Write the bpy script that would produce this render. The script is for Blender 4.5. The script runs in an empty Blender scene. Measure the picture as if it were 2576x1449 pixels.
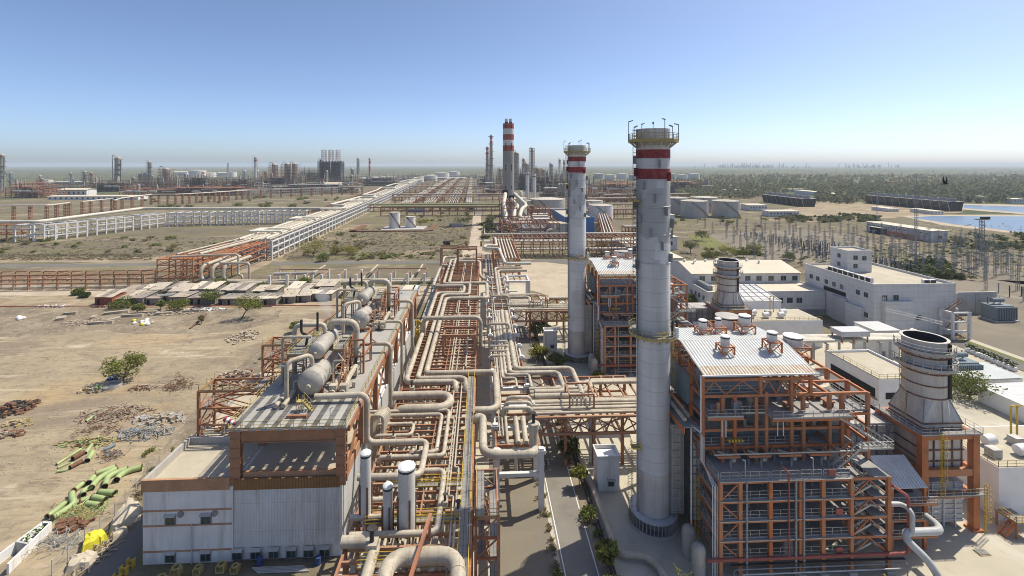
SKY_DUST, SKY_STR, SUN_STR, EXPO, HAZE = 1.15, .124, 3.5, .6, 8.5e-5
import bpy, math, random
from mathutils import Vector, Matrix
from bisect import bisect
random.seed(7)
S = bpy.context.scene
COL = S.collection
PI = math.pi
# ---------------------------------------------------------------- camera frame
F, CX, HY, H = 1163.4, 1262.8, 415.0, 60.0
PH = math.atan(83 / 1850)
SP, CP = math.sin(PH), math.cos(PH)

def at(x, y, z=0.0):
    """point of the place at height z that the photograph shows at (x, y) of its 2576 x 1449 copy"""
    d = (H - z) * F / (y - HY)
    l = (x - CX) / F * d
    return Vector((l * CP + d * SP, -l * SP + d * CP, z))

def atY(x, Y):
    """world X on the plane Y that is seen in column x"""
    r = (x - CX) / F
    return Y * (CP * r + SP) / (CP - SP * r)

def zof(y, X, Y):
    return H - (y - HY) * (X * SP + Y * CP) / F

def reg(x0, y0, s, pts):
    return [((x0 + a / s) / 1.5901, (y0 + b / s) / 1.5901) for a, b in pts]

# ---------------------------------------------------------------- object helpers
LABELS = {}

def tag(o, label=None, cat=None, group=None, kind=None):
    if label: o['label'] = label
    if cat: o['category'] = cat
    if group: o['group'] = group
    if kind or label: o['kind'] = kind or 'thing'
    return o

def thing(name, label, cat, loc=(0, 0, 0), rz=0.0, group=None):
    o = bpy.data.objects.new(name, None)
    o.empty_display_size = 0.5
    COL.objects.link(o)
    o.location = loc
    o.rotation_euler = (0, 0, rz)
    return tag(o, label, cat, group)

def wloc(o):
    v = Vector((0, 0, 0))
    while o:
        v += Vector(o.location)
        o = o.parent
    return v

def copy_tree(o, parent=None):
    c = o.copy()
    COL.objects.link(c)
    if parent: c.parent = parent
    for ch in list(o.children): copy_tree(ch, c)
    return c

def roundpath(pts, R, k=4):
    P = [Vector(p) for p in pts]
    out = [P[0]]
    for i in range(1, len(P) - 1):
        a, b, c = P[i - 1], P[i], P[i + 1]
        la, lc = (a - b).length, (c - b).length
        if la < 1e-6 or lc < 1e-6: continue
        if (a - b).normalized().dot((c - b).normalized()) < -0.999:
            out.append(b); continue
        r = min(R, la * .49, lc * .49)
        p0, p2 = b + (a - b) / la * r, b + (c - b) / lc * r
        for j in range(k + 1):
            t = j / k
            w = 1 - t
            # circular feel: slightly rational quadratic
            q = .72
            out.append((p0 * w * w + b * 2 * q * w * t + p2 * t * t) / (w * w + 2 * q * w * t + t * t))
    out.append(P[-1])
    return out

class MB:
    def __init__(s):
        s.v = []; s.f = []; s.mi = []; s.cur = 0
    def _add(s, vs, fs):
        n = len(s.v)
        s.v.extend([tuple(v) for v in vs])
        for f in fs:
            s.f.append(tuple(i + n for i in f)); s.mi.append(s.cur)
        return s
    def bx(s, x0, x1, y0, y1, z0, z1):
        return s._add([(x0, y0, z0), (x1, y0, z0), (x1, y1, z0), (x0, y1, z0), (x0, y0, z1), (x1, y0, z1), (x1, y1, z1), (x0, y1, z1)],
                      [(3, 2, 1, 0), (4, 5, 6, 7), (0, 1, 5, 4), (1, 2, 6, 5), (2, 3, 7, 6), (3, 0, 4, 7)])
    def box(s, c, sx, sy, sz, rz=0.0, tilt=0.0):
        M = Matrix.Rotation(rz, 3, 'Z') @ Matrix.Rotation(tilt, 3, 'X')
        c = Vector(c)
        vs = [c + M @ Vector((x * sx / 2, y * sy / 2, z * sz / 2)) for z in (-1, 1) for x, y in ((-1, -1), (1, -1), (1, 1), (-1, 1))]
        return s._add(vs, [(3, 2, 1, 0), (4, 5, 6, 7), (0, 1, 5, 4), (1, 2, 6, 5), (2, 3, 7, 6), (3, 0, 4, 7)])
    def beam(s, p, q, w, h=None):
        p, q = Vector(p), Vector(q)
        h = h or w
        t = (q - p)
        if t.length < 1e-6: return s
        t.normalize()
        up = Vector((0, 0, 1)) if abs(t.z) < .98 else Vector((0, 1, 0))
        a = t.cross(up).normalized() * (w / 2)
        b = a.cross(t).normalized() * (h / 2)
        vs = [p - a - b, p + a - b, p + a + b, p - a + b, q - a - b, q + a - b, q + a + b, q - a + b]
        return s._add(vs, [(3, 2, 1, 0), (4, 5, 6, 7), (0, 1, 5, 4), (1, 2, 6, 5), (2, 3, 7, 6), (3, 0, 4, 7)])
    def tube(s, pts, r, n=8, cap=True, rr=None):
        P = [Vector(p) for p in pts]
        m = len(P)
        T = []
        for i in range(m):
            t = (P[min(i + 1, m - 1)] - P[max(i - 1, 0)])
            T.append(t.normalized() if t.length > 1e-9 else Vector((0, 0, 1)))
        up = Vector((0, 0, 1)) if abs(T[0].z) < .9 else Vector((1, 0, 0))
        u = T[0].cross(up).normalized()
        vs = []
        for i in range(m):
            u = (u - T[i] * u.dot(T[i])).normalized()
            w = T[i].cross(u)
            ri = rr[i] if rr else r
            for k in range(n):
                a = 2 * PI * k / n
                vs.append(P[i] + (u * math.cos(a) + w * math.sin(a)) * ri)
        fs = []
        for i in range(m - 1):
            for k in range(n):
                k2 = (k + 1) % n
                fs.append((i * n + k, (i + 1) * n + k, (i + 1) * n + k2, i * n + k2))
        if cap:
            fs.append(tuple(range(n)))
            fs.append(tuple(range((m - 1) * n + n - 1, (m - 1) * n - 1, -1)))
        return s._add(vs, fs)
    def pipe(s, pts, r, R=None, n=8):
        return s.tube(roundpath(pts, R or r * 2.6), r, n)
    def cyl(s, p, q, r0, r1=None, n=12, cap=True):
        return s.tube([p, q], r0, n, cap, [r0, r0 if r1 is None else r1])
    def lathe(s, c, prof, n=24, axis='Z', a0=0.0, a1=2 * PI):
        c = Vector(c)
        full = abs(a1 - a0 - 2 * PI) < 1e-6
        k = n if full else n + 1
        vs = []
        for r, z in prof:
            for i in range(k):
                a = a0 + (a1 - a0) * i / n
                if axis == 'Z': vs.append(c + Vector((r * math.cos(a), r * math.sin(a), z)))
                elif axis == 'Y': vs.append(c + Vector((r * math.cos(a), z, -r * math.sin(a))))
                else: vs.append(c + Vector((z, r * math.cos(a), r * math.sin(a))))
        fs = []
        for j in range(len(prof) - 1):
            for i in range(n):
                i2 = (i + 1) % k
                fs.append((j * k + i, j * k + i2, (j + 1) * k + i2, (j + 1) * k + i))
        return s._add(vs, fs)
    def poly(s, pts, z):
        return s._add([(p[0], p[1], z) for p in pts], [tuple(range(len(pts)))])
    def prism(s, pts, z0, z1):
        n = len(pts)
        vs = [(p[0], p[1], z0) for p in pts] + [(p[0], p[1], z1) for p in pts]
        fs = [tuple(range(n - 1, -1, -1)), tuple(range(n, 2 * n))]
        for i in range(n):
            j = (i + 1) % n
            fs.append((i, j, n + j, n + i))
        return s._add(vs, fs)
    def rails(s, pts, h=1.1, w=.06, step=2.0, close=False):
        """handrail: posts, top rail, mid rail along a polyline"""
        P = [Vector(p) for p in pts]
        if close: P.append(P[0])
        for a, b in zip(P, P[1:]):
            L = (b - a).length
            k = max(1, int(round(L / step)))
            for i in range(k + 1):
                q = a + (b - a) * i / k
                s.beam(q, q + Vector((0, 0, h)), w)
            for hh in (h, h * .52):
                s.beam(a + Vector((0, 0, hh)), b + Vector((0, 0, hh)), w)
            s.beam(a + Vector((0, 0, .08)), b + Vector((0, 0, .08)), .03, .16)
        return s
    def stair(s, p, q, w=1.0, side=None):
        """flight from p up to q: stringers, treads and rails"""
        p, q = Vector(p), Vector(q)
        hd = Vector((q.x - p.x, q.y - p.y, 0))
        n = hd.normalized()
        sd = Vector((-n.y, n.x, 0)) * w / 2
        for k in (-1, 1):
            s.beam(p + sd * k, q + sd * k, .08, .28)
            s.beam(p + sd * k + Vector((0, 0, 1.1)), q + sd * k + Vector((0, 0, 1.1)), .06)
            for t in (0, .33, .66, 1):
                a = p + (q - p) * t + sd * k
                s.beam(a, a + Vector((0, 0, 1.1)), .05)
        m = max(3, int((q.z - p.z) / .3))
        for i in range(m + 1):
            a = p + (q - p) * i / m
            s.beam(a - sd, a + sd, .28, .05)
        return s
    def ladder(s, p, h, w=.5, cage=0.0, out=(0, -1)):
        p = Vector(p)
        o = Vector((out[0], out[1], 0)).normalized()
        sd = Vector((-o.y, o.x, 0)) * w / 2
        for k in (-1, 1): s.beam(p + sd * k, p + sd * k + Vector((0, 0, h)), .07)
        for i in range(int(h / .45)):
            z = Vector((0, 0, .3 + i * .45))
            s.beam(p - sd + z, p + sd + z, .04)
        if cage:
            m = int((h - 2.2) / .9)
            for i in range(m + 1):
                z = Vector((0, 0, 2.2 + i * .9))
                ring = [p + z + sd * 1.1 * math.cos(a) * (w / w) * 1.3 + o * .75 * math.sin(a) for a in [PI * j / 6 for j in range(7)]]
                for a, b in zip(ring, ring[1:]): s.beam(a, b, .05)
            for j in (1, 3, 5):
                a = PI * j / 6
                b = p + sd * 1.43 * math.cos(a) + o * .75 * math.sin(a)
                s.beam(b + Vector((0, 0, 2.2)), b + Vector((0, 0, h)), .05)
        return s
    def build(s, name, mat, parent=None, loc=None, smooth=False, label=None, cat=None, group=None, kind=None, rz=0.0):
        me = bpy.data.meshes.new(name)
        base = None
        if parent is not None:
            base = wloc(parent)
        elif loc is not None:
            base = Vector(loc)
        elif kind != 'structure' and s.v:
            xs = [v[0] for v in s.v]; ys = [v[1] for v in s.v]; zs = [v[2] for v in s.v]
            base = Vector(((min(xs) + max(xs)) / 2, (min(ys) + max(ys)) / 2, min(zs)))
        else:
            base = Vector((0, 0, 0))
        bx_, by_, bz_ = base
        me.from_pydata([(x - bx_, y - by_, z - bz_) for x, y, z in s.v], [], s.f)
        mats = mat if isinstance(mat, (list, tuple)) else [mat]
        for m in mats: me.materials.append(m)
        if len(mats) > 1: me.polygons.foreach_set('material_index', s.mi)
        if smooth:
            me.polygons.foreach_set('use_smooth', [True] * len(me.polygons))
            me.set_sharp_from_angle(angle=math.radians(38))
        me.update()
        o = bpy.data.objects.new(name, me)
        COL.objects.link(o)
        if parent is not None: o.parent = parent
        else: o.location = base
        if rz: o.rotation_euler = (0, 0, rz)
        return tag(o, label, cat, group, kind)

class Parts:
    """many parts of one thing: the nearest 90 of a name stand alone, the rest become one mesh"""
    def __init__(s, parent): s.p = parent; s.d = {}
    def add(s, name, mat, mb): s.d.setdefault((name, mat.name), []).append((mb, mat)); return mb
    def done(s, smooth=False, limit=90):
        for (name, _), L in s.d.items():
            def key(e):
                v = e[0].v
                c = v[0]
                return (c[0] ** 2 + c[1] ** 2)
            L.sort(key=key)
            for mb, m in L[:limit]: mb.build(name, m, s.p, smooth=smooth)
            if len(L) > limit:
                r = MB()
                for mb, m in L[limit:]: r._add(mb.v, mb.f)
                r.build(name, L[0][1], s.p, smooth=smooth, kind='stuff')

# ---------------------------------------------------------------- materials
def mat(name, col, rough=.75, metal=0.0, var=.18, scale=.25, dirt=None, damt=.5, streak=False, lines=(), corr=None, fine=.1, spec=.35, dscale=None, cells=0, cmin=.8, orand=0):
    m = bpy.data.materials.new(name)
    m.use_nodes = True
    nt = m.node_tree
    N, L = nt.nodes, nt.links
    b = N['Principled BSDF']
    b.inputs['Roughness'].default_value = rough
    b.inputs['Metallic'].default_value = metal
    b.inputs['Specular IOR Level'].default_value = spec
    g = N.new('ShaderNodeNewGeometry')
    def noise(sc, det=4, mapping=None, rgh=.55):
        n = N.new('ShaderNodeTexNoise')
        n.inputs['Scale'].default_value = sc
        n.inputs['Detail'].default_value = det
        n.inputs['Roughness'].default_value = rgh
        src = g.outputs['Position']
        if mapping:
            mp = N.new('ShaderNodeMapping'); mp.inputs['Scale'].default_value = mapping
            L.new(src, mp.inputs['Vector']); src = mp.outputs[0]
        L.new(src, n.inputs['Vector'])
        return n.outputs['Fac']
    def rng(src, a, b_, c, d):
        r = N.new('ShaderNodeMapRange')
        r.inputs[1].default_value = a; r.inputs[2].default_value = b_; r.inputs[3].default_value = c; r.inputs[4].default_value = d
        L.new(src, r.inputs[0])
        return r.outputs[0]
    def mixc(fac, A, B, mode='MIX'):
        x = N.new('ShaderNodeMix'); x.data_type = 'RGBA'; x.blend_type = mode
        for sock, v in ((x.inputs['A'], A), (x.inputs['B'], B)):
            if isinstance(v, tuple): sock.default_value = (*v[:3], 1)
            else: L.new(v, sock)
        if isinstance(fac, float): x.inputs['Factor'].default_value = fac
        else: L.new(fac, x.inputs['Factor'])
        return x.outputs['Result']
    lo = tuple(c * (1 - var) for c in col); hi = tuple(min(1, c * (1 + var)) for c in col)
    c = mixc(rng(noise(scale), .3, .7, 0, 1), lo, hi)
    if fine:
        c = mixc(rng(noise(scale * 9, 3), .3, .7, 0, fine), c, tuple(x * .55 for x in col))
    if dirt:
        n = noise(dscale or scale * 2.2, 5, (1, 1, .09) if streak else None, .65)
        c = mixc(rng(n, .5, .72, 0, damt), c, dirt)
    if cells:
        v = N.new('ShaderNodeTexVoronoi'); v.distance = 'CHEBYCHEV'; v.inputs['Scale'].default_value = cells; v.inputs['Randomness'].default_value = .75
        L.new(g.outputs['Position'], v.inputs['Vector'])
        sp = N.new('ShaderNodeSeparateColor'); L.new(v.outputs['Color'], sp.inputs[0])
        c = mixc(rng(sp.outputs[0], 0, 1, 0, 1 - cmin), c, tuple(x * .45 for x in col))
    if orand:
        oi = N.new('ShaderNodeObjectInfo')
        c = mixc(rng(oi.outputs['Random'], 0, 1, 0, orand), c, dirt or tuple(x * .5 for x in col))
    if lines or corr:
        sx = N.new('ShaderNodeSeparateXYZ'); L.new(g.outputs['Position'], sx.inputs[0])
    for ax, per, wid, dark in lines:
        mo = N.new('ShaderNodeMath'); mo.operation = 'WRAP'
        mo.inputs[1].default_value = per; mo.inputs[2].default_value = 0
        L.new(sx.outputs['XYZ'.index(ax)], mo.inputs[0])
        ls = N.new('ShaderNodeMath'); ls.operation = 'LESS_THAN'; ls.inputs[1].default_value = wid
        L.new(mo.outputs[0], ls.inputs[0])
        mu = N.new('ShaderNodeMath'); mu.operation = 'MULTIPLY'; mu.inputs[1].default_value = dark
        L.new(ls.outputs[0], mu.inputs[0])
        c = mixc(mu.outputs[0], c, tuple(x * .3 for x in col))
    if corr:
        ax, per = corr
        mo = N.new('ShaderNodeMath'); mo.operation = 'PINGPONG'; mo.inputs[1].default_value = per / 2
        L.new(sx.outputs['XYZ'.index(ax)], mo.inputs[0])
        bp = N.new('ShaderNodeBump'); bp.inputs['Distance'].default_value = 1.0; bp.inputs['Strength'].default_value = .6
        L.new(mo.outputs[0], bp.inputs['Height'])
        L.new(bp.outputs[0], b.inputs['Normal'])
    L.new(c, b.inputs['Base Color'])
    return m

M = {}
M['red'] = mat('red_oxide_steel', (.30, .112, .056), .8, var=.3, scale=.35, dirt=(.44, .31, .20), damt=.75, orand=.5)
M['orange'] = mat('orange_steel', (.47, .148, .05), .7, var=.25, scale=.4, dirt=(.42, .25, .15), damt=.5, orand=.5)
M['brown'] = mat('brown_orange_steel', (.33, .122, .05), .75, var=.25, scale=.4, dirt=(.42, .28, .18), damt=.55, orand=.4)
M['farred'] = mat('weathered_red_steel', (.34, .145, .085), .85, var=.3, scale=.2, dirt=(.40, .29, .21), damt=.6)
M['pipe'] = mat('aluminium_cladding', (.57, .505, .40), .6, .05, var=.16, scale=.35, dirt=(.30, .235, .16), damt=.7, orand=.25, fine=.25, lines=[('Y', 1.3, .07, .35), ('X', 1.3, .07, .35)], cells=.35, cmin=.75)
M['pipew'] = mat('pale_cladding', (.60, .56, .47), .6, .05, var=.14, scale=.3, dirt=(.30, .26, .2), damt=.4)
M['greypipe'] = mat('grey_painted_pipe', (.45, .455, .45), .5, var=.12, scale=.4, dirt=(.25, .22, .18), damt=.3)
M['shell'] = mat('stack_shell', (.67, .665, .66), .5, var=.1, scale=.12, dirt=(.30, .28, .26), damt=.5, streak=True, lines=[('Z', 2.3, .08, .5)], fine=.06, cells=.22, cmin=.68)
M['shellu'] = mat('stack_shell_upper', (.60, .60, .595), .55, var=.14, scale=.15, dirt=(.33, .30, .26), damt=.55, streak=True, lines=[('Z', 2.3, .08, .5)], fine=.1, cells=.27, cmin=.3)
M['shellw'] = mat('bypass_shell', (.58, .555, .51), .6, var=.12, scale=.3, dirt=(.30, .21, .14), damt=.6, streak=True, fine=.12, cells=.4, cmin=.8)
M['band'] = mat('faded_red_paint', (.25, .045, .048), .8, var=.25, scale=.9, dirt=(.38, .14, .14), damt=.7)
M['steelg'] = mat('galvanised_steel', (.43, .42, .395), .55, .3, var=.15, scale=.5, fine=.1)
M['yellow'] = mat('yellow_paint', (.62, .42, .05), .6, var=.15, scale=.5, dirt=(.3, .2, .1), damt=.4)
M['dullyel'] = mat('weathered_yellow_steel', (.42, .33, .13), .7, var=.25, scale=1.5, dirt=(.16, .11, .06), damt=.7)
M['grate'] = mat('grating', (.25, .245, .235), .8, var=.2, scale=.5, lines=[('X', .6, .12, .6), ('Y', 1.1, .1, .4)], dirt=(.38, .33, .26), damt=.4)
M['deck'] = mat('chequered_deck', (.36, .345, .315), .85, var=.15, scale=.1, lines=[('Y', 1.5, .08, .35), ('X', 3, .06, .35)], dirt=(.44, .40, .33), damt=.55, dscale=.12)
M['floor'] = mat('concrete_floor', (.31, .30, .285), .85, var=.15, scale=.3, lines=[('X', 1.6, .06, .4), ('Y', 2.4, .06, .3)], dirt=(.16, .15, .14), damt=.4)
M['roofcon'] = mat('screeded_roof', (.46, .41, .315), .9, var=.1, scale=.2, dirt=(.36, .32, .25), damt=.45, fine=.1)
M['conc'] = mat('concrete', (.44, .42, .39), .9, var=.12, scale=.25, dirt=(.27, .25, .22), damt=.4, streak=True)
M['concw'] = mat('white_painted_concrete', (.66, .65, .63), .85, var=.08, scale=.3, dirt=(.38, .33, .28), damt=.45, streak=True)
M['plaster'] = mat('white_plaster', (.74, .73, .705), .9, var=.07, scale=.3, dirt=(.40, .35, .30), damt=.65, streak=True, fine=.06)
M['corr'] = mat('corrugated_white', (.72, .715, .70), .7, var=.06, scale=.3, dirt=(.36, .30, .24), damt=.65, streak=True, corr=('X', .45), lines=[('X', .45, .1, .22), ('Z', 4.3, .06, .4)], cells=.3, cmin=.88)
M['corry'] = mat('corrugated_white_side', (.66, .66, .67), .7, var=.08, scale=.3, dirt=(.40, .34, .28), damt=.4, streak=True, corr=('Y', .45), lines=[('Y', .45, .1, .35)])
M['corro'] = mat('corrugated_ochre', (.30, .155, .06), .75, var=.12, scale=.4, dirt=(.2, .1, .05), damt=.3, corr=('X', .45), lines=[('X', .45, .12, .45)])
M['coping'] = mat('ochre_coping', (.43, .235, .13), .85, var=.15, scale=.4, dirt=(.5, .36, .24), damt=.5)
M['clad'] = mat('white_wall_panels', (.58, .575, .57), .6, var=.06, scale=.2, lines=[('Z', 1.9, .12, .36), ('X', 1.9, .1, .32), ('Y', 1.9, .1, .32)], cells=.4, cmin=.88, dirt=(.45, .43, .40), damt=.25)
M['hallroof'] = mat('cream_sheet_roof', (.62, .55, .43), .75, var=.06, scale=.1, lines=[('X', 1.2, .06, .2)], dirt=(.48, .41, .31), damt=.4)
M['tinroof'] = mat('blue_white_sheet', (.60, .62, .615), .5, .1, var=.07, scale=.3, corr=('X', .5), lines=[('X', .5, .1, .16)], dirt=(.47, .38, .26), damt=.45, cells=.25, cmin=.88)
M['rustroof'] = mat('rust_streaked_sheet', (.56, .50, .42), .7, var=.1, scale=.3, corr=('X', .5), lines=[('X', .5, .2, .3)], dirt=(.40, .20, .06), damt=.85, dscale=1.1)
M['glass'] = mat('dark_window_glass', (.03, .06, .065), .15, var=.3, scale=.5, spec=.5)
M['dark'] = mat('dark_opening', (.02, .02, .022), .9, var=.2)
M['soot'] = mat('sooty_steel', (.045, .042, .04), .8, var=.3, scale=.6)
M['casing'] = mat('boiler_casing', (.27, .28, .29), .65, .1, var=.15, scale=.3, lines=[('Z', 1.4, .12, .4), ('X', 1.4, .12, .4)], dirt=(.17, .14, .12), damt=.4)
M['duct'] = mat('duct_panel', (.42, .40, .37), .65, .15, var=.15, scale=.5, dirt=(.26, .21, .16), damt=.55, streak=True)
M['bluesheet'] = mat('blue_sheet', (.075, .20, .43), .6, var=.1, scale=.2, lines=[('X', .9, .1, .2), ('Y', .9, .1, .2)])
M['chim'] = mat('chimney_concrete', (.31, .295, .26), .9, var=.12, scale=.08, dirt=(.2, .19, .165), damt=.45, streak=True)
M['chimw'] = mat('chimney_white', (.62, .60, .56), .85, var=.08, scale=.1, dirt=(.45, .36, .28), damt=.4, streak=True)
M['chimr'] = mat('chimney_red', (.37, .085, .07), .85, var=.12, scale=.1, dirt=(.44, .22, .18), damt=.4, streak=True)
M['tankw'] = mat('white_tank', (.70, .68, .64), .6, var=.06, scale=.1, dirt=(.42, .26, .14), damt=.5, streak=True)
M['tankg'] = mat('grey_tank', (.46, .44, .40), .7, var=.1, scale=.1, dirt=(.30, .25, .2), damt=.45, streak=True)
M['tanktop'] = mat('tank_roof', (.52, .48, .41), .8, var=.1, scale=.1, dirt=(.36, .30, .23), damt=.4)
M['vessel'] = mat('dusty_vessel', (.43, .40, .355), .65, .15, var=.14, scale=.5, dirt=(.27, .22, .16), damt=.6, fine=.2)
M['farsteel'] = mat('refinery_steel', (.10, .085, .07), .75, var=.3, scale=.06, dirt=(.30, .22, .17), damt=.6)
M['farpipe'] = mat('refinery_pipe', (.40, .375, .33), .65, .1, var=.25, scale=.05, dirt=(.22, .18, .14), damt=.5)
M['tower'] = mat('distillation_tower', (.34, .315, .27), .65, .15, var=.2, scale=.1, dirt=(.2, .17, .14), damt=.5)
M['green'] = mat('green_pipe_paint', (.35, .44, .19), .6, var=.18, scale=.6, dirt=(.33, .29, .16), damt=.5)
M['rust'] = mat('rust', (.17, .085, .05), .9, var=.35, scale=1.2, dirt=(.28, .17, .1), damt=.5)
M['wood'] = mat('weathered_plank', (.36, .29, .21), .9, var=.25, scale=.8)
M['slab'] = mat('concrete_slab', (.38, .32, .25), .9, var=.18, scale=.5)
M['tarpy'] = mat('yellow_tarp', (.66, .58, .04), .7, var=.15, scale=.9)
M['tarp'] = mat('sand_tarp', (.50, .43, .33), .85, var=.2, scale=.5, dirt=(.3, .24, .17), damt=.5)
M['tarpb'] = mat('blue_tarp', (.04, .07, .22), .7, var=.3, scale=.8)
M['white'] = mat('white_paint', (.76, .75, .73), .6, var=.06, scale=.5)
M['black'] = mat('black_panel', (.03, .03, .033), .7, var=.3, scale=.5)
M['shackroof'] = mat('shack_sheet', (.36, .30, .235), .85, var=.25, scale=.35, dirt=(.26, .16, .10), damt=.6, lines=[('X', .9, .1, .3)])
M['shackwall'] = mat('shack_wall', (.26, .23, .20), .9, var=.35, scale=.5, dirt=(.14, .11, .09), damt=.6)
M['brick'] = mat('brick_red_wall', (.30, .085, .05), .9, var=.2, scale=.6)
M['fire'] = mat('fire_main_red', (.33, .09, .07), .6, var=.15, scale=.5)
M['skin'] = mat('skin', (.25, .14, .09), .6, var=.05)
M['cloth'] = mat('blue_work_clothes', (.03, .05, .14), .9, var=.15, scale=3)
M['bark'] = mat('bark', (.14, .105, .075), .95, var=.25, scale=1.5)
M['transf'] = mat('transformer_grey', (.17, .21, .23), .6, var=.12, scale=.5)

def leafmat(name, col, var=.35, trans=.25):
    m = mat(name, col, .8, var=var, scale=.9, fine=.25, spec=.2)
    nt = m.node_tree
    b = nt.nodes['Principled BSDF']
    oi = nt.nodes.new('ShaderNodeObjectInfo')
    mx = nt.nodes.new('ShaderNodeMix'); mx.data_type = 'RGBA'; mx.blend_type = 'MULTIPLY'; mx.inputs['Factor'].default_value = .6
    cr = nt.nodes.new('ShaderNodeValToRGB')
    cr.color_ramp.elements[0].color = (.55, .62, .5, 1); cr.color_ramp.elements[1].color = (1.25, 1.1, .85, 1)
    nt.links.new(oi.outputs['Random'], cr.inputs[0])
    src = b.inputs['Base Color'].links[0].from_socket
    nt.links.new(src, mx.inputs['A']); nt.links.new(cr.outputs[0], mx.inputs['B'])
    nt.links.new(mx.outputs['Result'], b.inputs['Base Color'])
    tr = nt.nodes.new('ShaderNodeBsdfTranslucent')
    nt.links.new(mx.outputs['Result'], tr.inputs['Color'])
    ms = nt.nodes.new('ShaderNodeMixShader'); ms.inputs[0].default_value = trans
    nt.links.new(b.outputs[0], ms.inputs[1]); nt.links.new(tr.outputs[0], ms.inputs[2])
    nt.links.new(ms.outputs[0], nt.nodes['Material Output'].inputs['Surface'])
    return m

M['leaf'] = leafmat('leaf_green', (.19, .22, .06))
M['leafy'] = leafmat('leaf_yellow_green', (.27, .26, .06))
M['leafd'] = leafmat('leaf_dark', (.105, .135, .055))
M['scrub'] = leafmat('scrub_olive', (.24, .225, .125), trans=.35)
M['dry'] = leafmat('dry_scrub', (.33, .28, .19), trans=.3)
M['wood_far'] = leafmat('woodland_leaf', (.23, .24, .165), trans=.35)
M['wood_lite'] = leafmat('woodland_light', (.25, .28, .13), trans=.35)
# ---------------------------------------------------------------- camera, sky, sun, air
cam = bpy.data.cameras.new('camera'); co = bpy.data.objects.new('camera', cam); COL.objects.link(co)
cam.sensor_width = 36; cam.lens = 36 * 1850 / 4096
cam.shift_x = (2048 - 2008) / 4096; cam.shift_y = -(1152 - 660) / 4096
cam.clip_start = .5; cam.clip_end = 200000
co.location = (0, 0, H); co.rotation_euler = (PI / 2, 0, -PH)
S.camera = co
sv = Vector((.90, .43, 0)).normalized() * math.cos(math.radians(57)) + Vector((0, 0, math.sin(math.radians(57))))
W = bpy.data.worlds.new('World'); S.world = W; W.use_nodes = True
sky = W.node_tree.nodes.new('ShaderNodeTexSky'); sky.sky_type = 'NISHITA'
sky.sun_disc = False; sky.sun_elevation = math.radians(57); sky.sun_rotation = math.atan2(sv.x, sv.y)
sky.air_density = .56; sky.dust_density = SKY_DUST; sky.ozone_density = 3; sky.altitude = 0
bg = W.node_tree.nodes['Background']; bg.inputs[1].default_value = SKY_STR
W.node_tree.links.new(sky.outputs[0], bg.inputs[0])
sl = bpy.data.lights.new('sun', 'SUN'); sl.energy = SUN_STR; sl.angle = math.radians(.5); sl.color = (1, .93, .775)
so = bpy.data.objects.new('sun', sl); COL.objects.link(so); so.rotation_euler = sv.to_track_quat('Z', 'Y').to_euler(); so.location = (300, 150, 400)
S.view_settings.view_transform = 'Standard'; S.view_settings.look = 'None'; S.view_settings.exposure = EXPO; S.view_settings.gamma = 1
S.cycles.max_bounces = 6; S.cycles.diffuse_bounces = 3; S.cycles.glossy_bounces = 2; S.cycles.volume_bounces = 1; S.cycles.transparent_max_bounces = 4
S.cycles.use_denoising = True; S.cycles.filter_width = 1.0
if HAZE:
    hb = MB().bx(-90000, 90000, -3000, 120000, -1, 122).build('haze', M['white'], kind='stuff', loc=(0, 0, 0))
    hm = bpy.data.materials.new('haze_air'); hm.use_nodes = True
    nt = hm.node_tree; nt.nodes.remove(nt.nodes['Principled BSDF'])
    pv = nt.nodes.new('ShaderNodeVolumePrincipled')
    pv.inputs['Color'].default_value = (.72, .80, .89, 1); pv.inputs['Density'].default_value = HAZE; pv.inputs['Anisotropy'].default_value = .1
    nt.links.new(pv.outputs[0], nt.nodes['Material Output'].inputs['Volume'])
    hb.data.materials.clear(); hb.data.materials.append(hm)

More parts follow.
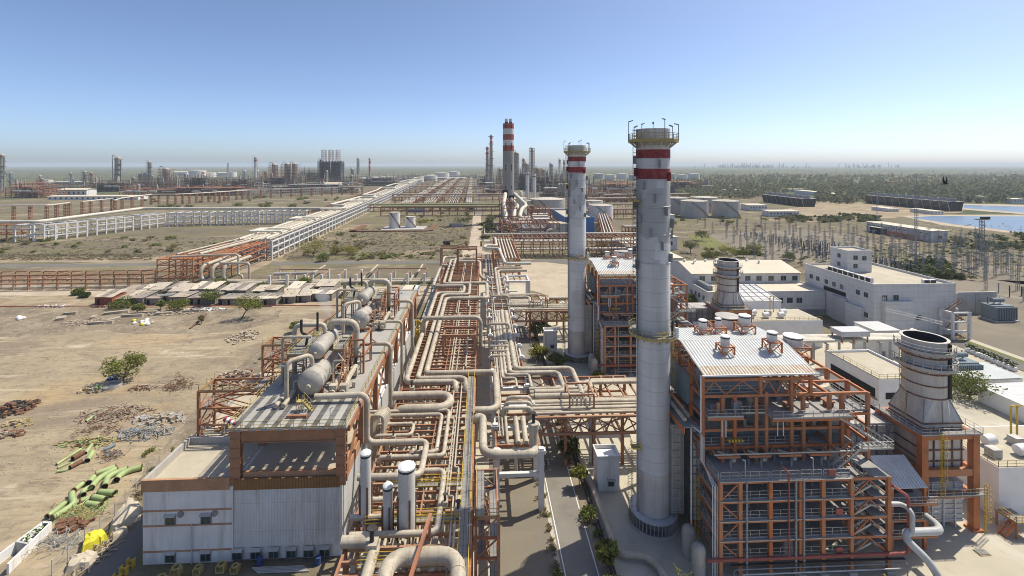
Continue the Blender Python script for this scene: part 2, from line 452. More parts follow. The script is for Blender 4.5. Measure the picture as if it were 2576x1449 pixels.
# ---------------------------------------------------------------- ground
def ground_mat(name, cols, sc, stretch=(1, 1, 1), rough=.95, fine=.25, lo=.35, hi=.65):
    """soil: base colour and patches of the other colours by noises of different sizes"""
    m = bpy.data.materials.new(name); m.use_nodes = True
    nt = m.node_tree; N, L = nt.nodes, nt.links
    b = N['Principled BSDF']; b.inputs['Roughness'].default_value = rough; b.inputs['Specular IOR Level'].default_value = .1
    g = N.new('ShaderNodeNewGeometry')
    c = cols[0]
    for i, (col, s, a, d, amt, *rot) in enumerate(cols[1:]):
        mp = N.new('ShaderNodeMapping'); mp.inputs['Scale'].default_value = (.07, 1, 1) if rot else stretch
        if rot: mp.vector_type = 'POINT'; mp.inputs['Rotation'].default_value = (0, 0, rot[0])
        if 1: mp.inputs['Location'].default_value = (13.7 * i, 5.1 * i, 0)
        L.new(g.outputs['Position'], mp.inputs['Vector'])
        n = N.new('ShaderNodeTexNoise'); n.inputs['Scale'].default_value = s; n.inputs['Detail'].default_value = 7; n.inputs['Roughness'].default_value = .62
        n.inputs['Distortion'].default_value = .6
        L.new(mp.outputs[0], n.inputs['Vector'])
        r = N.new('ShaderNodeMapRange'); r.inputs[1].default_value = a; r.inputs[2].default_value = d; r.inputs[4].default_value = amt
        L.new(n.outputs['Fac'], r.inputs[0])
        x = N.new('ShaderNodeMix'); x.data_type = 'RGBA'
        L.new(r.outputs[0], x.inputs['Factor'])
        if isinstance(c, tuple): x.inputs['A'].default_value = (*c, 1)
        else: L.new(c, x.inputs['A'])
        x.inputs['B'].default_value = (*col, 1)
        c = x.outputs['Result']
    L.new(c, b.inputs['Base Color'])
    n = N.new('ShaderNodeTexNoise'); n.inputs['Scale'].default_value = sc; n.inputs['Detail'].default_value = 6
    L.new(g.outputs['Position'], n.inputs['Vector'])
    bp = N.new('ShaderNodeBump'); bp.inputs['Strength'].default_value = .5; bp.inputs['Distance'].default_value = fine
    L.new(n.outputs['Fac'], bp.inputs['Height']); L.new(bp.outputs[0], b.inputs['Normal'])
    return m

TAN, PALE, GREYB, DARKB = (.355, .285, .185), (.49, .415, .295), (.20, .17, .12), (.115, .098, .068)
G = {}
G['plain'] = ground_mat('plain_soil', [(.135, .13, .075), ((.075, .09, .048), .0035, .42, .60, .9), ((.33, .25, .17), .0022, .56, .68, .75), ((.06, .075, .04), .012, .5, .62, .7), ((.40, .33, .24), .006, .64, .70, .7)], .05, (.6, 1.6, 1))
G['site'] = ground_mat('dry_site_soil', [(.165, .135, .095), (TAN, .018, .51, .60, .85), (DARKB, .045, .48, .58, .85), ((.155, .15, .07), .035, .48, .60, .8), (PALE, .045, .62, .72, .6), (GREYB, .35, .42, .62, .6), (DARKB, .9, .52, .68, .5)], .6, (.7, 1.2, 1))
G['yard'] = ground_mat('sandy_yard_soil', [(.295, .24, .165), ((.365, .295, .195), .03, .42, .58, .9), ((.215, .17, .125), .04, .50, .60, .85), ((.50, .415, .31), .055, .58, .66, .85), ((.14, .105, .08), .15, .58, .68, .7), ((.40, .285, .15), .022, .54, .64, .7), ((.20, .16, .12), .5, .5, .64, .55), ((.46, .38, .28), 1.6, .58, .68, .5), ((.22, .175, .12), .55, .56, .62, .5, .5), ((.50, .42, .30), .4, .58, .64, .5, -.25), ((.24, .19, .13), .8, .60, .65, .5, 1.0)], .8, (.8, 1.3, 1))
G['dirtroad'] = ground_mat('pale_dirt_track', [(.45, .375, .285), ((.36, .29, .21), .08, .45, .65, .7), ((.54, .46, .36), .15, .5, .7, .6), (GREYB, .9, .52, .7, .3)], .8)
G['asphalt'] = ground_mat('worn_asphalt', [(.205, .19, .165), ((.26, .24, .205), .08, .42, .65, .8), ((.15, .14, .125), .22, .5, .7, .6), ((.24, .21, .17), 1.3, .5, .7, .4)], 3, fine=.03)
G['asphaltd'] = ground_mat('dark_asphalt', [(.155, .145, .13), ((.20, .19, .17), .03, .42, .65, .8)], 3, fine=.03)
G['pad'] = ground_mat('concrete_apron', [(.49, .445, .35), ((.41, .375, .30), .06, .42, .62, .8), ((.54, .50, .43), .1, .52, .68, .7), ((.31, .28, .24), .3, .56, .7, .5), ((.27, .24, .2), 1.4, .56, .74, .3)], 2, fine=.03)
G['rubble'] = ground_mat('rubble_soil', [(.245, .20, .145), ((.17, .138, .10), .12, .45, .6, .85), ((.35, .285, .20), .06, .5, .62, .8), ((.42, .36, .27), .7, .56, .66, .7), ((.12, .10, .075), .5, .54, .66, .6)], 1.5)
G['gravel'] = ground_mat('grey_gravel', [(.195, .17, .13), ((.25, .215, .165), .03, .45, .62, .8), ((.19, .18, .165), .2, .5, .7, .6), ((.35, .30, .23), .05, .6, .7, .6)], 3, fine=.1)
G['lawn'] = ground_mat('lawn', [(.15, .165, .06), ((.21, .19, .08), .1, .45, .65, .7)], 3, fine=.1)
G['water'] = bpy.data.materials.new('water'); G['water'].use_nodes = True
_b = G['water'].node_tree.nodes['Principled BSDF']; _b.inputs['Base Color'].default_value = (.08, .14, .21, 1); _b.inputs['Roughness'].default_value = .3; _b.inputs['Specular IOR Level'].default_value = .6
_n = G['water'].node_tree.nodes.new('ShaderNodeTexNoise'); _n.inputs['Scale'].default_value = .9; _n.inputs['Detail'].default_value = 3
_g = G['water'].node_tree.nodes.new('ShaderNodeNewGeometry'); G['water'].node_tree.links.new(_g.outputs['Position'], _n.inputs['Vector'])
_p = G['water'].node_tree.nodes.new('ShaderNodeBump'); _p.inputs['Strength'].default_value = .06; _p.inputs['Distance'].default_value = .1
G['water'].node_tree.links.new(_n.outputs['Fac'], _p.inputs['Height']); G['water'].node_tree.links.new(_p.outputs[0], _b.inputs['Normal'])

def ragged(pts, amp, step):
    out = []
    for i, p in enumerate(pts):
        a, b = Vector(p[:2]), Vector(pts[(i + 1) % len(pts)][:2])
        k = max(1, int((b - a).length / step))
        for j in range(k):
            q = a + (b - a) * j / k
            if amp: q = q + Vector((random.uniform(-amp, amp), random.uniform(-amp, amp)))
            out.append(q)
    return out

def sheet(name, m, pts, z, amp=0, step=8):
    return MB().poly(ragged(pts, amp, step) if amp else pts, z).build(name, m, kind='structure')

def dpts(L, z=0): return [at(x, y, z) for x, y in L]

R0 = 60000
sheet('ground', G['plain'], [(-R0, -2000), (R0, -2000), (R0, 100000), (-R0, 100000)], 0)
sheet('sea', G['water'], [(-R0, 16500), (-5200, 15500), (-9000, 24000), (-12000, 60000), (-R0, 90000)], .5)
sheet('site_ground', G['site'], [(-900, -150), (900, -150), (620, 330), (470, 560), (560, 800), (300, 1000), (260, 1900), (-220, 2100), (-560, 1500), (-800, 800)], .03, 14, 40)
sheet('sandy_yard', G['yard'], dpts([(-900, 722), (1085, 722), (1080, 762), (860, 778), (650, 935), (490, 1095), (372, 1225)]) + [Vector((-60, 62, 0)), Vector((-66, 20, 0)), Vector((-320, 20, 0))], .06, 1.2, 5)
sheet('dirt_road', G['dirtroad'], dpts([(-700, 716), (380, 719), (1085, 719), (1085, 742), (640, 745), (-700, 742)]), .085, .8, 6)
sheet('crossroad', G['asphaltd'], [(-700, 283.5), (40, 283.5), (52, 276), (120, 276), (120, 288), (40, 292), (-700, 292)], .075)
sheet('earth_bank', G['yard'], [(-700, 297), (-175, 297), (-175, 311), (-700, 330)], .055, 1.2, 5)
sheet('long_road', G['dirtroad'], [(-9, 292), (0.5, 292), (-.5, 560), (-9.5, 560)], .09, .5, 8)
sheet('long_road_tarred', G['asphaltd'], [(-9.5, 560), (-.5, 560), (-14, 2400), (-24, 2400)], .09)
sheet('junction_sand', G['dirtroad'], [(-14, 240), (20, 225), (48, 190), (60, 225), (58, 275), (20, 300), (-4, 330), (-14, 330)], .065, 1.2, 6)
sheet('rack_yard', G['pad'], [(-21, 40), (12, 40), (12, 78), (22, 230), (-24, 236)], .07)
sheet('sand_verge', G['gravel'], [(1.5, 40), (11.2, 40), (11.2, 100), (1.5, 100)], .08, .15, 3)
sheet('plant_road', G['asphalt'], [(12.0, 30), (17.8, 30), (16.6, 215), (11.6, 215)], .09)
for X0, X1, nm in ((12.35, 12.5, 'road_line'), (17.2, 17.35, 'road_line')):
    sheet(nm, M['white'], [(X0, 30), (X1, 30), (X1 - .7, 214), (X0 - .7, 214)], .096)
sheet('boiler_apron', G['pad'], [(19.5, 30), (157, 30), (157, 151), (100, 155), (100, 178), (19, 178)], .075)
sheet('verge_strip', G['rubble'], [(17.8, 30), (19.5, 30), (19, 178), (16.9, 178)], .08)
sheet('switchyard_gravel', G['gravel'], dpts([(1760, 592), (2000, 575), (2150, 590), (2480, 700), (2600, 720), (2600, 690), (2200, 610), (2100, 660), (1850, 660)]), .07, 1, 10)
sheet('bay_gravel', G['gravel'], [(168.5, 60), (330, 80), (335, 215), (240, 235), (172, 200), (168.5, 160)], .07, .5, 10)
sheet('lawn', G['lawn'], dpts([(1728, 590), (1775, 590), (1835, 622), (1800, 628), (1755, 612)]), .08, .6, 6)
sheet('east_road', G['asphaltd'], [(157.2, 40), (163.5, 40), (164, 152), (157.6, 152)], .1)
sheet('east_pavement', G['pad'], [(165.5, 40), (168.5, 40), (168.5, 152), (165.8, 152)], .11)
sheet('grass_strip', G['lawn'], [(163.6, 40), (165.4, 40), (165.7, 152), (164.1, 152)], .105)
sheet('rubble_strip', G['rubble'], dpts([(372, 1228), (490, 1098), (652, 936), (760, 850), (690, 850), (600, 925), (520, 1010), (440, 1090), (330, 1225)]), .066, .7, 3)
sheet('slab_field', G['rubble'], dpts([(-60, 776), (720, 776), (690, 815), (560, 835), (420, 845), (250, 830), (60, 850), (-60, 850)]), .066, 1.6, 5)
sheet('pond_bank', G['dirtroad'], dpts([(2270, 545), (2340, 540), (2900, 540), (2900, 615), (2600, 592), (2380, 568)]), .09, 1.0, 12)
sheet('pond_water', G['water'], dpts([(2290, 547), (2345, 543.5), (2900, 546), (2900, 606), (2576, 585), (2406, 565)]), .13)
sheet('far_pond_bank', G['dirtroad'], dpts([(2415, 512), (2900, 522), (2900, 560), (2576, 539), (2405, 526)]), .09, 2, 15)
sheet('far_pond_water', G['water'], dpts([(2425, 515.5), (2900, 530), (2900, 552), (2576, 535), (2424, 523.5)]), .13)
sheet('sandy_lot', G['yard'], dpts([(2400, 519), (2060, 505), (1960, 532), (2040, 560), (2240, 548), (2420, 534)]), .06, 4, 18)
sheet('service_track', G['yard'], [(-137, 262), (-128, 262), (-150, 800), (-158, 800)], .085, .6, 8)
sheet('building_lane', G['asphaltd'], [(-62, 20), (-55, 20), (-52.5, 95), (-56, 95)], .085)
# ---------------------------------------------------------------- feedwater building (left front)
bd = thing('feedwater_building', 'white building with ochre coping and rust steel deck on its roof', 'building', (-36, 72, 0))
P = Parts(bd)
MB().bx(-50.7, -37.5, 71.7, 112, 0, 11.4).build('plaster_wall', M['plaster'], bd)
MB().bx(-37.49, -21.3, 72.02, 148, 0, 11.42).build('rear_wall', M['plaster'], bd)
b = MB().bx(-37.45, -21.9, 71.84, 72.02, 2.0, 10.7); b.build('corrugated_wall', M['corr'], bd)
MB().bx(-37.6, -21.7, 71.80, 72.0, 10.7, 12.35).build('corrugated_fascia', M['corro'], bd)
MB().bx(-21.3, -21.14, 72.3, 148, .3, 10.6).build('corrugated_wall', M['corry'], bd)
MB().bx(-21.3, -21.08, 72.3, 90, 10.6, 12.2).build('corrugated_fascia', M['coping'], bd)
b = MB()
b.bx(-50.9, -38.0, 71.55, 71.95, 11.0, 12.75)
b.build('coping', M['coping'], bd)
MB().bx(-36.4, -22.3, 72.3, 72.75, 11.42, 13.1).build('coping', M['coping'], bd)
b = MB(); b.bx(-50.9, -50.45, 71.96, 83, 11.0, 12.7); b.bx(-50.44, -41, 82.6, 83.0, 11.41, 12.7); b.bx(-50.9, -50.45, 83.01, 112, 11, 12.2); b.build('parapet', M['conc'], bd)
b = MB(); b.bx(-21.9, -21.45, 72.8, 90, 11.43, 12.9); b.build('parapet', M['coping'], bd)
b = MB(); b.bx(-50.44, -38.0, 71.96, 112, 11.4, 11.5); b.build('flat_roof', M['roofcon'], bd)
b = MB(); b.bx(-37.45, -21.9, 72.8, 100, 11.43, 11.49); b.build('flat_roof', M['roofcon'], bd)
for z in (8.05, 5.8, 1.95):
    MB().bx(-50.75, -37.7, 71.64, 71.7, z - .13, z + .13).build('painted_stripe', M['coping'], bd)
def awn_window(x, z, w=1.45, h=1.25):
    f = MB().bx(x - w / 2, x + w / 2, 71.6, 71.7, z - h / 2, z + h / 2).build('window', M['glass'], bd)
    b = MB()
    for s in (-1, 1): b.bx(x + s * w / 2 - .06, x + s * w / 2 + .06, 71.56, 71.7, z - h / 2 - .06, z + h / 2 + .06)
    b.bx(x - .03, x + .03, 71.58, 71.6, z - h / 2, z + h / 2)
    b.bx(x - w / 2, x + w / 2, 71.55, 71.7, z - h / 2 - .08, z - h / 2)
    b.build('frame', M['shackwall'], f)
    a = MB()
    a._add([(x - w * .6, 71.7, z + h / 2 + .35), (x + w * .55, 71.7, z + h / 2 + .35), (x + w * .55, 71.25, z + h / 2 + .08), (x - w * .6, 71.25, z + h / 2 + .08),
            (x - w * .6, 71.7, z + h / 2 + .29), (x + w * .55, 71.7, z + h / 2 + .29), (x + w * .55, 71.25, z + h / 2 + .02), (x - w * .6, 71.25, z + h / 2 + .02)],
           [(3, 2, 1, 0), (4, 5, 6, 7), (0, 1, 5, 4), (1, 2, 6, 5), (2, 3, 7, 6), (3, 0, 4, 7)])
    a.build('awning', M['conc'], f)
for xd in (429, 519): awn_window(atY(xd, 71.7), 6.6)
for xd in (429, 518, 597, 643.6, 688.8, 733, 776.5, 817): awn_window(atY(xd, 71.7), 1.0)
for xd in (455, 541):
    MB().cyl((atY(xd, 71.7), 71.7, 7.5), (atY(xd, 71.7), 71.5, 7.5), .45, n=16).build('round_vent', M['casing'], bd, smooth=True)
MB().pipe([(-43.4, 71.4, 6.1), (-43.4, 71.4, .1)], .11).build('downpipe', M['greypipe'], bd, smooth=True)
# steel portal and deck
for x in (-37.3, -21.5):
    b = MB(); b.bx(x - .75, x + .75, 71.85, 72.0, 11.0, 19.6); b.bx(x - .75, x + .75, 72.7, 72.85, 11.0, 19.6); b.bx(x - .12, x + .12, 72.0, 72.7, 11.0, 19.6)
    for z in (12.5, 14, 15.5, 17, 18.4): b.bx(x - .72, x + .72, 71.75, 72.95, z, z + .05)
    b.build('portal_column', M['brown'], bd)
b = MB(); b.bx(-36.5, -22.3, 72.0, 72.2, 17.9, 19.6); b.bx(-36.5, -22.3, 71.8, 72.4, 19.6, 19.7); b.bx(-36.5, -22.3, 71.8, 72.4, 17.8, 17.9); b.build('portal_beam', M['brown'], bd)
for i in range(9):
    x = -37.5 + i * 2.0
    P.add('joist', M['brown'], MB().bx(x - .16, x + .16, 72.5, 148, 19.0, 19.6))
for y in (82, 93, 104, 115, 126, 137, 147.5):
    for x in (-38, -21.0):
        P.add('column', M['brown'], MB().bx(x - .45, x + .45, y - .35, y + .35, 11.4 if y < 112 or x > -30 else 0, 19.6))
    P.add('crossbeam', M['brown'], MB().bx(-38.2, -20.6, y - .2, y + .2, 17.9, 18.98))
for y0, y1 in ((72.8, 82), (82, 93), (93, 104), (104, 115), (115, 126), (126, 137), (137, 147.5)):
    P.add('brace', M['brown'], MB().beam((-20.9, y0 + .4, 12.2), (-20.9, y1 - .4, 19), .35, .25))
    P.add('side_beam', M['brown'], MB().bx(-20.75, -20.35, y0, y1, 18.7, 19.65))
    P.add('side_beam', M['brown'], MB().bx(-38.6, -38.25, y0, y1, 18.9, 19.65))
g = MB()
y = 71.7
while y < 82:
    for i in range(9): g.bx(-38.1 + i * 2, -37.2 + i * 2, y, y + .09, 19.8, 19.98)
    y += .3
for i in range(10): g.bx(max(-38.5, -39.19 + i * 2), min(-20.5, -38.1 + i * 2) - .02, 71.6, 82, 19.7, 20.0)
g.build('grating_deck', M['deck'], bd)
MB().bx(-38.5, -20.5, 82.01, 148.5, 19.66, 20).build('deck_plate', M['deck'], bd)
b = MB(); b.rails([(-38.4, 71.8, 20), (-20.7, 71.8, 20)]); b.build('handrail', M['dullyel'], bd)
b = MB(); b.rails([(-20.7, 71.8, 20), (-20.7, 148, 20)], step=2.4); b.build('handrail', M['dullyel'], bd)
b = MB(); b.rails([(-38.4, 71.8, 20), (-38.4, 148, 20)], step=2.4); b.build('handrail', M['dullyel'], bd)
MB().bx(-30.8, -27.6, 74.4, 74.8, 20, 20.42).build('loose_beam', M['red'], bd)
for x in (-36.4, -23.2):
    b = MB(); b.beam((x, 72.2, 20), (x, 72.2, 22.6), .09); b.beam((x, 72.2, 22.6), (x + .5, 72.2, 22.75), .12, .1); b.build('lamp_post', M['steelg'], bd)
P.done()

def stair_tower(x0, x1, y0, y1, z0, z1, label, flights, m='brown'):
    t = thing('stair_tower', label, 'stairs', ((x0 + x1) / 2, (y0 + y1) / 2, z0))
    for x in (x0, x1):
        for y in (y0, y1): MB().bx(x - .22, x + .22, y - .22, y + .22, z0, z1 + .2).build('column', M[m], t)
    dz = (z1 - z0) / flights
    for i in range(flights + 1):
        z = z0 + i * dz
        b = MB()
        if i:
            for y in (y0, y1): b.beam((x0, y, z), (x1, y, z), .22, .3)
            for x in (x0, x1): b.beam((x, y0, z), (x, y1, z), .22, .3)
            b.build('landing_beam', M[m], t)
        if i < flights:
            ym = (y0 + (y1 - y0) * .3) if i % 2 else (y0 + (y1 - y0) * .7)
            xa, xb = x0 + 1.2, x1 - 1.2
            if i % 2: xa, xb = xb, xa
            MB().stair((xa, ym, z + .1), (xb, ym, z + dz), min(1.2, (y1 - y0) * .35)).build('flight', M[m], t)
            xl = x1 if xb > xa else x0
            MB().bx(min(xb, xl), max(xb, xl), y0, y1, z + dz - .04, z + dz + .06).build('landing', M['grate'], t)
            b = MB(); b.beam((x0, y0, z), (x1, y0, z + dz), .16); b.beam((x0, y0, z), (x0, y1, z + dz), .16); b.beam((x1, y1, z), (x0, y1, z + dz), .16); b.build('brace', M[m], t)
    MB().rails([(x0, y1, z1 + .15), (x0, y0, z1 + .15), (x1, y0, z1 + .15)], w=.06).build('handrail', M['dullyel'], t)
    return t
stair_tower(-49.5, -39.2, 83.4, 88.2, 11.45, 20.2, 'rust orange stair tower at the near left corner of the steel deck', 3)
stair_tower(-48.0, -39.4, 104, 109, 11.45, 20.2, 'rust orange stair tower further back beside the tall vessels on the deck', 3)

# vessels on the deck
def vessel(name, label, x, y0, y1, zc, r, saddle=True, grp=None):
    t = thing(name, label, 'tank', (x, (y0 + y1) / 2, zc - r), group=grp)
    prof = [(0.02, -r * .42), (r * .35, -r * .40), (r * .65, -r * .31), (r * .87, -r * .15), (r, 0), (r, y1 - y0), (r * .87, y1 - y0 + r * .15), (r * .6, y1 - y0 + r * .32), (.02, y1 - y0 + r * .42)]
    MB().lathe((x, y0, zc), prof, 28, 'Y').build('shell', M['vessel'], t, smooth=True)
    MB().cyl((x, y0 - r * .4, zc - r * .1), (x, y0 - r * .4 - .5, zc - r * .1), r * .2, n=14).build('manhole', M['pipe'], t, smooth=True)
    if saddle:
        for k in (.12, .5, .88):
            y = y0 + (y1 - y0) * k
            MB().bx(x - r * .8, x + r * .8, y - .3, y + .3, zc - r - .75, zc - r * .75).build('saddle', M['brown'], t)
    for k in range(1, 6):
        y = y0 + (y1 - y0) * k / 6
        MB().lathe((x, y, zc), [(r + .03, -.06), (r + .05, 0), (r + .03, .06)], 28, 'Y').build('band', M['steelg'], t)
    return t
def platform(label, x0, x1, y0, y1, z, zf, stairs=True):
    t = thing('service_platform', label, 'platform', ((x0 + x1) / 2, (y0 + y1) / 2, zf))
    MB().bx(x0, x1, y0, y1, z, z + .15).build('floor', M['grate'], t)
    for x in (x0 + .1, x1 - .1):
        for y in (y0 + .1, y1 - .1): MB().bx(x - .12, x + .12, y - .12, y + .12, zf, z).build('leg', M['brown'], t)
    b = MB()
    for y in (y0 + .1, y1 - .1): b.beam((x0, y, z - .15), (x1, y, z - .15), .15, .28); b.beam((x0, y, (z + zf) / 2), (x1, y, (z + zf) / 2), .12)
    for x in (x0 + .1, x1 - .1): b.beam((x, y0, z - .15), (x, y1, z - .15), .15, .28); b.beam((x, y0, zf + .3), (x, y1, z - .3), .1)
    b.build('beam', M['brown'], t)
    MB().rails([(x0, y0, z + .15), (x1, y0, z + .15), (x1, y1, z + .15), (x0, y1, z + .15)], close=True, step=1.4).build('handrail', M['dullyel'], t)
    if stairs: MB().stair((x1 + .7, y0 - 4.5, zf), (x1 + .7, y0 + .6, z + .15), .9).build('stair', M['brown'], t)
    return t
def pipe(label, pts, r, m='pipe', grp=None, R=None, n=10, name='pipe', cat='pipe'):
    b = MB().pipe(pts, r, R, n)
    if r >= .3 and n >= 10:
        for p, q in zip(pts, pts[1:]):
            p, q = Vector(p), Vector(q); L = (q - p).length; u = (q - p).normalized() if L > .1 else None; x = (R or r * 2.6) + .1
            while u and x < L - (R or r * 2.6):
                b.tube([p + u * x, p + u * (x + .14)], r * 1.045, n, False); x += 3.6
    return b.build(name, M[m], smooth=True, label=label, cat=cat, group=grp)
for dy, w in ((0, 'front'), (32, 'rear')):
    vessel('storage_vessel', 'big round-ended grey storage vessel lying on the steel deck, %s of the two pairs' % w, -29.2, 80.5 + dy, 94 + dy, 22.75, 2.15)
    t = vessel('deaerator_vessel', 'smaller silver vessel riding on top of the %s storage vessel' % w, -29.4, 84 + dy, 92 + dy, 26.75, 1.45, False)
    for k in (.2, .8):
        y = 84 + dy + 8 * k
        MB().bx(-30.3, -28.5, y - .35, y + .35, 24.5, 25.6).build('saddle', M['brown'], t)
    platform('railed steel platform left of the %s silver vessel' % w, -34.6, -31.6, 84 + dy, 93 + dy, 26.0, 20, False)
    platform('railed steel platform with stairs right of the %s silver vessel' % w, -27.2, -25.2, 86 + dy, 92 + dy, 26.0, 20)
    pipe('curved insulated pipe over the %s storage vessel front, left side' % w, [(-32.6, 79 + dy, 20.2), (-32.6, 79 + dy, 27.0), (-29.6, 82 + dy, 27.0), (-29.6, 82.5 + dy, 25)], .38)
    pipe('thick insulated pipe arching right from the %s silver vessel' % w, [(-29, 91 + dy, 28.2), (-29, 91 + dy, 29.6), (-24.2, 91 + dy, 29.6), (-24.2, 91 + dy, 20.5)], .6)
    pipe('thick insulated pipe arching left from the %s silver vessel' % w, [(-29.6, 89 + dy, 28.4), (-29.6, 89 + dy, 29.8), (-35.2, 89 + dy, 29.8), (-35.2, 89 + dy, 20.5)], .42)
    pipe('thin pipe beside the left platform of the %s vessel pair' % w, [(-31, 86 + dy, 28.6), (-36.2, 86 + dy, 28.6), (-36.2, 86 + dy, 20.2)], .26)
    MB().pipe([(-30.6, 88 + dy, 29), (-30.6, 88 + dy, 32.4)], .22).build('vent_pipe', M['soot'], smooth=True, label='black vent pipe standing on the %s silver vessel' % w, cat='pipe')
    MB().pipe([(-32.4, 87 + dy, 26.4), (-32.0, 87 + dy, 28.6), (-33.2, 87 + dy, 28.9), (-33.2, 87 + dy, 31.4)], .26).build('exhaust_pipe', M['soot'], smooth=True, label='bent black exhaust pipe left of the %s silver vessel' % w, cat='pipe')
    # steel support frame right of the vessels
    t = thing('pipe_support', 'rust orange support frame right of the %s storage vessel' % w, 'frame', (-24, 93 + dy, 20))
    for x in (-25.2, -22.6):
        for y in (90, 96): MB().bx(x - .18, x + .18, y + dy - .18, y + dy + .18, 20, 26.5).build('column', M['brown'], t)
    for z in (23.2, 26.4):
        for x in (-25.2, -22.6): MB().beam((x, 90 + dy, z), (x, 96 + dy, z), .25, .35).build('beam', M['brown'], t)
        for y in (90, 96): MB().beam((-25.2, y + dy, z), (-22.6, y + dy, z), .25, .35).build('beam', M['brown'], t)
    for k, x in enumerate((-25.6, -23.9)):
        t = thing('pump_line', '%s of two pump pipelines on the deck right of the %s storage vessel' % (('left', 'right')[k], w), 'pipe', (x, 85 + dy, 20))
        MB().pipe([(x, 80.5 + dy, 20.9), (x, 82.5 + dy, 20.9), (x, 84 + dy, 21.7), (x, 91.5 + dy, 21.7), (x, 92 + dy, 20.2)], .48).build('pipe', M['pipe'], t, smooth=True)
        for y in (81.5, 88.4): MB().box((x, y + dy, 21.2), 1.25, 1.1, 1.5).build('valve_box', M['pipe'], t)
        MB().cyl((x, 89.5 + dy, 22), (x, 89.5 + dy, 23.2), .25, n=10).build('valve_stem', M['soot'], t, smooth=True)
pipe('insulated pipe crossing the deck front and dropping over its right edge', [(-28, 79.2, 21), (-19.3, 79.2, 21.2), (-19.3, 79.2, 13.0), (-9.2, 79.2, 13.0), (-9.2, 70.5, 13.0), (-18.6, 70.5, 13.0)], .5)
for k, x in enumerate((-33.6, -32.4)):
    MB().cyl((x, 77.2, 20.55), (x, 81.6, 20.75), .38, n=12).build('short_pipe', M['pipe'], smooth=True, label='%s of two short pipe ends on the deck left of the storage vessel' % ('left', 'right')[k], cat='pipe')
t = thing('step_stand', 'small tan step stand in front of the front storage vessel', 'steps', (-29, 76.8, 20))
MB().stair((-27.6, 76.8, 20), (-29, 76.8, 21.6), .9).build('steps', M['dullyel'], t)
MB().bx(-30, -29, 76.3, 77.3, 21.5, 21.6).build('top', M['dullyel'], t)
b = MB()
for x in (-29.95, -29.05):
    for y in (76.35, 77.25): b.beam((x, y, 20), (x, y, 22.4), .08)
b.build('leg', M['dullyel'], t)
t = thing('windsock', 'red and white striped windsock on a pole by the deck corner', 'windsock', (-38.6, 71.3, 20))
MB().beam((-38.6, 71.3, 19.8), (-38.6, 71.3, 22.2), .08).build('pole', M['steelg'], t)
for i in range(5):
    a = Vector((-38.5, 71.3, 21.9)); d = Vector((1.7, -.25, -.75))
    MB().cyl(a + d * (i / 5), a + d * ((i + 1) / 5), .42 - .04 * i, .42 - .04 * (i + 1), 12, False).build('stripe', M['white'] if i % 2 else M['band'], t, smooth=True)
# tall columns / pipe drops along the right flank of the building
for i, (y, z) in enumerate(((100, 17), (114, 18), (131, 19.5))):
    pipe('goose-neck pipe dropping down the right flank of the deck, %s of three from the camera' % ('first second third'.split()[i]), [(-26, y, 20.6), (-26, y, 21.8), (-19.4, y, 21.8), (-19.4, y, 2)], .36 if i % 2 else .45)
for i in range(7):
    pipe('small looped pipe in the bundle beside the building flank', [(-19.6, 84 + i * .9, 2), (-19.6, 84 + i * .9, 15 - i * .25), (-17.6, 84 + i * .9, 15 - i * .25), (-17.6, 84 + i * .9, 11.5)], .28, grp='looped pipes beside the building flank')

for dy, w in ((0, 'front'), (32, 'rear')):
    rnd = random.Random(60 + dy)
    t = thing('deck_pipework', 'tangle of small pipes and valves on the deck around the %s vessel pair' % w, 'pipework', (-27, 88 + dy, 20))
    for i in range(26):
        x, y, z = rnd.uniform(-34.5, -22.5), rnd.uniform(80, 100) + dy, 20 + rnd.uniform(.5, 6.5)
        if -31.8 < x < -26.6 and y < 95 + dy: x = rnd.choice((-32.6, -26.0))
        MB().pipe([(x, y, 20), (x, y, z), (x + rnd.uniform(-2, 2), y, z), (x, y + rnd.uniform(1, 5), z), ], rnd.uniform(.07, .16), .3, 6).build('pipe', M[rnd.choice(('pipe', 'pipe', 'steelg', 'red'))], t, smooth=True)
    for i in range(10): MB().box((rnd.uniform(-34, -22.5), rnd.uniform(80, 102) + dy, 20.5), rnd.uniform(.4, 1.1), rnd.uniform(.4, 1.2), 1.0).build('box', M[rnd.choice(('pipe', 'steelg', 'brown'))], t)
b = MB(); b.lathe((-31.5, 98, 28), [(.02, 0), (.5, .4), (.8, 1.4), (1.3, 2.6), (1.1, 3.6), (1.6, 4.6), (.9, 5.8), (.02, 6.3)], 12)
b.v = [(x + (z - 28) * -.35, y, z) for x, y, z in b.v]
b = b.build('steam', M['white'], kind='stuff', label='thin wisp of steam drifting from the vents on the steel deck', cat='steam')
sm = bpy.data.materials.new('steam'); sm.use_nodes = True; sm.node_tree.nodes.remove(sm.node_tree.nodes['Principled BSDF'])
pv_ = sm.node_tree.nodes.new('ShaderNodeVolumePrincipled'); pv_.inputs['Density'].default_value = .14; pv_.inputs['Color'].default_value = (.95, .95, .97, 1)
sm.node_tree.links.new(pv_.outputs[0], sm.node_tree.nodes['Material Output'].inputs['Volume']); b.data.materials.clear(); b.data.materials.append(sm)
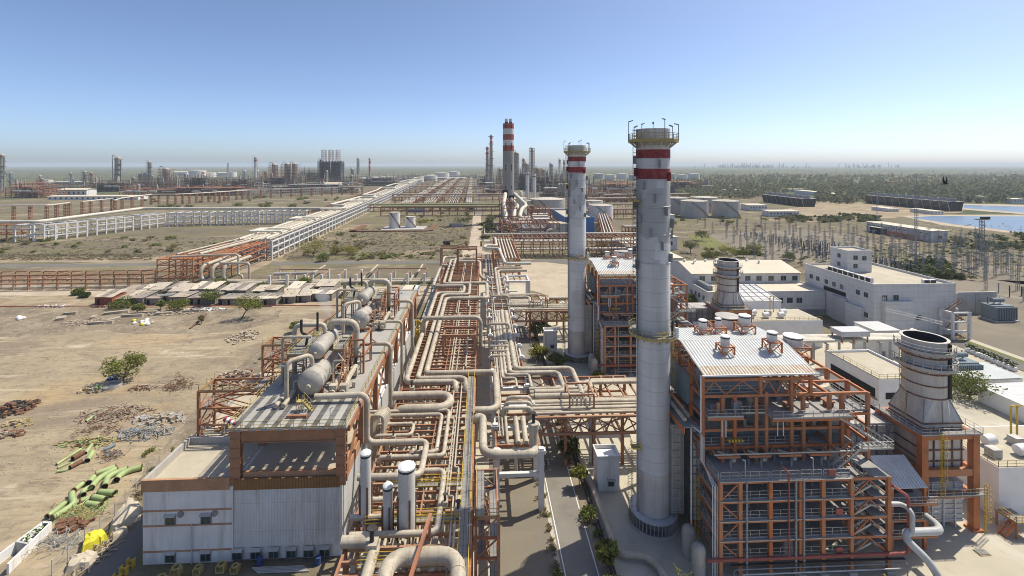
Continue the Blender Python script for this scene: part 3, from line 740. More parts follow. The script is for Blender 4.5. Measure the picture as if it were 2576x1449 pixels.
# ---------------------------------------------------------------- pipe racks
def snap(pts):
    out = [Vector(pts[0])]
    for p in pts[1:]:
        a = out[-1]; q = Vector(p)
        if abs(q.x - a.x) > abs(q.y - a.y): q.y = a.y
        else: q.x = a.x
        out.append(q)
    return out
G6, G5, G1 = (1600, 900, 2.229), (1400, 1500, 1.8025), (1900, 1500, 1.8025)
def trace(rg, pts, z, sn=True):
    P_ = [at(x, y, z) for x, y in reg(*rg, pts)]
    return snap(P_) if sn else P_
def drop(path, dz, first=False, last=True):
    p = [Vector(q) for q in path]
    if last: p.append(p[-1] + Vector((0, 0, -dz)))
    if first: p.insert(0, p[0] + Vector((0, 0, -dz)))
    return p

def rack(label, p0, p1, w, levels, nb, mcol='red', mbeam='red', cw=.45, bw=.3, sub=0, brace=False, rows=2, simple=False, group=None, name='pipe_rack', gap=0, stub=.0, mid=True):
    p0, p1 = Vector((p0[0], p0[1], 0)), Vector((p1[0], p1[1], 0))
    L = (p1 - p0).length
    ang = math.atan2(p1.y - p0.y, p1.x - p0.x)
    top = levels[-1]
    cols, cross, lng, brc = [], [], [], []
    for i in range(nb + 1):
        x = L * i / nb
        for r in range(rows):
            y = w * r / max(1, rows - 1)
            cols.append(MB().bx(x - cw / 2, x + cw / 2, y - cw / 2, y + cw / 2, 0, top + stub))
        for z in levels:
            cross.append(MB().bx(x - bw / 2, x + bw / 2, cw / 2, w - cw / 2, z - bw * 1.3, z - .01))
        if i < nb and not (gap and (i + 1) % gap == 0):
            x2 = L * (i + 1) / nb
            for z in levels:
                for y in (0, w):
                    lng.append(MB().bx(x + cw / 2, x2 - cw / 2, y - bw / 2, y + bw / 2, z - bw * 1.3 - .02, z - .03))
            if sub:
                for k in range(1, sub + 1):
                    xs = x + (x2 - x) * k / (sub + 1)
                    cross.append(MB().bx(xs - bw * .4, xs + bw * .4, bw / 2, w - bw / 2, top - bw * 1.2, top - .04))
                if mid:
                    lng.append(MB().bx(x + bw / 2, x2 - bw / 2, w * .45 - .1, w * .45 + .1, top - bw * 1.5, top - .06))
            if brace and i % brace == 0:
                for y in (0, w):
                    za, zb = levels[-2] if len(levels) > 1 else 0, top
                    brc.append(MB().beam((x, y, za), (x2, y, zb - .3), .18))
                    brc.append(MB().beam((x2, y, za), (x, y, zb - .3), .18))
    if simple:
        b = MB()
        for l in (cols, cross, lng, brc):
            for q in l: b._add(q.v, q.f)
        b.mi = []
        return b.build(name, M[mbeam], loc=(0, 0, 0), label=label, cat='pipe rack', group=group), p0, ang
    t = thing(name, label, 'pipe rack', (0, 0, 0), 0, group)
    for nm, l, m in (('column', cols, mcol), ('crossbeam', cross, mbeam), ('long_beam', lng, mbeam), ('brace', brc, mbeam)):
        for q in l[:95]: q.build(nm, M[m], t)
        if len(l) > 95:
            b = MB()
            for q in l[95:]: b._add(q.v, q.f)
            b.build(nm, M[m], t, kind='stuff')
    t.location = p0; t.rotation_euler = (0, 0, ang)
    return t
def place(o):  # for simple racks
    o[0].location = o[1]; o[0].rotation_euler = (0, 0, o[2]); return o[0]

# main rack: red steel, four rows wide, from the camera's feet to the crossroad
rack('long red steel pipe rack carrying three fat grey pipes', (-1.4, 48), (-1.4, 234), 16, [7.6, 11.0], 31, sub=2, brace=5, rows=3, cw=.5, bw=.34)
mw = thing('walkway', 'grey grating walkway with yellow rails along the right edge of the red rack', 'walkway', (-2.2, 80, 11.2))
MB().bx(-2.9, -1.6, 46, 108, 11.15, 11.25).build('grating', M['grate'], mw)
for x in (-2.95, -1.55): MB().rails([(x, 46, 11.25), (x, 108, 11.25)], w=.06, step=3).build('handrail', M['yellow'], mw)
for k, (y, x0) in enumerate(((70.5, -14), (63.5, -16), (56.5, -15))):
    t = thing('walkway', 'crosswise grey grating walkway over the red rack, %s from the camera' % ('farthest', 'middle', 'nearest')[k], 'walkway', (-8, y, 11.2))
    MB().bx(x0, -3.0, y, y + 1.1, 11.14, 11.24).build('grating', M['grate'], t)
    for yy in (y, y + 1.1): MB().rails([(x0, yy, 11.24), (-3.0, yy, 11.24)], w=.055, step=2.5).build('handrail', M['yellow'], t)
ZT = 11.75
A = trace(G6, [(500, 285), (395, 290), (350, 545), (572, 560), (572, 605), (320, 625), (90, 1310), (88, 1405), (498, 1415), (500, 1449)], ZT)
pipe('leftmost of three fat grey pipes winding along the red rack', drop(A, 4), .63, R=1.9)
A = trace(G6, [(560, 310), (455, 312), (400, 525), (622, 548), (622, 620), (375, 635), (165, 1340), (170, 1370), (590, 1370), (592, 1440)], ZT)
pipe('middle of three fat grey pipes winding along the red rack', drop(A, 4), .58, R=1.8)
A = trace(G6, [(690, 300), (495, 303), (445, 520), (775, 540), (780, 650), (410, 650), (265, 1290), (268, 1322), (850, 1320)], ZT)
A2 = trace(G5, [(1045, -14), (1045, 250), (900, 258)], ZT)
pipe('rightmost of three fat grey pipes, crossing from the red rack towards the white frames', A + A2[1:], .66, R=1.9)
A = trace(G5, [(905, 305), (958, 305), (958, 575), (1335, 580), (1335, 520)], ZT)
pipe('very thick grey pipe bent in a square U over the nearest white frame', drop([A[0] + Vector((0, 0, -4))] + A, 0, last=False) + [A[-1] + Vector((0, 0, 3.2))], .72, R=2.0)
t = thing('valve', 'black handwheel valve on the thick U pipe above the nearest white frame', 'valve', A[-1] + Vector((0, .1, 3.3)))
q = A[-1] + Vector((0, 0, 3.2))
MB().cyl(q, q + Vector((0, 0, 1.0)), .95, n=14).build('body', M['pipe'], t, smooth=True)
MB().cyl(q + Vector((0, 0, 1.0)), q + Vector((0, 0, 2.6)), .28, n=10).build('stem', M['soot'], t, smooth=True)
MB().cyl(q + Vector((-.1, 0, 2.6)), q + Vector((-.1, 0, 2.75)), .5, n=14).build('handwheel', M['soot'], t, smooth=True)
for k, (pts, r) in enumerate((([(110, 268), (715, 265), (692, 580), (200, 603)], .36), ([(100, 297), (662, 293), (632, 555), (420, 572)], .36), ([(200, 357), (462, 352), (445, 432), (160, 442)], .32))):
    A = trace(G5, pts, ZT)
    pipe('%s of the nested square pipe loops on the near part of the red rack' % ('outermost', 'second', 'innermost')[k], drop(A, 3.5), r, R=.9)
A = trace(G5, [(310, 150), (728, 150), (728, 236), (330, 238)], ZT + .2)
pipe('very fat grey pipe bent in a hairpin across the red rack', drop(A, 4), .85, R=3.2, n=14)
A = trace(G5, [(480, 692), (680, 690), (642, 1135), (0, 1150)], ZT)
pipe('grey pipe leaving the biggest silencer and turning back towards the white building', A, .42, R=1.1)
A = trace(G5, [(-60, 1205), (188, 1205), (188, 1320), (120, 1449), (110, 1560)], ZT)
pipe('fat grey pipe turning towards the camera at the near end of the red rack', A, .72, R=1.8, n=12)
A = trace(G5, [(225, 1560), (230, 1315), (785, 1312), (785, 1560)], ZT + .6)
pipe('fattest grey pipe arching nearest the camera on the red rack', drop(A, 4, True), .95, R=2.4, n=14)
A = trace(G5, [(0, 1030), (240, 1025)], ZT)
pipe('short grey pipe running left from the slim silencers', A, .40)
pipe('short grey pipe linking the two slim silencers', trace(G5, [(120, 900), (270, 900)], ZT), .36)
pipe('insulated pipe rising as a portal high across the red rack', [(-16.6, 134, 11), (-16.6, 134, 15.9), (-.2, 134, 15.9), (-.2, 134, 2)], .62, R=1.6)
pipe('insulated pipe folding down at the far end of the red rack, left side', [(-14, 222, 12), (-19.5, 222, 12), (-19.5, 228, 12), (-19.5, 228, 1.2)], .7, R=2)
pipe('insulated pipe folding down at the far end of the red rack, right side', [(-12, 225, 13.2), (-.6, 225, 13.2), (-.6, 214, 9), (1.5, 206, 9), (4.5, 206, 9)], .7, R=2)
for i, x in enumerate((-15.4, -14.3, -13.3, -12.4, -11.0, -9.9, -9.0, -8.1, -6.4, -5.4, -4.4)):
    r = (.3, .42, .25, .34, .5, .28, .36, .3, .45, .26, .36)[i]
    pipe('pipe lying on the lower tier of the long red rack', [(x, 47, 7.65 + r), (x, 232, 7.65 + r)], r, grp='pipes on the lower tier of the red rack', n=8)
for k, (x0, x1, y, z) in enumerate(((-10.9, -2.2, 213, 21), (-19, -11.2, 219, 20.5), (-9.8, -1.6, 120, 15.5))):
    t = thing('gantry', ('tall red portal gantry at the far end of the red rack', 'lower red portal gantry left of the tall one at the far end of the rack', 'squat red portal gantry standing midway on the red rack')[k], 'gantry', ((x0 + x1) / 2, y, 11))
    for x in (x0, x1):
        for yy in (y, y + 6): MB().bx(x - .35, x + .35, yy - .3, yy + .3, 11, z).build('column', M['red'], t)
    for yy in (y, y + 6): MB().bx(x0 - .35, x1 + .35, yy - .25, yy + .25, z, z + .7).build('beam', M['red'], t)
    for x in (x0, x1): MB().bx(x - .2, x + .2, y + .3, y + 5.7, z - .6, z - .01).build('beam', M['red'], t)
# silencers (three white drums)
for k, (xd, zb, zt, r, Y) in enumerate(((920, 10.6, 20.6, .72, 64.5), (975.5, 10.6, 16.9, .66, 63.2), (1023, 10.6, 19.7, 1.14, 62.8))):
    x = atY(xd, Y)
    t = thing('silencer', ('tall slim grey silencer drum nearest the white building', 'shortest grey silencer drum between the other two', 'fattest grey silencer drum with a domed white lid')[k], 'silencer', (x, Y, zb))
    MB().lathe((x, Y, 0), [(.02, zb), (r, zb), (r, zt - .75), (r * .99, zt - .7)], 22).build('drum', M['shellw'], t, smooth=True)
    MB().lathe((x, Y, 0), [(r * .96, zt - .75), (r * .96, zt - .3)], 22).build('gap_ring', M['soot'], t, smooth=True)
    MB().lathe((x, Y, 0), [(r * 1.02, zt - .42), (r * 1.03, zt - .2), (r * .7, zt + .02), (.02, zt + .12)], 22).build('lid', M['white'], t, smooth=True)
    for a in (0.5, 2.1, 3.6, 5.2):
        MB().beam((x + (r + .1) * math.cos(a), Y + (r + .1) * math.sin(a), zb - 1), (x + (r + .1) * math.cos(a), Y + (r + .1) * math.sin(a), zb + (zt - zb) * .55), .2).build('leg', M['rust'], t)
t = thing('davit', 'rusty pink lifting beam slanting over the near red rack', 'beam', (-6.5, 58, 11))
MB().beam((-6.7, 60.5, 11.2), (-6.7, 60.5, 14.6), .35).build('post', M['red'], t)
MB().beam((-6.6, 60.6, 14.5), (-8.0, 52, 13.6), .42).build('boom', M['farred'], t)
for k, (rg_, x, y, s) in enumerate(((G5, 313, 450, 1), (G5, 270, 515, .8), (G5, 490, 555, 1), (G5, 285, 585, .8), (G5, 685, 925, 1), (G5, 780, 985, 1.1), (G5, 445, 100, 1.3), (G5, 158, 1240, 1.8), (G5, 535, 200, .7))):
    q = trace(rg_, [(x, y)], 12.1)[0]
    t = thing('valve', 'dusty grey valve with stem sitting on the near pipes of the red rack', 'valve', q, group='valves on the near red rack')
    MB().box(q, .8 * s, .8 * s, .8 * s).build('body', M['pipe'], t)
    MB().cyl(q + Vector((0, 0, .3 * s)), q + Vector((0, 0, 1.3 * s)), .16 * s, n=8).build('stem', M['soot'], t, smooth=True)
    MB().cyl(q + Vector((0, 0, 1.3 * s)), q + Vector((0, 0, 1.36 * s)), .34 * s, n=12).build('handwheel', M['soot'], t, smooth=True)
for i in range(12):
    q = trace(G5, [random.choice([(845, 180 + i * 105), (300, 160), (620, 640)]) if i > 8 else (850, 190 + i * 130)], 11.2)[0]
    b = MB(); b.beam(q, q + Vector((0, 0, 2.6)), .07); b.beam(q + Vector((0, 0, 2.6)), q + Vector((.5, -.1, 2.8)), .14, .1)
    b.build('lamp_post', M['steelg'], label='thin grey lamp post beside the walkway of the red rack', cat='lamp', group='lamp posts on the red rack')
stair_tower(-0.75, 2.4, 64, 74, 0, 11.2, 'rust red stair tower beside the walkway of the long red rack', 4, 'red')

# second rack: white concrete portals
t2 = thing('pipe_rack', 'white concrete pipe rack with red crossbeams beside the plant road', 'pipe rack', (6.5, 80, 0))
P = Parts(t2)
for i in range(17):
    y = 80 + i * 7.8
    for x in (2.7, 10.4):
        P.add('column', M['concw'], MB().bx(x - .45, x + .45, y - .4, y + .4, 0, 10.9))
        P.add('cap', M['concw'], MB().bx(x - .75, x + .75, y - .55, y + .55, 10.0, 10.6))
    for z in (6.7, 10.2): P.add('crossbeam', M['concw'], MB().bx(3.15, 9.95, y - .32, y + .32, z - .6, z))
    if i < 16:
        for k in (1, 2): P.add('steel_beam', M['red'], MB().bx(2.9, 10.2, y + 2.6 * k - .15, y + 2.6 * k + .15, 9.5, 10.0))
        for x in (2.7, 10.4): P.add('long_beam', M['concw'] if i % 2 else M['red'], MB().bx(x - .2, x + .2, y + .4, y + 7.4, 9.3, 9.9))
P.done()
ZR = 10.85
for k, (pts, r) in enumerate((([(1130, 405), (870, 405), (905, 628), (1240, 630), (1262, 712), (965, 716)], .62), ([(1090, 380), (850, 405), (885, 645), (1150, 645), (1172, 695), (1000, 698)], .55))):
    pipe(('outer', 'inner')[k] + ' of two grey pipes zigzagging along the far white rack', trace(G6, pts, ZR), r, R=1.8)
for i, (x, ya, yb, j) in enumerate(((3.4, 84, 170, .12), (4.0, 84, 205, .16), (8.9, 112, 200, .14), (9.4, 112, 205, .18), (6.9, 120, 168, .13))):
    pipe('very thin pipe beside the others on the white rack', [(x, ya, 10.7), (x, (ya + yb) / 2, 10.7), (x + .5, (ya + yb) / 2, 10.7), (x + .5, yb, 10.7)], j, grp='very thin pipes on the white rack', R=.3, n=6)
for i, (x, ya, yb, j) in enumerate(((-3.6, 50, 112, .16), (-4.1, 50, 96, .12), (-5.2, 62, 130, .15), (-7.0, 100, 232, .2), (-7.6, 100, 232, .14), (-3.8, 112, 232, .22), (-10.5, 60, 84, .15))):
    pipe('very thin pipe lying on the open red beams right of the fat pipes', [(x, ya, 11.25), (x, ya * .6 + yb * .4, 11.25), (x - .7, ya * .6 + yb * .4, 11.25), (x - .7, yb, 11.25)], j, grp='very thin pipes on the red rack', R=.3, n=6)
for k, (pts, r) in enumerate((([(825, 760), (870, 1449)], .2), ([(845, 760), (900, 1449)], .2), ([(862, 762), (880, 1100), (905, 1360)], .24), ([(880, 762), (910, 1090), (915, 1200)], .28))):
    pipe('thin grey pipe running straight along the white concrete rack', trace(G6, pts, ZR - .2), r, grp='thin pipes along the white rack')
A = trace(G6, [(905, 765), (1000, 1322), (1410, 1312)], ZR); B_ = trace(G1, [(588, 0), (650, 118), (430, 122)], ZR)
pipe('grey pipe stepping from the white rack out to the branch rack, inner one', A + [Vector((A[-1].x, B_[1].y, ZR)), Vector((B_[2].x, B_[1].y, ZR))], .55, R=1.5)
A = trace(G6, [(942, 772), (1036, 1287), (1530, 1284)], ZR); B_ = trace(G1, [(700, 0), (772, 146), (430, 150)], ZR)
pipe('grey pipe stepping from the white rack out to the branch rack, outer one', A + [Vector((A[-1].x, B_[1].y, ZR)), Vector((B_[2].x, B_[1].y, ZR))], .6, R=1.5)
A = trace(G6, [(880, 800), (945, 1337), (1150, 1342), (1190, 1449)], ZR)
pipe('thin grey pipe making a square step over the white rack', A, .34, R=.9)
A = trace(G6, [(860, 820), (915, 1365), (1030, 1365), (1040, 1449)], ZR)
pipe('thinner grey pipe making a small square step over the white rack', A, .28, R=.8)
for k in range(4):
    y = 126 - k * 2.5
    pipe('small hooped pipe bridging the white rack from the left', [(2.2, y, 8), (2.2, y, 12.0 - .3 * k), (7.2, y, 12.0 - .3 * k), (7.2, y - .6, 10.4)], .25, grp='hooped pipes over the white rack')
pipe('larger hooped pipe over the far end of the white rack', [(3.2, 166, 9), (3.2, 166, 13), (9.8, 166, 13), (9.8, 166, 9)], .4)
pipe('hooped pipe at the middle of the white rack', [(2.0, 138, 8.5), (2.0, 138, 12.6), (8.4, 138, 12.6), (8.4, 136, 10.5)], .42)
for k in range(3):
    pipe('nested arch pipe over the near end of the white rack', [(5.2 - .5 * k, 93 - k * 1.1, 10.3), (5.2 - .5 * k, 93 - k * 1.1, 13.2 - .5 * k), (9.9, 93 - k * 1.1, 13.2 - .5 * k), (9.9, 93 - k * 1.1, 10.6)], .34, grp='nested arch pipes by the branch rack')
for k, x in enumerate((6.6, 8.0)):
    pipe('stub pipe pointing at the camera under the arches, %s one' % ('left', 'right')[k], [(x, 89, 11.2), (x, 82.5, 10.2)], .5)
pipe('thin stub pipe pointing at the camera beside the thick stubs', [(4.7, 90, 10.9), (4.7, 83, 10.0), (4.7, 83, 7)], .3)
pipe('small hooked pipe inside the nearest white frame', [(3.4, 84, 8), (3.4, 84, 9.6), (6.2, 82.4, 9.6), (6.2, 82.4, 4.4), (2.9, 82.4, 4.4)], .3, R=.7)

# branch racks towards the boilers
for k, (y0, w, x1) in enumerate(((91.5, 17, 34), (158, 14, 34))):
    nm = ('near', 'far')[k]
    rack('red lattice branch rack crossing the plant road, %s of two' % nm, (11, y0), (x1, y0), w, [6.6, 10.0], 4, sub=1, brace=1, cw=.55, bw=.34)
    t = thing('lattice_girder', 'red lattice girder with slanting bars on the camera side of the %s branch rack' % nm, 'girder', (20, y0 - .4, 7))
    b = MB()
    for z in (6.7, 9.9): b.bx(10.4, x1, y0 - .55, y0 - .25, z - .2, z + .2)
    b.build('chord', M['red'], t)
    n = 15
    for i in range(n):
        xa = 10.6 + (x1 - 10.6) * i / n; xb = 10.6 + (x1 - 10.6) * (i + 1) / n
        MB().beam((xa, y0 - .4, 6.7 if i % 2 else 9.9), (xb, y0 - .4, 9.9 if i % 2 else 6.7), .22).build('diagonal', M['red'], t)
    for i in range(8):
        r = (.3, .22, .34, .2, .25, .4, .3, .22)[i]
        pipe('straight grey pipe lying across the %s branch rack' % nm, [(10.2, y0 + .6 + i * .8, 10 + r), (x1 + 6, y0 + .6 + i * .8, 10 + r)], r, grp='straight pipes on the %s branch rack' % nm)
    for i in range(3):
        y = y0 + 6.8 + i * 1.5
        pipe('%s jogged grey pipe on the %s branch rack' % (('front', 'middle', 'back')[i], nm), [(10.5, y, 10.7), (21.5 + i * 1.5, y, 10.7), (21.5 + i * 1.5, y + 5.5 - i, 10.7), (x1 + 5, y + 5.5 - i, 10.7)], .45, R=1.2)
    t = thing('valve_skid', 'open red frame with a row of small valves on the %s branch rack' % nm, 'valves', (20, y0 + 4, 10))
    b = MB()
    for x in (18, 23):
        for y in (y0 + 2, y0 + 7): b.bx(x - .15, x + .15, y - .15, y + .15, 10, 13)
    for y in (y0 + 2, y0 + 7): b.bx(18, 23, y - .15, y + .15, 13, 13.3)
    for x in (18, 23): b.bx(x - .15, x + .15, y0 + 2.15, y0 + 6.85, 13, 13.25)
    b.build('frame', M['red'], t)
    for i in range(5): MB().cyl((18.8 + i * .9, y0 + 3, 10.3), (18.8 + i * .9, y0 + 3, 12), .2, n=8).build('valve', M['steelg'], t, smooth=True)
# far right turn of the white rack: single white bridge portal
t = thing('bridge_frame', 'white concrete bridge frame carrying pipes at the far end of the white rack', 'frame', (16, 203, 0))
for x in (11.5, 20.5):
    for y in (198, 208): MB().bx(x - .5, x + .5, y - .45, y + .45, 0, 10.4).build('column', M['concw'], t)
for y in (198, 208): MB().bx(11, 21, y - .4, y + .4, 9.6, 10.35).build('beam', M['concw'], t)
for x in (11.5, 20.5): MB().bx(x - .35, x + .35, 198.5, 207.5, 9.5, 10.3).build('beam', M['concw'], t)

# yellow gas skid between building and rack
t = thing('gas_skid', 'bright yellow gas pipe skid behind the steel deck', 'pipework', (-20, 152, 0))
random.seed(3)
for i in range(14):
    x, y = -24 + (i % 7) * 1.0, 150 + (i // 7) * 4
    MB().pipe([(x, y, 0), (x, y, 3 + random.random() * 6), (x + random.choice((-1.5, 1.5)), y, 3 + random.random() * 6), (x + .5, y + 2, random.random() * 2)], .26, .4, 6).build('pipe', M['yellow'], t, smooth=True)
for z in (2, 4.5, 7): MB().pipe([(-24.5, 149.5, z), (-17, 149.5, z)], .22, n=6).build('header', M['yellow'], t, smooth=True)
b = MB()
for x in (-24.6, -21, -17):
    for y in (149, 155): b.bx(x - .12, x + .12, y - .12, y + .12, 0, 8)
b.build('frame', M['yellow'], t)

# ---------------------------------------------------------------- racks in the middle distance, left
# red low rack along the dirt road
r = rack('low red steel pipe rack with open bays along the dirt track', (-330, 231), (-163, 231), 8, [3.4, 5.4, 7.5], 25, cw=.42, bw=.3, brace=6)
for i, (y, rr, z) in enumerate(((233, .55, .9), (234.6, .4, .9), (236.4, .5, 3.9))):
    pipe('%s grey pipe inside the low red rack' % ('front', 'middle', 'raised')[i], [(-330, y, z), (-168, y, z), (-160, y + 3, z)], rr)
r = rack('front block of the red steel junction rack left of the bent pipes', (-163, 240.5), (-145.5, 240.5), 14, [3.2, 6.4, 9.6, 12.6], 3, 'orange', 'orange', cw=.5, bw=.34, sub=2, brace=2)
r = rack('rear block of the red steel junction rack behind the bent pipes', (-160, 256), (-134.5, 256), 40, [4.4, 8.6, 12.4], 5, 'orange', 'orange', cw=.5, bw=.34, sub=1, brace=2)
t = thing('truss_girder', 'red lattice side girder leading to the white diagonal rack', 'girder', (-140, 276, 9))
a, bq = Vector((-146, 250, 9)), Vector((-133, 296, 9))
for z in (0, 3.2): MB().beam(a + Vector((0, 0, z)), bq + Vector((0, 0, z)), .4).build('chord', M['orange'], t)
for i in range(16):
    p, q = a + (bq - a) * i / 16, a + (bq - a) * (i + 1) / 16
    MB().beam(p + Vector((0, 0, 0 if i % 2 else 3.2)), q + Vector((0, 0, 3.2 if i % 2 else 0)), .22).build('diagonal', M['orange'], t)
for k, (xf, xt, rr) in enumerate(((-148, -141.5, .9), (-154, -147, .5), (-159.5, -154, .5))):
    pipe('long pale pipe on top of the red junction rack, %s' % ('right', 'middle', 'left')[k], [(xf, 250, 13.2), (xt, 297, 13.2), (xt - 22, 760, 13.2)], rr)
for k in range(3):
    x = -140 + k * 5.6
    pipe('fat swan-neck pipe curving down by the red junction rack, %s of three' % ('left', 'middle', 'right')[k], [(x + 1, 262, 9.4), (x - .5, 246, 9.2), (x - 2, 241, 8.2), (x - 2, 241, 1.2), (x + 16, 238.5, 1.2), (-60, 238.5 - k * 1.2, 1.2)], .95, R=4.5, n=12)
pipe('hooped grey pipe in front of the red junction rack, tall one', [(-157, 241, 12), (-157, 241, 13.6), (-134, 246, 13.6), (-126, 246, 13.6), (-126, 246, 3), (-123, 244, 3), (-123, 244, 1)], .55)
pipe('hooped grey pipe in front of the red junction rack, low one', [(-133, 243, 8), (-133, 243, 9.8), (-119, 243, 9.8), (-119, 243, 1)], .6)
# cross pipeway with white stub portals
t = thing('pipe_support_row', 'row of white concrete stub portals with red beams beside the crossroad', 'pipe rack', (-70, 236, 0))
P = Parts(t)
for i in range(11):
    x = -104 + i * 8.4
    for y in (232.5, 243): P.add('column', M['concw'], MB().bx(x - .5, x + .5, y - .5, y + .5, 0, 5.8))
    P.add('beam', M['red'], MB().bx(x - .25, x + .25, 233, 242.5, 5.0, 5.5))
    if i in (0, 1, 2, 6, 7, 8): P.add('beam', M['red'], MB().bx(x, x + 8.4, 242.75, 243.2, 5.9, 6.35))
P.done()
for i, (y, rr, z, m) in enumerate(((234, .75, 1.5, 'pipe'), (236.2, .55, 1.4, 'pipe'), (238.6, .7, 1.5, 'pipe'), (230.8, .25, .5, 'green'))):
    pipe(('fat pipe in front', 'thinner pipe', 'fat pipe behind', 'thin green pipe on low sleepers')[i] + ' between the white stub portals', [(-120, y, z), (-20, y, z)], rr, m)
for k, x in enumerate((-90, -61, -36)):
    pipe('dark pipe branching up through the stub portals, %s one' % ('left', 'middle', 'right')[k], [(x, 235, 1.6), (x, 246, 1.6), (x + 3, 246, 4), (x + 3, 262, 4)], .5)
pipe('dark brown pipe hooping over the crossroad verge', [(-106, 237, .6), (-106, 237, 5.2), (-84, 239, 5.2)], .8, 'duct', R=2)

# white diagonal rack towards the horizon
for k, (a, b_, n) in enumerate((((-131.5, 297), (-153, 783), 50), ((-153, 783), (-203, 1600), 50))):
    rack('white concrete pipe rack running diagonally to the horizon, %s stretch' % ('near', 'far')[k], a, b_, 25, [4.4, 8.6, 12.3], n, 'concw', 'concw', cw=1.0, bw=.6, rows=4 if k == 0 else 2, sub=0)
for i, o in enumerate((2, 4.2, 7.5, 9.5, 12.5, 15, 18, 20.5, 23)):
    rr = (.5, .9, .4, .55, .8, .4, .5, .7, .4)[i]
    pipe('pipe lying on top of the white diagonal rack', [(-131.5 - o, 298, 12.6 + rr), (-153 - o, 783, 12.6 + rr), (-203 - o, 1600, 12.6 + rr)], rr, 'pipew' if i % 2 else 'pipe', grp='pipes on the white diagonal rack')
for k, Y in enumerate((322, 395, 480, 590, 700)):
    x = -131.5 - (Y - 297) * .0442
    t = thing('expansion_loop', 'nest of U-shaped pipe loops on the white diagonal rack, %s from the camera' % 'first second third fourth fifth'.split()[k], 'pipe loop', (x - 12, Y, 13))
    for i in range(4):
        MB().pipe([(x - 2 - i * .5, Y - 3 + i * 1.3, 13), (x - 2 - i * .5, Y - 3 + i * 1.3, 15.2), (x - 24 + i * 2.0, Y - 3 + i * 1.3, 15.2), (x - 24 + i * 2.0, Y + 14 - i * 1.3, 15.2), (x - 3 - i * .5, Y + 14 - i * 1.3, 15.2), (x - 3 - i * .5, Y + 14 - i * 1.3, 13)], .5, 1.2, 8).build('pipe', M['pipew'], t, smooth=True)
G2 = (1024, 500, 2.5156)
A = trace(G2, [(-2900, 977), (-2190, 972), (-1150, 839), (880, 838), (905, 815), (745, 803), (1050, 722), (1190, 724), (1200, 708), (1065, 706), (1215, 655), (1255, 632), (1400, 634), (1405, 620), (1300, 618), (1400, 590), (1540, 584), (1550, 574), (1440, 572), (1530, 552), (1655, 548), (1660, 538), (1560, 538), (1700, 515), (1815, 490)], 15.7, False)
pipe('enormous pale pipeline zigzagging over white frames towards the horizon', A, 1.35, 'pipew', R=5, n=12)
rack('red steel trestle under the zigzag of the enormous pipeline', (-158, 470), (-188, 900), 14, [4.5, 9, 14], 36, 'farred', 'farred', cw=.6, bw=.4, brace=3)
rack('white three-storey pipe frames on the left, slanting stretch', (-342, 378), (-306, 462), 13, [4.6, 9, 13.4], 13, 'concw', 'concw', cw=.95, bw=.6, gap=5)
rack('white three-storey pipe frames on the left, straight stretch', (-304, 464), (-158, 486), 13, [4.6, 9, 13.4], 20, 'concw', 'concw', cw=.95, bw=.6, gap=6, brace=5)
rack('white two-bay frame at the left end of the slanting frames', (-363, 377), (-349, 377), 12, [4.6, 13.4], 1, 'concw', 'concw', cw=1, bw=.7)
rack('red lattice bridge beside the white frames', (-420, 380), (-366, 380), 12, [5.5, 13.2], 9, 'farred', 'farred', cw=.6, bw=.45, brace=1, sub=1)
for i in range(5):
    pipe('dark pipe inside the white three-storey frames', [(-420, 381 + i * 2, 9.4), (-345 + i, 381 + i * 2, 9.4), (-314 + i, 468 + i * 2, 9.4), (-160, 490 + i * 2, 9.4)], .45, 'duct', grp='dark pipes inside the white frames', n=6)

# red lattice piers with a pipeline
G1B = (0, 500, 2.5156)
piers = [(-60, 955), (140, 952), (305, 950), (472, 948), (570, 935), (660, 920), (700, 915), (830, 900), (912, 888), (1022, 872), (1125, 862), (1160, 878), (1230, 848), (1330, 832), (1430, 818), (1520, 802), (1600, 800), (1690, 800), (1765, 800), (1838, 796), (1905, 792), (1975, 786), (2035, 782), (2100, 776), (2160, 772), (2210, 768), (2257, 764), (2300, 760), (2380, 752), (2440, 748), (2500, 745)]
def pier(p, h, w=2.2, m='farred', label='', grp=None):
    b = MB()
    for sx in (-1, 1):
        for sy in (-1, 1): b.beam(p + Vector((sx * w / 2, sy * w / 2, 0)), p + Vector((sx * w / 2, sy * w / 2, h)), .4)
    n = 4
    for i in range(n):
        z0, z1 = h * i / n, h * (i + 1) / n
        for sy in (-1, 1):
            b.beam(p + Vector((-w / 2, sy * w / 2, z0)), p + Vector((w / 2, sy * w / 2, z1)), .3)
            b.beam(p + Vector((w / 2, sy * w / 2, z0)), p + Vector((-w / 2, sy * w / 2, z1)), .3)
        for sx in (-1, 1): b.beam(p + Vector((sx * w / 2, -w / 2, z0)), p + Vector((sx * w / 2, w / 2, z1)), .3)
    b.box(p + Vector((0, 0, h + .25)), w * 1.5, w * 1.5, .5)
    return b.build('lattice_pier', M[m], loc=p, label=label, cat='pier', group=grp)
tops = []
for x, y in reg(*G1B, piers):
    p = at(x, y, 0)
    h = 14.5
    pier(p, h, label='red lattice pier carrying the slanting pipeline on the left', grp='lattice piers of the slanting pipeline')
    tops.append(p + Vector((0, 0, h + 1.0)))
pipe('pale pipeline resting on the red lattice piers, left half', tops[:7], .8, 'pipew', n=8)
pipe('pale pipeline resting on the red lattice piers, right half', tops[7:], .8, 'pipew', n=8)
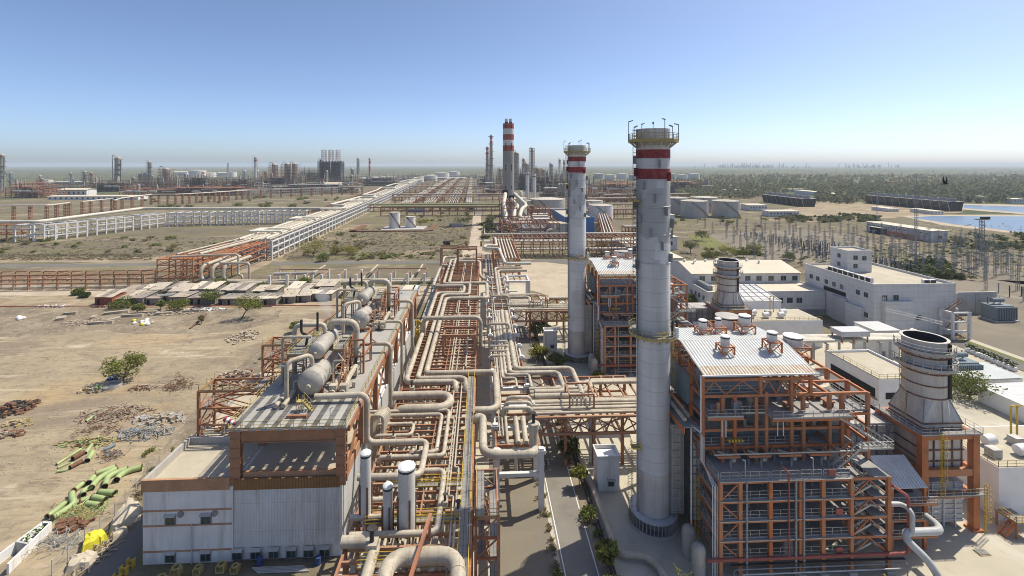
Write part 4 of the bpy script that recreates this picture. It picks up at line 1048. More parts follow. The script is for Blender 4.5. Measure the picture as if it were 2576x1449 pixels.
# evenly spaced red piers further right at y about 470..490
for i in range(17):
    x, y = reg(*G2, [(50 + i * 102, 737 - i * 4)])[0]
    p = at(x, y, 0)
    if i < 11: pier(p, 15, 2.4, label='red lattice pier in the even row before the refinery', grp='even row of lattice piers')
a, b_ = at(*reg(*G2, [(-200, 745)])[0]), at(*reg(*G2, [(1080, 697)])[0])
for i in range(3): pipe('pipeline on the even row of red piers', [a + Vector((0, i * 2, 16)), b_ + Vector((0, i * 2, 16))], .5, 'pipew' if i else 'farpipe', grp='pipelines on the even row of piers', n=6)
place(rack('grey pipe rack behind the even row of red piers', a + Vector((0, 25, 0)), b_ + Vector((-60, 25, 0)), 12, [5, 9, 13], 40, 'farpipe', 'farpipe', cw=.9, bw=.7, simple=True))

# racks crossing the far road
for k, (Y, xa, xb, h) in enumerate(((548, -118, 62, 11), (600, -150, 66, 9), (700, -130, 60, 12), (790, -150, 40, 10), (900, -150, 60, 12), (1040, -160, 60, 12), (1230, -170, 80, 13), (1500, -180, 80, 14))):
    nm = 'first second third fourth fifth sixth seventh eighth'.split()[k]
    place(rack('red pipe bridge crossing the far straight road, %s from the camera' % nm, (xa, Y), (xb, Y), 8, [h * .6, h], 18, 'farred', 'farred', cw=.7, bw=.5, sub=0, simple=True))
    for i in range(4):
        pipe('pipeline on the %s pipe bridge over the far road' % nm, [(xa, Y + 1 + i * 2, h + .5), (xb, Y + 1 + i * 2, h + .5)], .5 if i % 2 else .8, 'pipew' if i % 2 else 'green' if k < 2 and i == 0 else 'pipe', grp='pipelines on the %s pipe bridge' % nm, n=6)
for k, (xa, wd) in enumerate(((-22, 9), (-48, 16), (-80, 16), (-112, 16))):
    b = rack('low pipe rack along the far straight road, %s from it' % ('nearest', 'second', 'third', 'fourth')[k], (xa + wd, 640), (xa + wd - 24, 1900), wd, [4, 7.5], 60, 'farred', 'farred', cw=.6, bw=.5, simple=True); place(b)
    for i in range(6):
        o = xa + 1 + i * wd / 6
        pipe('pipeline on the %s low rack along the far road' % ('nearest', 'second', 'third', 'fourth')[k], [(o, 640, 8), (o - 24, 1900, 8)], .5, 'pipew' if i % 2 else 'farpipe', grp='pipelines on the %s low rack' % ('nearest', 'second', 'third', 'fourth')[k], n=6)
# ---------------------------------------------------------------- boiler units (built once, copied 64.8 m back)
UNIT = []   # (object, label for the far copy)
def U(o, far):
    UNIT.append((o, far)); return o

# --- tall stack
SX, SY = 28.9, 76.6
st = U(thing('chimney', 'nearest tall white steel stack with two red bands', 'chimney', (SX, SY, 0)), 'white steel stack with two red bands behind the nearest one')
c0 = (SX, SY, 0)
r = 2.72
MB().lathe(c0, [(4.15, 0), (4.15, .5), (3.9, .5)], 40).build('plinth', M['conc'], st, smooth=True)
b = MB()
for i in range(40):
    a = 2 * PI * i / 40
    b.box((SX + 3.5 * math.cos(a), SY + 3.5 * math.sin(a), 1.35), .9, .1, 1.7, a)
b.build('base_gussets', M['steelg'], st)
MB().lathe(c0, [(2.8, 2.2), (3.9, 2.2), (3.9, 2.42), (2.8, 2.42)], 40).build('base_ring', M['shell'], st, smooth=True)
MB().lathe(c0, [(r, .5), (r, 9.5)], 40).build('lower_shell', M['shellw'], st, smooth=True)
MB().lathe(c0, [(r + .03, 9.5), (r + .08, 9.55), (r + .08, 9.65), (r, 9.7), (r, 43.9)], 40).build('shell', M['shell'], st, smooth=True)
MB().lathe(c0, [(r, 43.9), (r, 57.7)], 40).build('upper_shell', M['shellu'], st, smooth=True)
MB().lathe(c0, [(r + .015, 57.7), (r + .015, 59.4)], 40).build('red_band', M['band'], st, smooth=True)
MB().lathe(c0, [(r, 59.4), (r, 61.1)], 40).build('shell_ring', M['shell'], st, smooth=True)
MB().lathe(c0, [(r + .015, 61.1), (r + .015, 62.55)], 40).build('red_band', M['band'], st, smooth=True)
MB().lathe(c0, [(r, 62.55), (r, 63.1), (r + .2, 63.1), (r + .2, 63.25), (r, 63.25), (r, 66.0), (r - .12, 66.05), (r - .25, 66.0), (r - .25, 60)], 40).build('shell_top', M['shellw'], st, smooth=True)
for z in (53.2, 48.6, 43.9):
    MB().lathe(c0, [(r, z - .06), (r + .09, z), (r, z + .06)], 40).build('seam', M['shellw'], st, smooth=True)
# helical strake plates (three starts)
n = 0
for s in range(3):
    for i in range(9):
        z = 61.6 - i * 2.1 - (s * .7)
        a = 2 * PI * s / 3 + i * .62 + .5
        cx, cy = SX + (r + .33) * math.cos(a), SY + (r + .33) * math.sin(a)
        red = z > 61.1 or 57.8 < z < 59.3
        MB().box((cx, cy, z), .66, .1, 1.4, a).build('strake_plate', M['band'] if red else M['casing'], st)
def ring_platform(parent, c, ri, ro, z, a0=0.0, a1=2 * PI, rail='dullyel', nm='platform', brackets=14, lamps=0, fl='grate', hr=1.2):
    full = a1 - a0 > 6.28
    n = 36 if full else max(8, int(36 * (a1 - a0) / 6.28))
    f = MB().lathe(c, [(ri, z), (ro, z), (ro, z + .12), (ri, z + .12)], n, a0=a0, a1=a1).build(nm, M[fl], parent)
    MB().lathe(c, [(ro + .01, z - .25), (ro + .01, z + .28)], n, a0=a0, a1=a1).build('kick_plate', M[rail], f)
    b = MB()
    m = 24 if full else max(5, int(24 * (a1 - a0) / 6.28))
    prev = None
    for i in range(m + 1):
        a = a0 + (a1 - a0) * i / m
        p = Vector((c[0] + ro * math.cos(a), c[1] + ro * math.sin(a), z))
        b.beam(p, p + Vector((0, 0, hr)), .075)
        if prev:
            for hh in (hr, hr * .55): b.beam(prev + Vector((0, 0, hh)), p + Vector((0, 0, hh)), .07)
        prev = p
    b.build('handrail', M[rail], f)
    b = MB()
    for i in range(brackets):
        a = a0 + (a1 - a0) * (i + .5) / brackets
        d = Vector((math.cos(a), math.sin(a), 0))
        b.beam(Vector(c) + d * (ro - .1) + Vector((0, 0, z - .05)), Vector(c) + d * ri + Vector((0, 0, z - 1.1)), .1, .22)
    b.build('bracket', M['shellw'] if rail == 'dullyel' else M['orange'], f)
    for i in range(lamps):
        a = 2 * PI * (i + .35) / lamps
        p = Vector((c[0] + ro * math.cos(a), c[1] + ro * math.sin(a), z))
        hh = 2.6 + (i % 2) * .7
        l = MB().beam(p, p + Vector((0, 0, hh)), .09); l.beam(p + Vector((0, 0, hh)), p + Vector((-.7 * math.cos(a), -.7 * math.sin(a), hh + .2)), .3, .16)
        l.build('lamp', M['casing'], f)
    return f
ring_platform(st, c0, r, 4.05, 64.0, lamps=7)
ring_platform(st, c0, r, 3.98, 31.9)
MB().pipe([(SX + 2.2, SY - 2.6, 32), (SX + 2.2, SY - 2.6, 34.6), (SX + 3.3, SY - 1.8, 34.6), (SX + 3.3, SY - 1.8, 32)], .2).build('looped_pipe', M['soot'], st, smooth=True)
MB().bx(SX + 2.4, SX + 2.9, SY - 3.4, SY - 3.0, 32.1, 33.7).build('cabinet', M['white'], st)
MB().bx(SX + .2, SX + .8, SY - 3.5, SY - 3.3, 32.3, 33.1).build('cabinet', M['dullyel'], st)
f = MB().bx(SX - 4.2, SX - r + .3, SY - 1.4, SY + .4, 53.9, 54.05).build('side_platform', M['dullyel'], st)
MB().rails([(SX - r, SY - 1.4, 54.05), (SX - 4.2, SY - 1.4, 54.05), (SX - 4.2, SY + .4, 54.05)], step=1).build('handrail', M['dullyel'], f)
MB().ladder((SX - r - .35, SY - .9, 32), 34, .55, .8, (-1, -.2)).build('caged_ladder', M['soot'], st)
MB().ladder((SX + r + .3, SY + .5, 2.5), 30, .55, .8, (1, -.2)).build('caged_ladder', M['dullyel'], st)
MB().cyl((SX - r - .2, SY - .8, 1), (SX - r - .2, SY - .8, 54), .12, n=8).build('conduit', M['casing'], st, smooth=True)
f = MB().bx(SX - 4.0, SX - r + .2, SY - 1.6, SY - .2, 13.2, 13.3).build('side_platform', M['dullyel'], st)
MB().rails([(SX - r, SY - 1.6, 13.3), (SX - 4.0, SY - 1.6, 13.3), (SX - 4.0, SY - .2, 13.3)], step=.9).build('handrail', M['yellow'], f)
MB().ladder((SX - 3.9, SY - .9, .6), 12.6, .55, .8, (-1, -.2)).build('caged_ladder', M['dullyel'], st)

# --- outlet duct between stack and boiler
t = U(thing('flue_duct', 'tall ribbed grey flue duct joining the nearest stack to its boiler', 'duct', (32.5, 76, 0)), 'tall ribbed grey flue duct joining the second stack to its boiler')
MB().bx(31.0, 33.0, 74.2, 80, 3.2, 17.6).build('duct_body', M['duct'], t)
b = MB()
for i in range(12):
    z = 3.3 + i * 1.25
    b.bx(30.95, 33.0, 74.05, 74.19, z, z + .14)
for x in (31.0, 31.55, 32.45, 32.9): b.bx(x, x + .12, 73.98, 74.18, 3.2, 17.6)
b.build('ribs', M['steelg'], t)
MB().bx(33.2, 35.4, 72.6, 82, 3.2, 18.4).build('hood_panel', M['clad'], t)
b = MB()
for i in range(11): b.bx(33.3, 35.3, 72.45, 72.59, 4 + i * 1.3, 4.15 + i * 1.3)
for x in (33.7, 34.4, 35.1): b.bx(x, x + .1, 72.42, 72.58, 3.3, 18.3)
b.build('ribs', M['casing'], t)
MB().bx(33.02, 33.18, 72.2, 81, 3, 18.6).build('joint', M['soot'], t)
MB().ladder((34.2, 72.0, .2), 10.5, .6, .8, (0, -1)).build('caged_ladder', M['yellow'], t)
b = MB(); b.bx(31, 35.4, 80.1, 90, 16.5, 19.8); b.build('upper_duct', M['duct'], t)

# --- boiler: orange frame
bl = U(thing('boiler_building', 'open rust orange boiler building with many railed floors beside the nearest stack', 'boiler', (47, 76, 0)), 'open rust orange boiler building behind the nearest stack')
P = Parts(bl)
FX = [34.6, 37.5, 42.0, 46.5, 49.9, 54.2, 59.9]
LV = [2.9, 5.6, 8.45, 11.3, 14.15]
Y0, Y1 = 65.5, 88.0
for x in FX:
    P.add('column', M['orange'], MB().bx(x - .26, x + .26, Y0 - .25, Y0 + .25, .6, 14.1 if x < 59 else 14.2))
    P.add('column_foot', M['conc'], MB().bx(x - .6, x + .6, Y0 - .6, Y0 + .6, 0, .6))
for z in LV:
    P.add('beam', M['orange'], MB().bx(34.4, 60.1, Y0 - .14, Y0 + .14, z - .36, z - .02))
    P.add('edge_pipe', M['steelg'], MB().bx(34.3, 54.2, Y0 - .38, Y0 - .28, z + .02, z + .12))
    if z > 3:
        P.add('floor', M['floor'], MB().bx(34.4, 54.6, Y0 - .25, 72.0, z, z + .14))
        P.add('floor', M['floor'], MB().bx(57.5, 60.0, Y0 - .2, 72.0, z, z + .12))
    b = MB()
    for xa, xb in ((34.7, 37.4), (37.7, 41.9), (42.2, 46.4), (46.7, 49.8), (50.1, 54.1)): b.rails([(xa, Y0 + .1, z + .14), (xb, Y0 + .1, z + .14)], w=.055, step=1.4)
    P.add('handrail', M['steelg'], b)
    P.add('side_beam', M['orange'], MB().bx(34.35, 34.65, Y0 + .3, Y1, z - .36, z - .03))
    P.add('side_beam', M['orange'], MB().bx(59.75, 60.05, Y0 + .3, Y1, z - .36, z - .03))
    P.add('handrail', M['steelg'], MB().rails([(34.4, Y0 + .2, z + .14), (34.4, 71.8, z + .14)], w=.055, step=1.4))
for i in range(4):
    za, zb = LV[i], LV[i + 1]
    P.add('brace', M['orange'], MB().beam((34.8, Y0, za + .2 if i % 2 else zb - .4), (37.3, Y0, zb - .4 if i % 2 else za + .2), .16))
    P.add('brace', M['orange'], MB().beam((54.4, Y0, za + .1), (57, Y0, zb - .4), .16)); P.add('brace', M['orange'], MB().beam((59.7, Y0, za + .1), (57, Y0, zb - .4), .16))
    P.add('brace', M['orange'], MB().beam((34.5, Y0 + .4, za), (34.5, 71.8, zb - .3), .18))
# upper storeys stand 4 m further back
YU = 69.5
UX = [33.9, 37.0, 38.9, 42.3, 43.9, 47.9, 49.8, 54.0, 56.0, 60.2]
for x in UX: P.add('column', M['orange'], MB().bx(x - .24, x + .24, YU - .24, YU + .24, 14.3, {33.9: 28.0, 43.9: 25, 54.0: 24.5, 60.2: 24.6}.get(x, 24.4)))
for x in (43.0, 47.9, 51.0): P.add('column', M['orange'], MB().bx(x - .22, x + .22, YU - .2, YU + .2, 24.5, 28.0))
for z, xa, xb in ((16.6, 33.9, 58), (19.3, 33.9, 56), (24.5, 33.9, 60.2), (27.0, 33.9, 51.2), (28.0, 33.9, 51.2)):
    P.add('beam', M['orange'], MB().bx(xa, xb, YU - .16, YU + .16, z - .2, z + .2))
for xa, xb in ((34, 37.5), (37.5, 42.9), (43, 45.5), (45.5, 47.8), (48, 50.8)):
    P.add('brace', M['orange'], MB().beam((xa, YU, 24.7), ((xa + xb) / 2, YU, 26.8), .16)); P.add('brace', M['orange'], MB().beam((xb, YU, 24.7), ((xa + xb) / 2, YU, 26.8), .16))
# crane frames sticking out over the top deck
for i in range(5):
    x = 35.2 + i * 4.7
    for dx in (0, 3.2): P.add('crane_beam', M['orange'], MB().bx(x + dx - .11, x + dx + .11, 67.3, YU - .3, 16.4, 16.7))
    P.add('crane_beam', M['orange'], MB().bx(x - .1, x + 3.3, 67.1, 67.3, 16.4, 16.7))
    h = MB().box((x + 2.6, 67.9, 15.75), .55, .7, .45); h.beam((x + 2.3, 68, 14.3), (x + 2.3, 68, 15.5), .22); h.beam((x + .9, 69.2, 16.2), (x + 2.6, 67.8, 16.2), .2, .3)
    P.add('hoist', M['steelg'], h)
P.add('long_pipe', M['steelg'], MB().bx(34.4, 58, 66.9, 67.06, 17.0, 17.16))
P.add('floor', M['floor'], MB().bx(34.0, 58, 69.8, 72, 16.75, 16.85))
P.add('floor', M['floor'], MB().bx(34.2, 39.8, 68.4, 78, 21.7, 21.85))
P.add('floor', M['floor'], MB().bx(39.81, 43.8, 69.3, 78, 21.7, 21.85))
P.add('floor', M['floor'], MB().bx(43.81, 56.4, 67.6, 84, 21.7, 21.85))
P.add('floor', M['floor'], MB().bx(56.41, 60.2, 69.4, 84, 21.7, 21.83))
for pts in (((34.2, 71, 21.85), (34.2, 68.4, 21.85), (39.8, 68.4, 21.85), (39.8, 69.3, 21.85), (43.8, 69.3, 21.85), (43.8, 67.6, 21.85), (56.4, 67.6, 21.85), (56.4, 69.4, 21.85), (60.2, 69.4, 21.85), (60.2, 84, 21.85)),):
    P.add('handrail', M['steelg'], MB().rails(pts, w=.06, step=1.5))
P.add('beam', M['orange'], MB().bx(43.8, 56.4, 67.65, 67.9, 21.3, 21.69)); P.add('beam', M['orange'], MB().bx(34.2, 39.8, 68.45, 68.7, 21.3, 21.69)); P.add('beam', M['orange'], MB().bx(56.5, 60.2, 69.0, 69.25, 21.3, 21.69))
P.add('handrail', M['steelg'], MB().rails([(34, YU + .3, 16.85), (50, YU + .3, 16.85)], w=.055, step=1.5))
P.add('handrail', M['steelg'], MB().rails([(34, YU + .5, 24.7), (43, YU + .5, 24.7)], w=.055, step=1.5))
# columns running back along both flanks and the open right bay
for y in (73.5, 78, 83, 87.8):
    for x, zt in ((33.9, 28 if y < 84 else 26), (51.0, 28 if y < 84 else 22), (60.2, 24.6)):
        P.add('column', M['orange'], MB().bx(x - .3, x + .3, y - .25, y + .25, 0, zt))
    P.add('beam', M['orange'], MB().bx(51.3, 59.9, y - .15, y + .15, 24.3, 24.65)); P.add('beam', M['orange'], MB().bx(51.3, 59.9, y - .15, y + .15, 21.3, 21.68))
    P.add('beam', M['orange'], MB().bx(51.3, 59.9, y - .15, y + .15, 18.0, 18.3))
for z in (17, 19.3, 21.4, 24.4):
    for x in (33.9, 51.0, 60.2, 54.0): P.add('side_beam', M['orange'], MB().bx(x - .15, x + .15, YU + .3, Y1, z - .2, z + .2))
for y0, y1 in ((69.6, 73.5), (73.5, 78), (78, 83), (83, 87.8)):
    P.add('brace', M['orange'], MB().beam((33.85, y0, 24.6), (33.85, y1, 27.9), .2)); P.add('brace', M['orange'], MB().beam((60.2, y0, 18), (60.2, y1, 21.2), .2))
    P.add('brace', M['orange'], MB().beam((33.8, y0, 14.3), (33.8, y1, 17), .2))
MB().bx(35.6, 58.6, 72.2, 83.5, 1.5, 21.0).build('casing', M['casing'], bl)
MB().bx(36.5, 49.5, 73.5, 81.5, 21.86, 23.6).build('penthouse', M['transf'], bl)
MB().bx(33.0, 33.5, 73, 81, 21.5, 26.2).build('side_screen', M['transf'], bl)
for k, x in enumerate((31.6, 32.6)): MB().pipe([(x, 70.5 + k, 20.5), (x, 82, 20.5)], .32).build('side_pipe', M['pipe'], bl, smooth=True)
P.add('floor', M['floor'], MB().bx(31.2, 33.6, 70, 84, 19.4, 19.55)); P.add('side_beam', M['orange'], MB().bx(31.1, 31.3, 69.8, 84, 18.6, 19.5)); P.add('side_beam', M['orange'], MB().bx(30.9, 31.1, 69.8, 84, 22.6, 22.9))
# white down pipes on the near left corner
for i in range(4): P.add('down_pipe', M['white'], MB().pipe([(33.5, 68.2 + i * .4, 19), (33.5, 68.2 + i * .4, 15), (33.4 + i * .22, 65.4, 13.6), (33.4 + i * .22, 65.4, .5)], .045, n=6))
P.add('down_pipe', M['white'], MB().pipe([(33.4, 69.0, 28), (33.4, 69.0, 19.2), (32.6, 70.5, 19.6), (32.6, 70.5, 4)], .1, n=6))
for x in (36.6, 37.2, 45.3, 46.2): P.add('white_pipe', M['white'], MB().pipe([(x, 68.8, 21.6), (x, 68.8, 18.6)], .08, n=6))
P.add('fire_main', M['fire'], MB().pipe([(32.4, 65.1, 3.1), (61.5, 65.1, 3.1), (62.6, 65.1, 3.1), (62.6, 65.1, 11.4), (60.2, 65.1, 13)], .21, .5))
P.add('fire_main', M['fire'], MB().pipe([(44.5, 65.0, 3.2), (44.5, 65.0, 15.4), (43.8, 65.4, 16.2)], .11, .3))
P.add('low_pipe', M['casing'], MB().pipe([(36.2, 64.8, 1.0), (36.2, 64.8, 1.9), (60.8, 64.8, 1.9), (62.2, 64.8, 1.9), (62.2, 64.8, .1)], .08, .4))
P.add('low_pipe', M['greypipe'], MB().pipe([(37.2, 64.4, 1.5), (61, 64.4, 1.5)], .09))
P.add('cable_tray', M['soot'], MB().bx(36, 62, 64.9, 65.25, 2.3, 2.4))
for x in (38.3, 45.6, 46.8): P.add('riser', M['casing'], MB().bx(x - .12, x + .12, Y0 - .5, Y0 - .3, .3, 14.1))
for x in (46.5, 47.3): P.add('concrete_column', M['conc'], MB().bx(x - .28, x + .28, 68.6, 69.1, 0, 14.1))
for x, z in ((51.3, 14.3), (52.4, 8.6), (52.4, 2.9)): P.add('red_box', M['fire'], MB().bx(x - .5, x + .5, Y0 - .1, Y0 + .05, z + .2, z + 1.1))
for x in (38.4, 48.6): 
    l = MB(); l.beam((x, 65.7, 14.2), (x, 65.7, 17.0), .1); l.beam((x, 65.7, 17), (x - .45, 65.6, 17.15), .2, .12); P.add('lamp', M['steelg'], l)
# zigzag stairs on the right flank
zs = [2.9, 5.6, 8.45, 11.3, 14.15]
for i in range(4):
    P.add('stair', M['steelg'], MB().stair((54.6, 66.1, zs[i] + .1), (57.3, 66.1, (zs[i] + zs[i + 1]) / 2 + .1), 1.0))
    P.add('stair', M['steelg'], MB().stair((59.3, 66.8, zs[i + 1] - 2.6), (56.2, 67.4, zs[i + 1] + .1), 1.0))
    P.add('landing', M['floor'], MB().bx(57.2, 59.8, 65.7, 68, (zs[i] + zs[i + 1]) / 2 - .05, (zs[i] + zs[i + 1]) / 2 + .06))
for (p, q) in (((52.5, 67.2, 14.3), (56.8, 67.2, 17.6)), ((60.8, 67.6, 17.6), (57.6, 68.4, 19.6)), ((54.2, 68.2, 21.7), (57.8, 68.2, 19.6))): P.add('stair', M['steelg'], MB().stair(p, q, 1.1))
P.add('landing', M['floor'], MB().bx(56.7, 61.6, 66.4, 68.2, 17.5, 17.6)); P.add('handrail', M['steelg'], MB().rails([(56.7, 66.4, 17.6), (61.6, 66.4, 17.6), (61.6, 68.2, 17.6)], w=.06, step=1))
# clutter between the floors: stub pipes and drums
random.seed(11)
for i in range(46):
    x = random.uniform(35.5, 57); z = random.choice(LV[1:]) + .14; y = random.uniform(67.5, 71.8)
    P.add('stub_pipe', M['casing'], MB().cyl((x, y, z - 1.3), (x, y, z + random.uniform(.3, 1.2)), random.uniform(.1, .2), n=6))
for i in range(16):
    x = random.uniform(36, 56); y = random.uniform(70.5, 73)
    P.add('pipe_run', M['pipe'], MB().pipe([(x, y, 20), (x, y, 18.5), (x + 3, y, 18.5), (x + 3, y + 2, 18.5)], .28, .5, 6))
for i in range(10):
    x = random.uniform(44, 55); y = random.uniform(70, 76)
    P.add('stand', M['red'], MB().box((x, y, 22.6), 1.4, 1.2, .2).box((x - .5, y, 22.2), .14, .9, .8).box((x + .5, y, 22.2), .14, .9, .8))
P.add('manifold', M['pipe'], MB().pipe([(51.5, 76, 22.8), (55, 74, 22.8), (58.5, 75, 22.8), (58.5, 80, 22.8)], .6, 1.6))
P.add('manifold', M['pipe'], MB().pipe([(52.5, 83, 25.2), (52.5, 78, 25.2), (54, 76.2, 25.2), (56.5, 76.2, 25.2)], .5, 1.4))
P.add('manifold', M['pipe'], MB().pipe([(47, 70.8, 26), (50.4, 70.8, 26), (50.4, 78, 26)], .35, 1.0))
for i in range(34):
    x, y, z = random.choice(((random.uniform(35, 54), random.uniform(69.8, 71.8), 14.3), (random.uniform(34.5, 43), random.uniform(69, 72), 21.85), (random.uniform(44, 59.5), random.uniform(68.2, 80), 21.85), (random.uniform(35, 54), random.uniform(67, 71.5), random.choice(LV[1:4]) + .14)))
    P.add('cabinet', M[random.choice(('casing', 'duct', 'steelg', 'pipe', 'red'))], MB().bx(x, x + random.uniform(.3, 1.1), y, y + random.uniform(.3, .8), z, z + random.uniform(.6, 1.9)))
for i in range(5): P.add('yellow_valve', M['yellow'], MB().box((37.8 + i * .5, 69.0, 17.9), .3, .4, .35))
# pitched roof
def slab(pts, th):
    b = MB(); n = len(pts)
    b._add([tuple(p) for p in pts] + [(p[0], p[1], p[2] - th) for p in pts], [tuple(range(n)), tuple(range(2 * n - 1, n - 1, -1))] + [(i, n + i, n + (i + 1) % n, (i + 1) % n) for i in range(n)])
    return b
rf = slab([(33.5, 70.3, 28.75), (51.3, 70.3, 28.75), (51.3, 76.6, 30.35), (33.5, 76.6, 30.35)], .12).build('roof', M['tinroof'], bl)
slab([(33.5, 68.4, 28.26), (51.3, 68.4, 28.26), (51.3, 70.29, 28.75), (33.5, 70.29, 28.75)], .12).build('roof_edge', M['rustroof'], rf)
slab([(33.5, 76.62, 30.36), (51.3, 76.62, 30.36), (51.3, 84, 29.9), (33.5, 84, 29.9)], .12).build('roof_back', M['tinroof'], rf)
MB().bx(33.3, 51.5, 68.2, 68.38, 28.05, 28.28).build('gutter', M['white'], rf)
for i in range(5):
    x = 35 + i * 3.9
    P.add('truss', M['orange'], MB().beam((x, 68.7, 27.9), (x, 76.6, 29.9), .2).beam((x, 76.6, 29.9), (x, 83.8, 29.5), .2).beam((x, 69.6, 27), (x, 76.6, 29.8), .14).beam((x, 73, 27), (x, 76.6, 29.8), .14))
for i in range(8): P.add('truss', M['orange'], MB().beam((33.7, 69.5 + i * 1.8, 27.1), (33.7, 70.4 + i * 1.8, 28.6 + min(i, 4) * .35), .14))
P.done()

# --- vent drums on the roof
def roof_z(y): return 28.75 + (y - 70.3) * .254 if y < 76.6 else 30.36 - (y - 76.62) * .062
for (xd, yb, yt, wd, Y, lab) in ((1824, 892, 843, 22, 73.4, 'small vent drum on the roof slope, left of two'), (1942, 880, 833, 24, 73.6, 'larger vent drum on the roof slope, right of two'),
                             (1768, 848, 803, 20, 80.5, 'vent drum at the back left roof corner'), (1806, 842, 799, 15, 80.8, 'slimmest vent drum on the back of the roof'),
                             (1830, 842, 792, 56, 84.5, 'widest rusty-lidded drum standing behind the roof'), (1873, 838, 791, 28, 80.6, 'vent drum at the back right roof corner'),
                             (1995, 888, 842, 44, 76.5, 'broad vent drum standing off the right edge of the roof')):
    x = atY(xd, Y); d = x * SP + Y * CP
    zb = zof(yt + (yb - yt) * .6, x, Y); zt = zof(yt, x, Y); r_ = wd / 2 * d / F
    base = roof_z(Y) if x < 51 and Y < 84 else zb - 1.6
    t = U(thing('vent_drum', lab + ' of the near boiler', 'vent', (x, Y, base)), lab + ' of the far boiler')
    MB().lathe((x, Y, 0), [(.02, zb - .6), (r_ * .6, zb - .6), (r_, zb), (r_, zt - .45)], 20).build('drum', M['tankw'], t, smooth=True)
    MB().lathe((x, Y, 0), [(r_ * .93, zt - .46), (r_ * .93, zt - .22)], 20).build('gap', M['soot'], t, smooth=True)
    MB().lathe((x, Y, 0), [(r_ * 1.04, zt - .24), (r_ * 1.04, zt - .1), (r_ * .8, zt), (.02, zt + .03)], 20).build('lid', M['duct'] if wd > 50 else M['white'], t, smooth=True)
    s = max(1.0, r_ * 1.25)
    b = MB()
    for sx in (-1, 1):
        for sy in (-1, 1): b.beam((x + sx * s, Y + sy * s, base), (x + sx * s, Y + sy * s, zb + .35), .2)
        b.beam((x + sx * s, Y - s, zb + .3), (x + sx * s, Y + s, zb + .3), .18); b.beam((x - s, Y + sx * s, zb + .3), (x + s, Y + sx * s, zb + .3), .18)
        b.beam((x + sx * s, Y - s, base), (x + sx * s, Y + s, zb + .2), .12); b.beam((x - s, Y + sx * s, base), (x + s, Y + sx * s, zb + .2), .12)
    b.build('cradle', M['orange'], t)

# --- bypass stack with its frame
BX, BY = 76.4, 76.5
bs = U(thing('bypass_stack', 'wide open-topped grey bypass stack in an orange portal beside the nearest boiler', 'chimney', (BX, BY, 0)), 'wide open-topped bypass stack in an orange portal before the cream hall')
cb = (BX, BY, 0)
MB().lathe(cb, [(3.05, 20.6), (3.05, 30.2), (3.3, 30.25), (3.3, 30.4), (2.85, 30.4), (2.85, 22)], 36).build('shell', M['shellw'], bs, smooth=True)
MB().lathe(cb, [(2.84, 24.5), (.02, 24.4)], 36).build('flue_inside', M['soot'], bs, smooth=True)
MB().lathe(cb, [(2.83, 24.5), (2.83, 30.38)], 36).build('lining', M['soot'], bs, smooth=True)
for z in (21, 23, 25, 27.6): MB().lathe(cb, [(3.05, z - .09), (3.16, z - .09), (3.16, z + .09), (3.05, z + .09)], 36).build('flange', M['rust'], bs, smooth=True)
MB().bx(BX + 1.5, BX + 1.9, BY - 2.95, BY - 2.5, 21, 30.1).build('seam_strip', M['soot'], bs)
ring_platform(bs, cb, 3.05, 4.05, 28.6, PI * .75, PI * 1.78, 'steelg', brackets=8)
ring_platform(bs, cb, 3.05, 4.25, 26.0, PI * .8, PI * 2.2, 'steelg', brackets=10)
# square-to-round transition
hb = MB(); k = 16
sq, ci = [], []
for i in range(k):
    a = 2 * PI * i / k + PI / 4
    m = max(abs(math.cos(a)), abs(math.sin(a)))
    sq.append((BX + 3.4 * math.cos(a) / m, BY + 3.2 * math.sin(a) / m, 17.3)); ci.append((BX + 3.06 * math.cos(a), BY + 3.06 * math.sin(a), 20.7))
hb._add(sq + ci, [(i, (i + 1) % k, k + (i + 1) % k, k + i) for i in range(k)])
hb.build('transition', M['shellw'], bs)
b = MB()
for i in range(0, k, 2): b.beam(Vector(sq[i]), Vector(ci[i]), .16)
b.build('stiffener', M['casing'], bs)
MB().bx(BX - 3.4, BX + 3.4, BY - 3.2, BY + 3.2, 8.6, 17.3).build('diverter_box', M['shellw'], bs)
b = MB()
for z in (9.2, 11, 12.8, 14.6, 16.4, 17.2): b.bx(BX - 3.55, BX + 3.55, BY - 3.35, BY - 3.21, z - .1, z + .1); b.bx(BX - 3.55, BX - 3.41, BY - 3.2, BY + 3.3, z - .1, z + .1)
for x in (-3.2, -1.6, 0, 1.6, 3.2): b.bx(BX + x - .1, BX + x + .1, BY - 3.34, BY - 3.22, 8.6, 16.6)
b.build('stiffener', M['rust'], bs)
for x in (72.2, 81.0):
    for y in (72.6, 80.6):
        b = MB(); b.bx(x - .55, x + .55, y - .5, y + .5, .4, 16.0); b.bx(x - .9, x + .9, y - .8, y + .8, 0, .4); b.build('portal_column', M['orange'], bs)
for z, h in ((16.0, .9), (10.2, 1.1), (6.2, .7)):
    b = MB(); b.bx(72.75, 80.45, 72.2, 72.9, z - h, z); b.build('portal_beam', M['orange'], bs)
    b = MB(); b.bx(72.75, 80.45, 80.3, 80.9, z - h, z); b.build('portal_beam', M['orange'], bs)
    for x in (72.2, 81.0): MB().bx(x - .35, x + .35, 73.1, 80.1, z - h, z - .02).build('portal_beam', M['orange'], bs)
pl = MB(); pl.bx(71.6, 81.6, 71.7, 73.1, 16.02, 16.15); pl.bx(71.2, 72.5, 73.11, 81, 16.02, 16.15); pl = pl.build('platform', M['grate'], bs)
MB().rails([(71.2, 81, 16.15), (71.2, 71.7, 16.15), (81.6, 71.7, 16.15), (81.6, 80, 16.15)], w=.06, step=1.4).build('handrail', M['steelg'], pl)
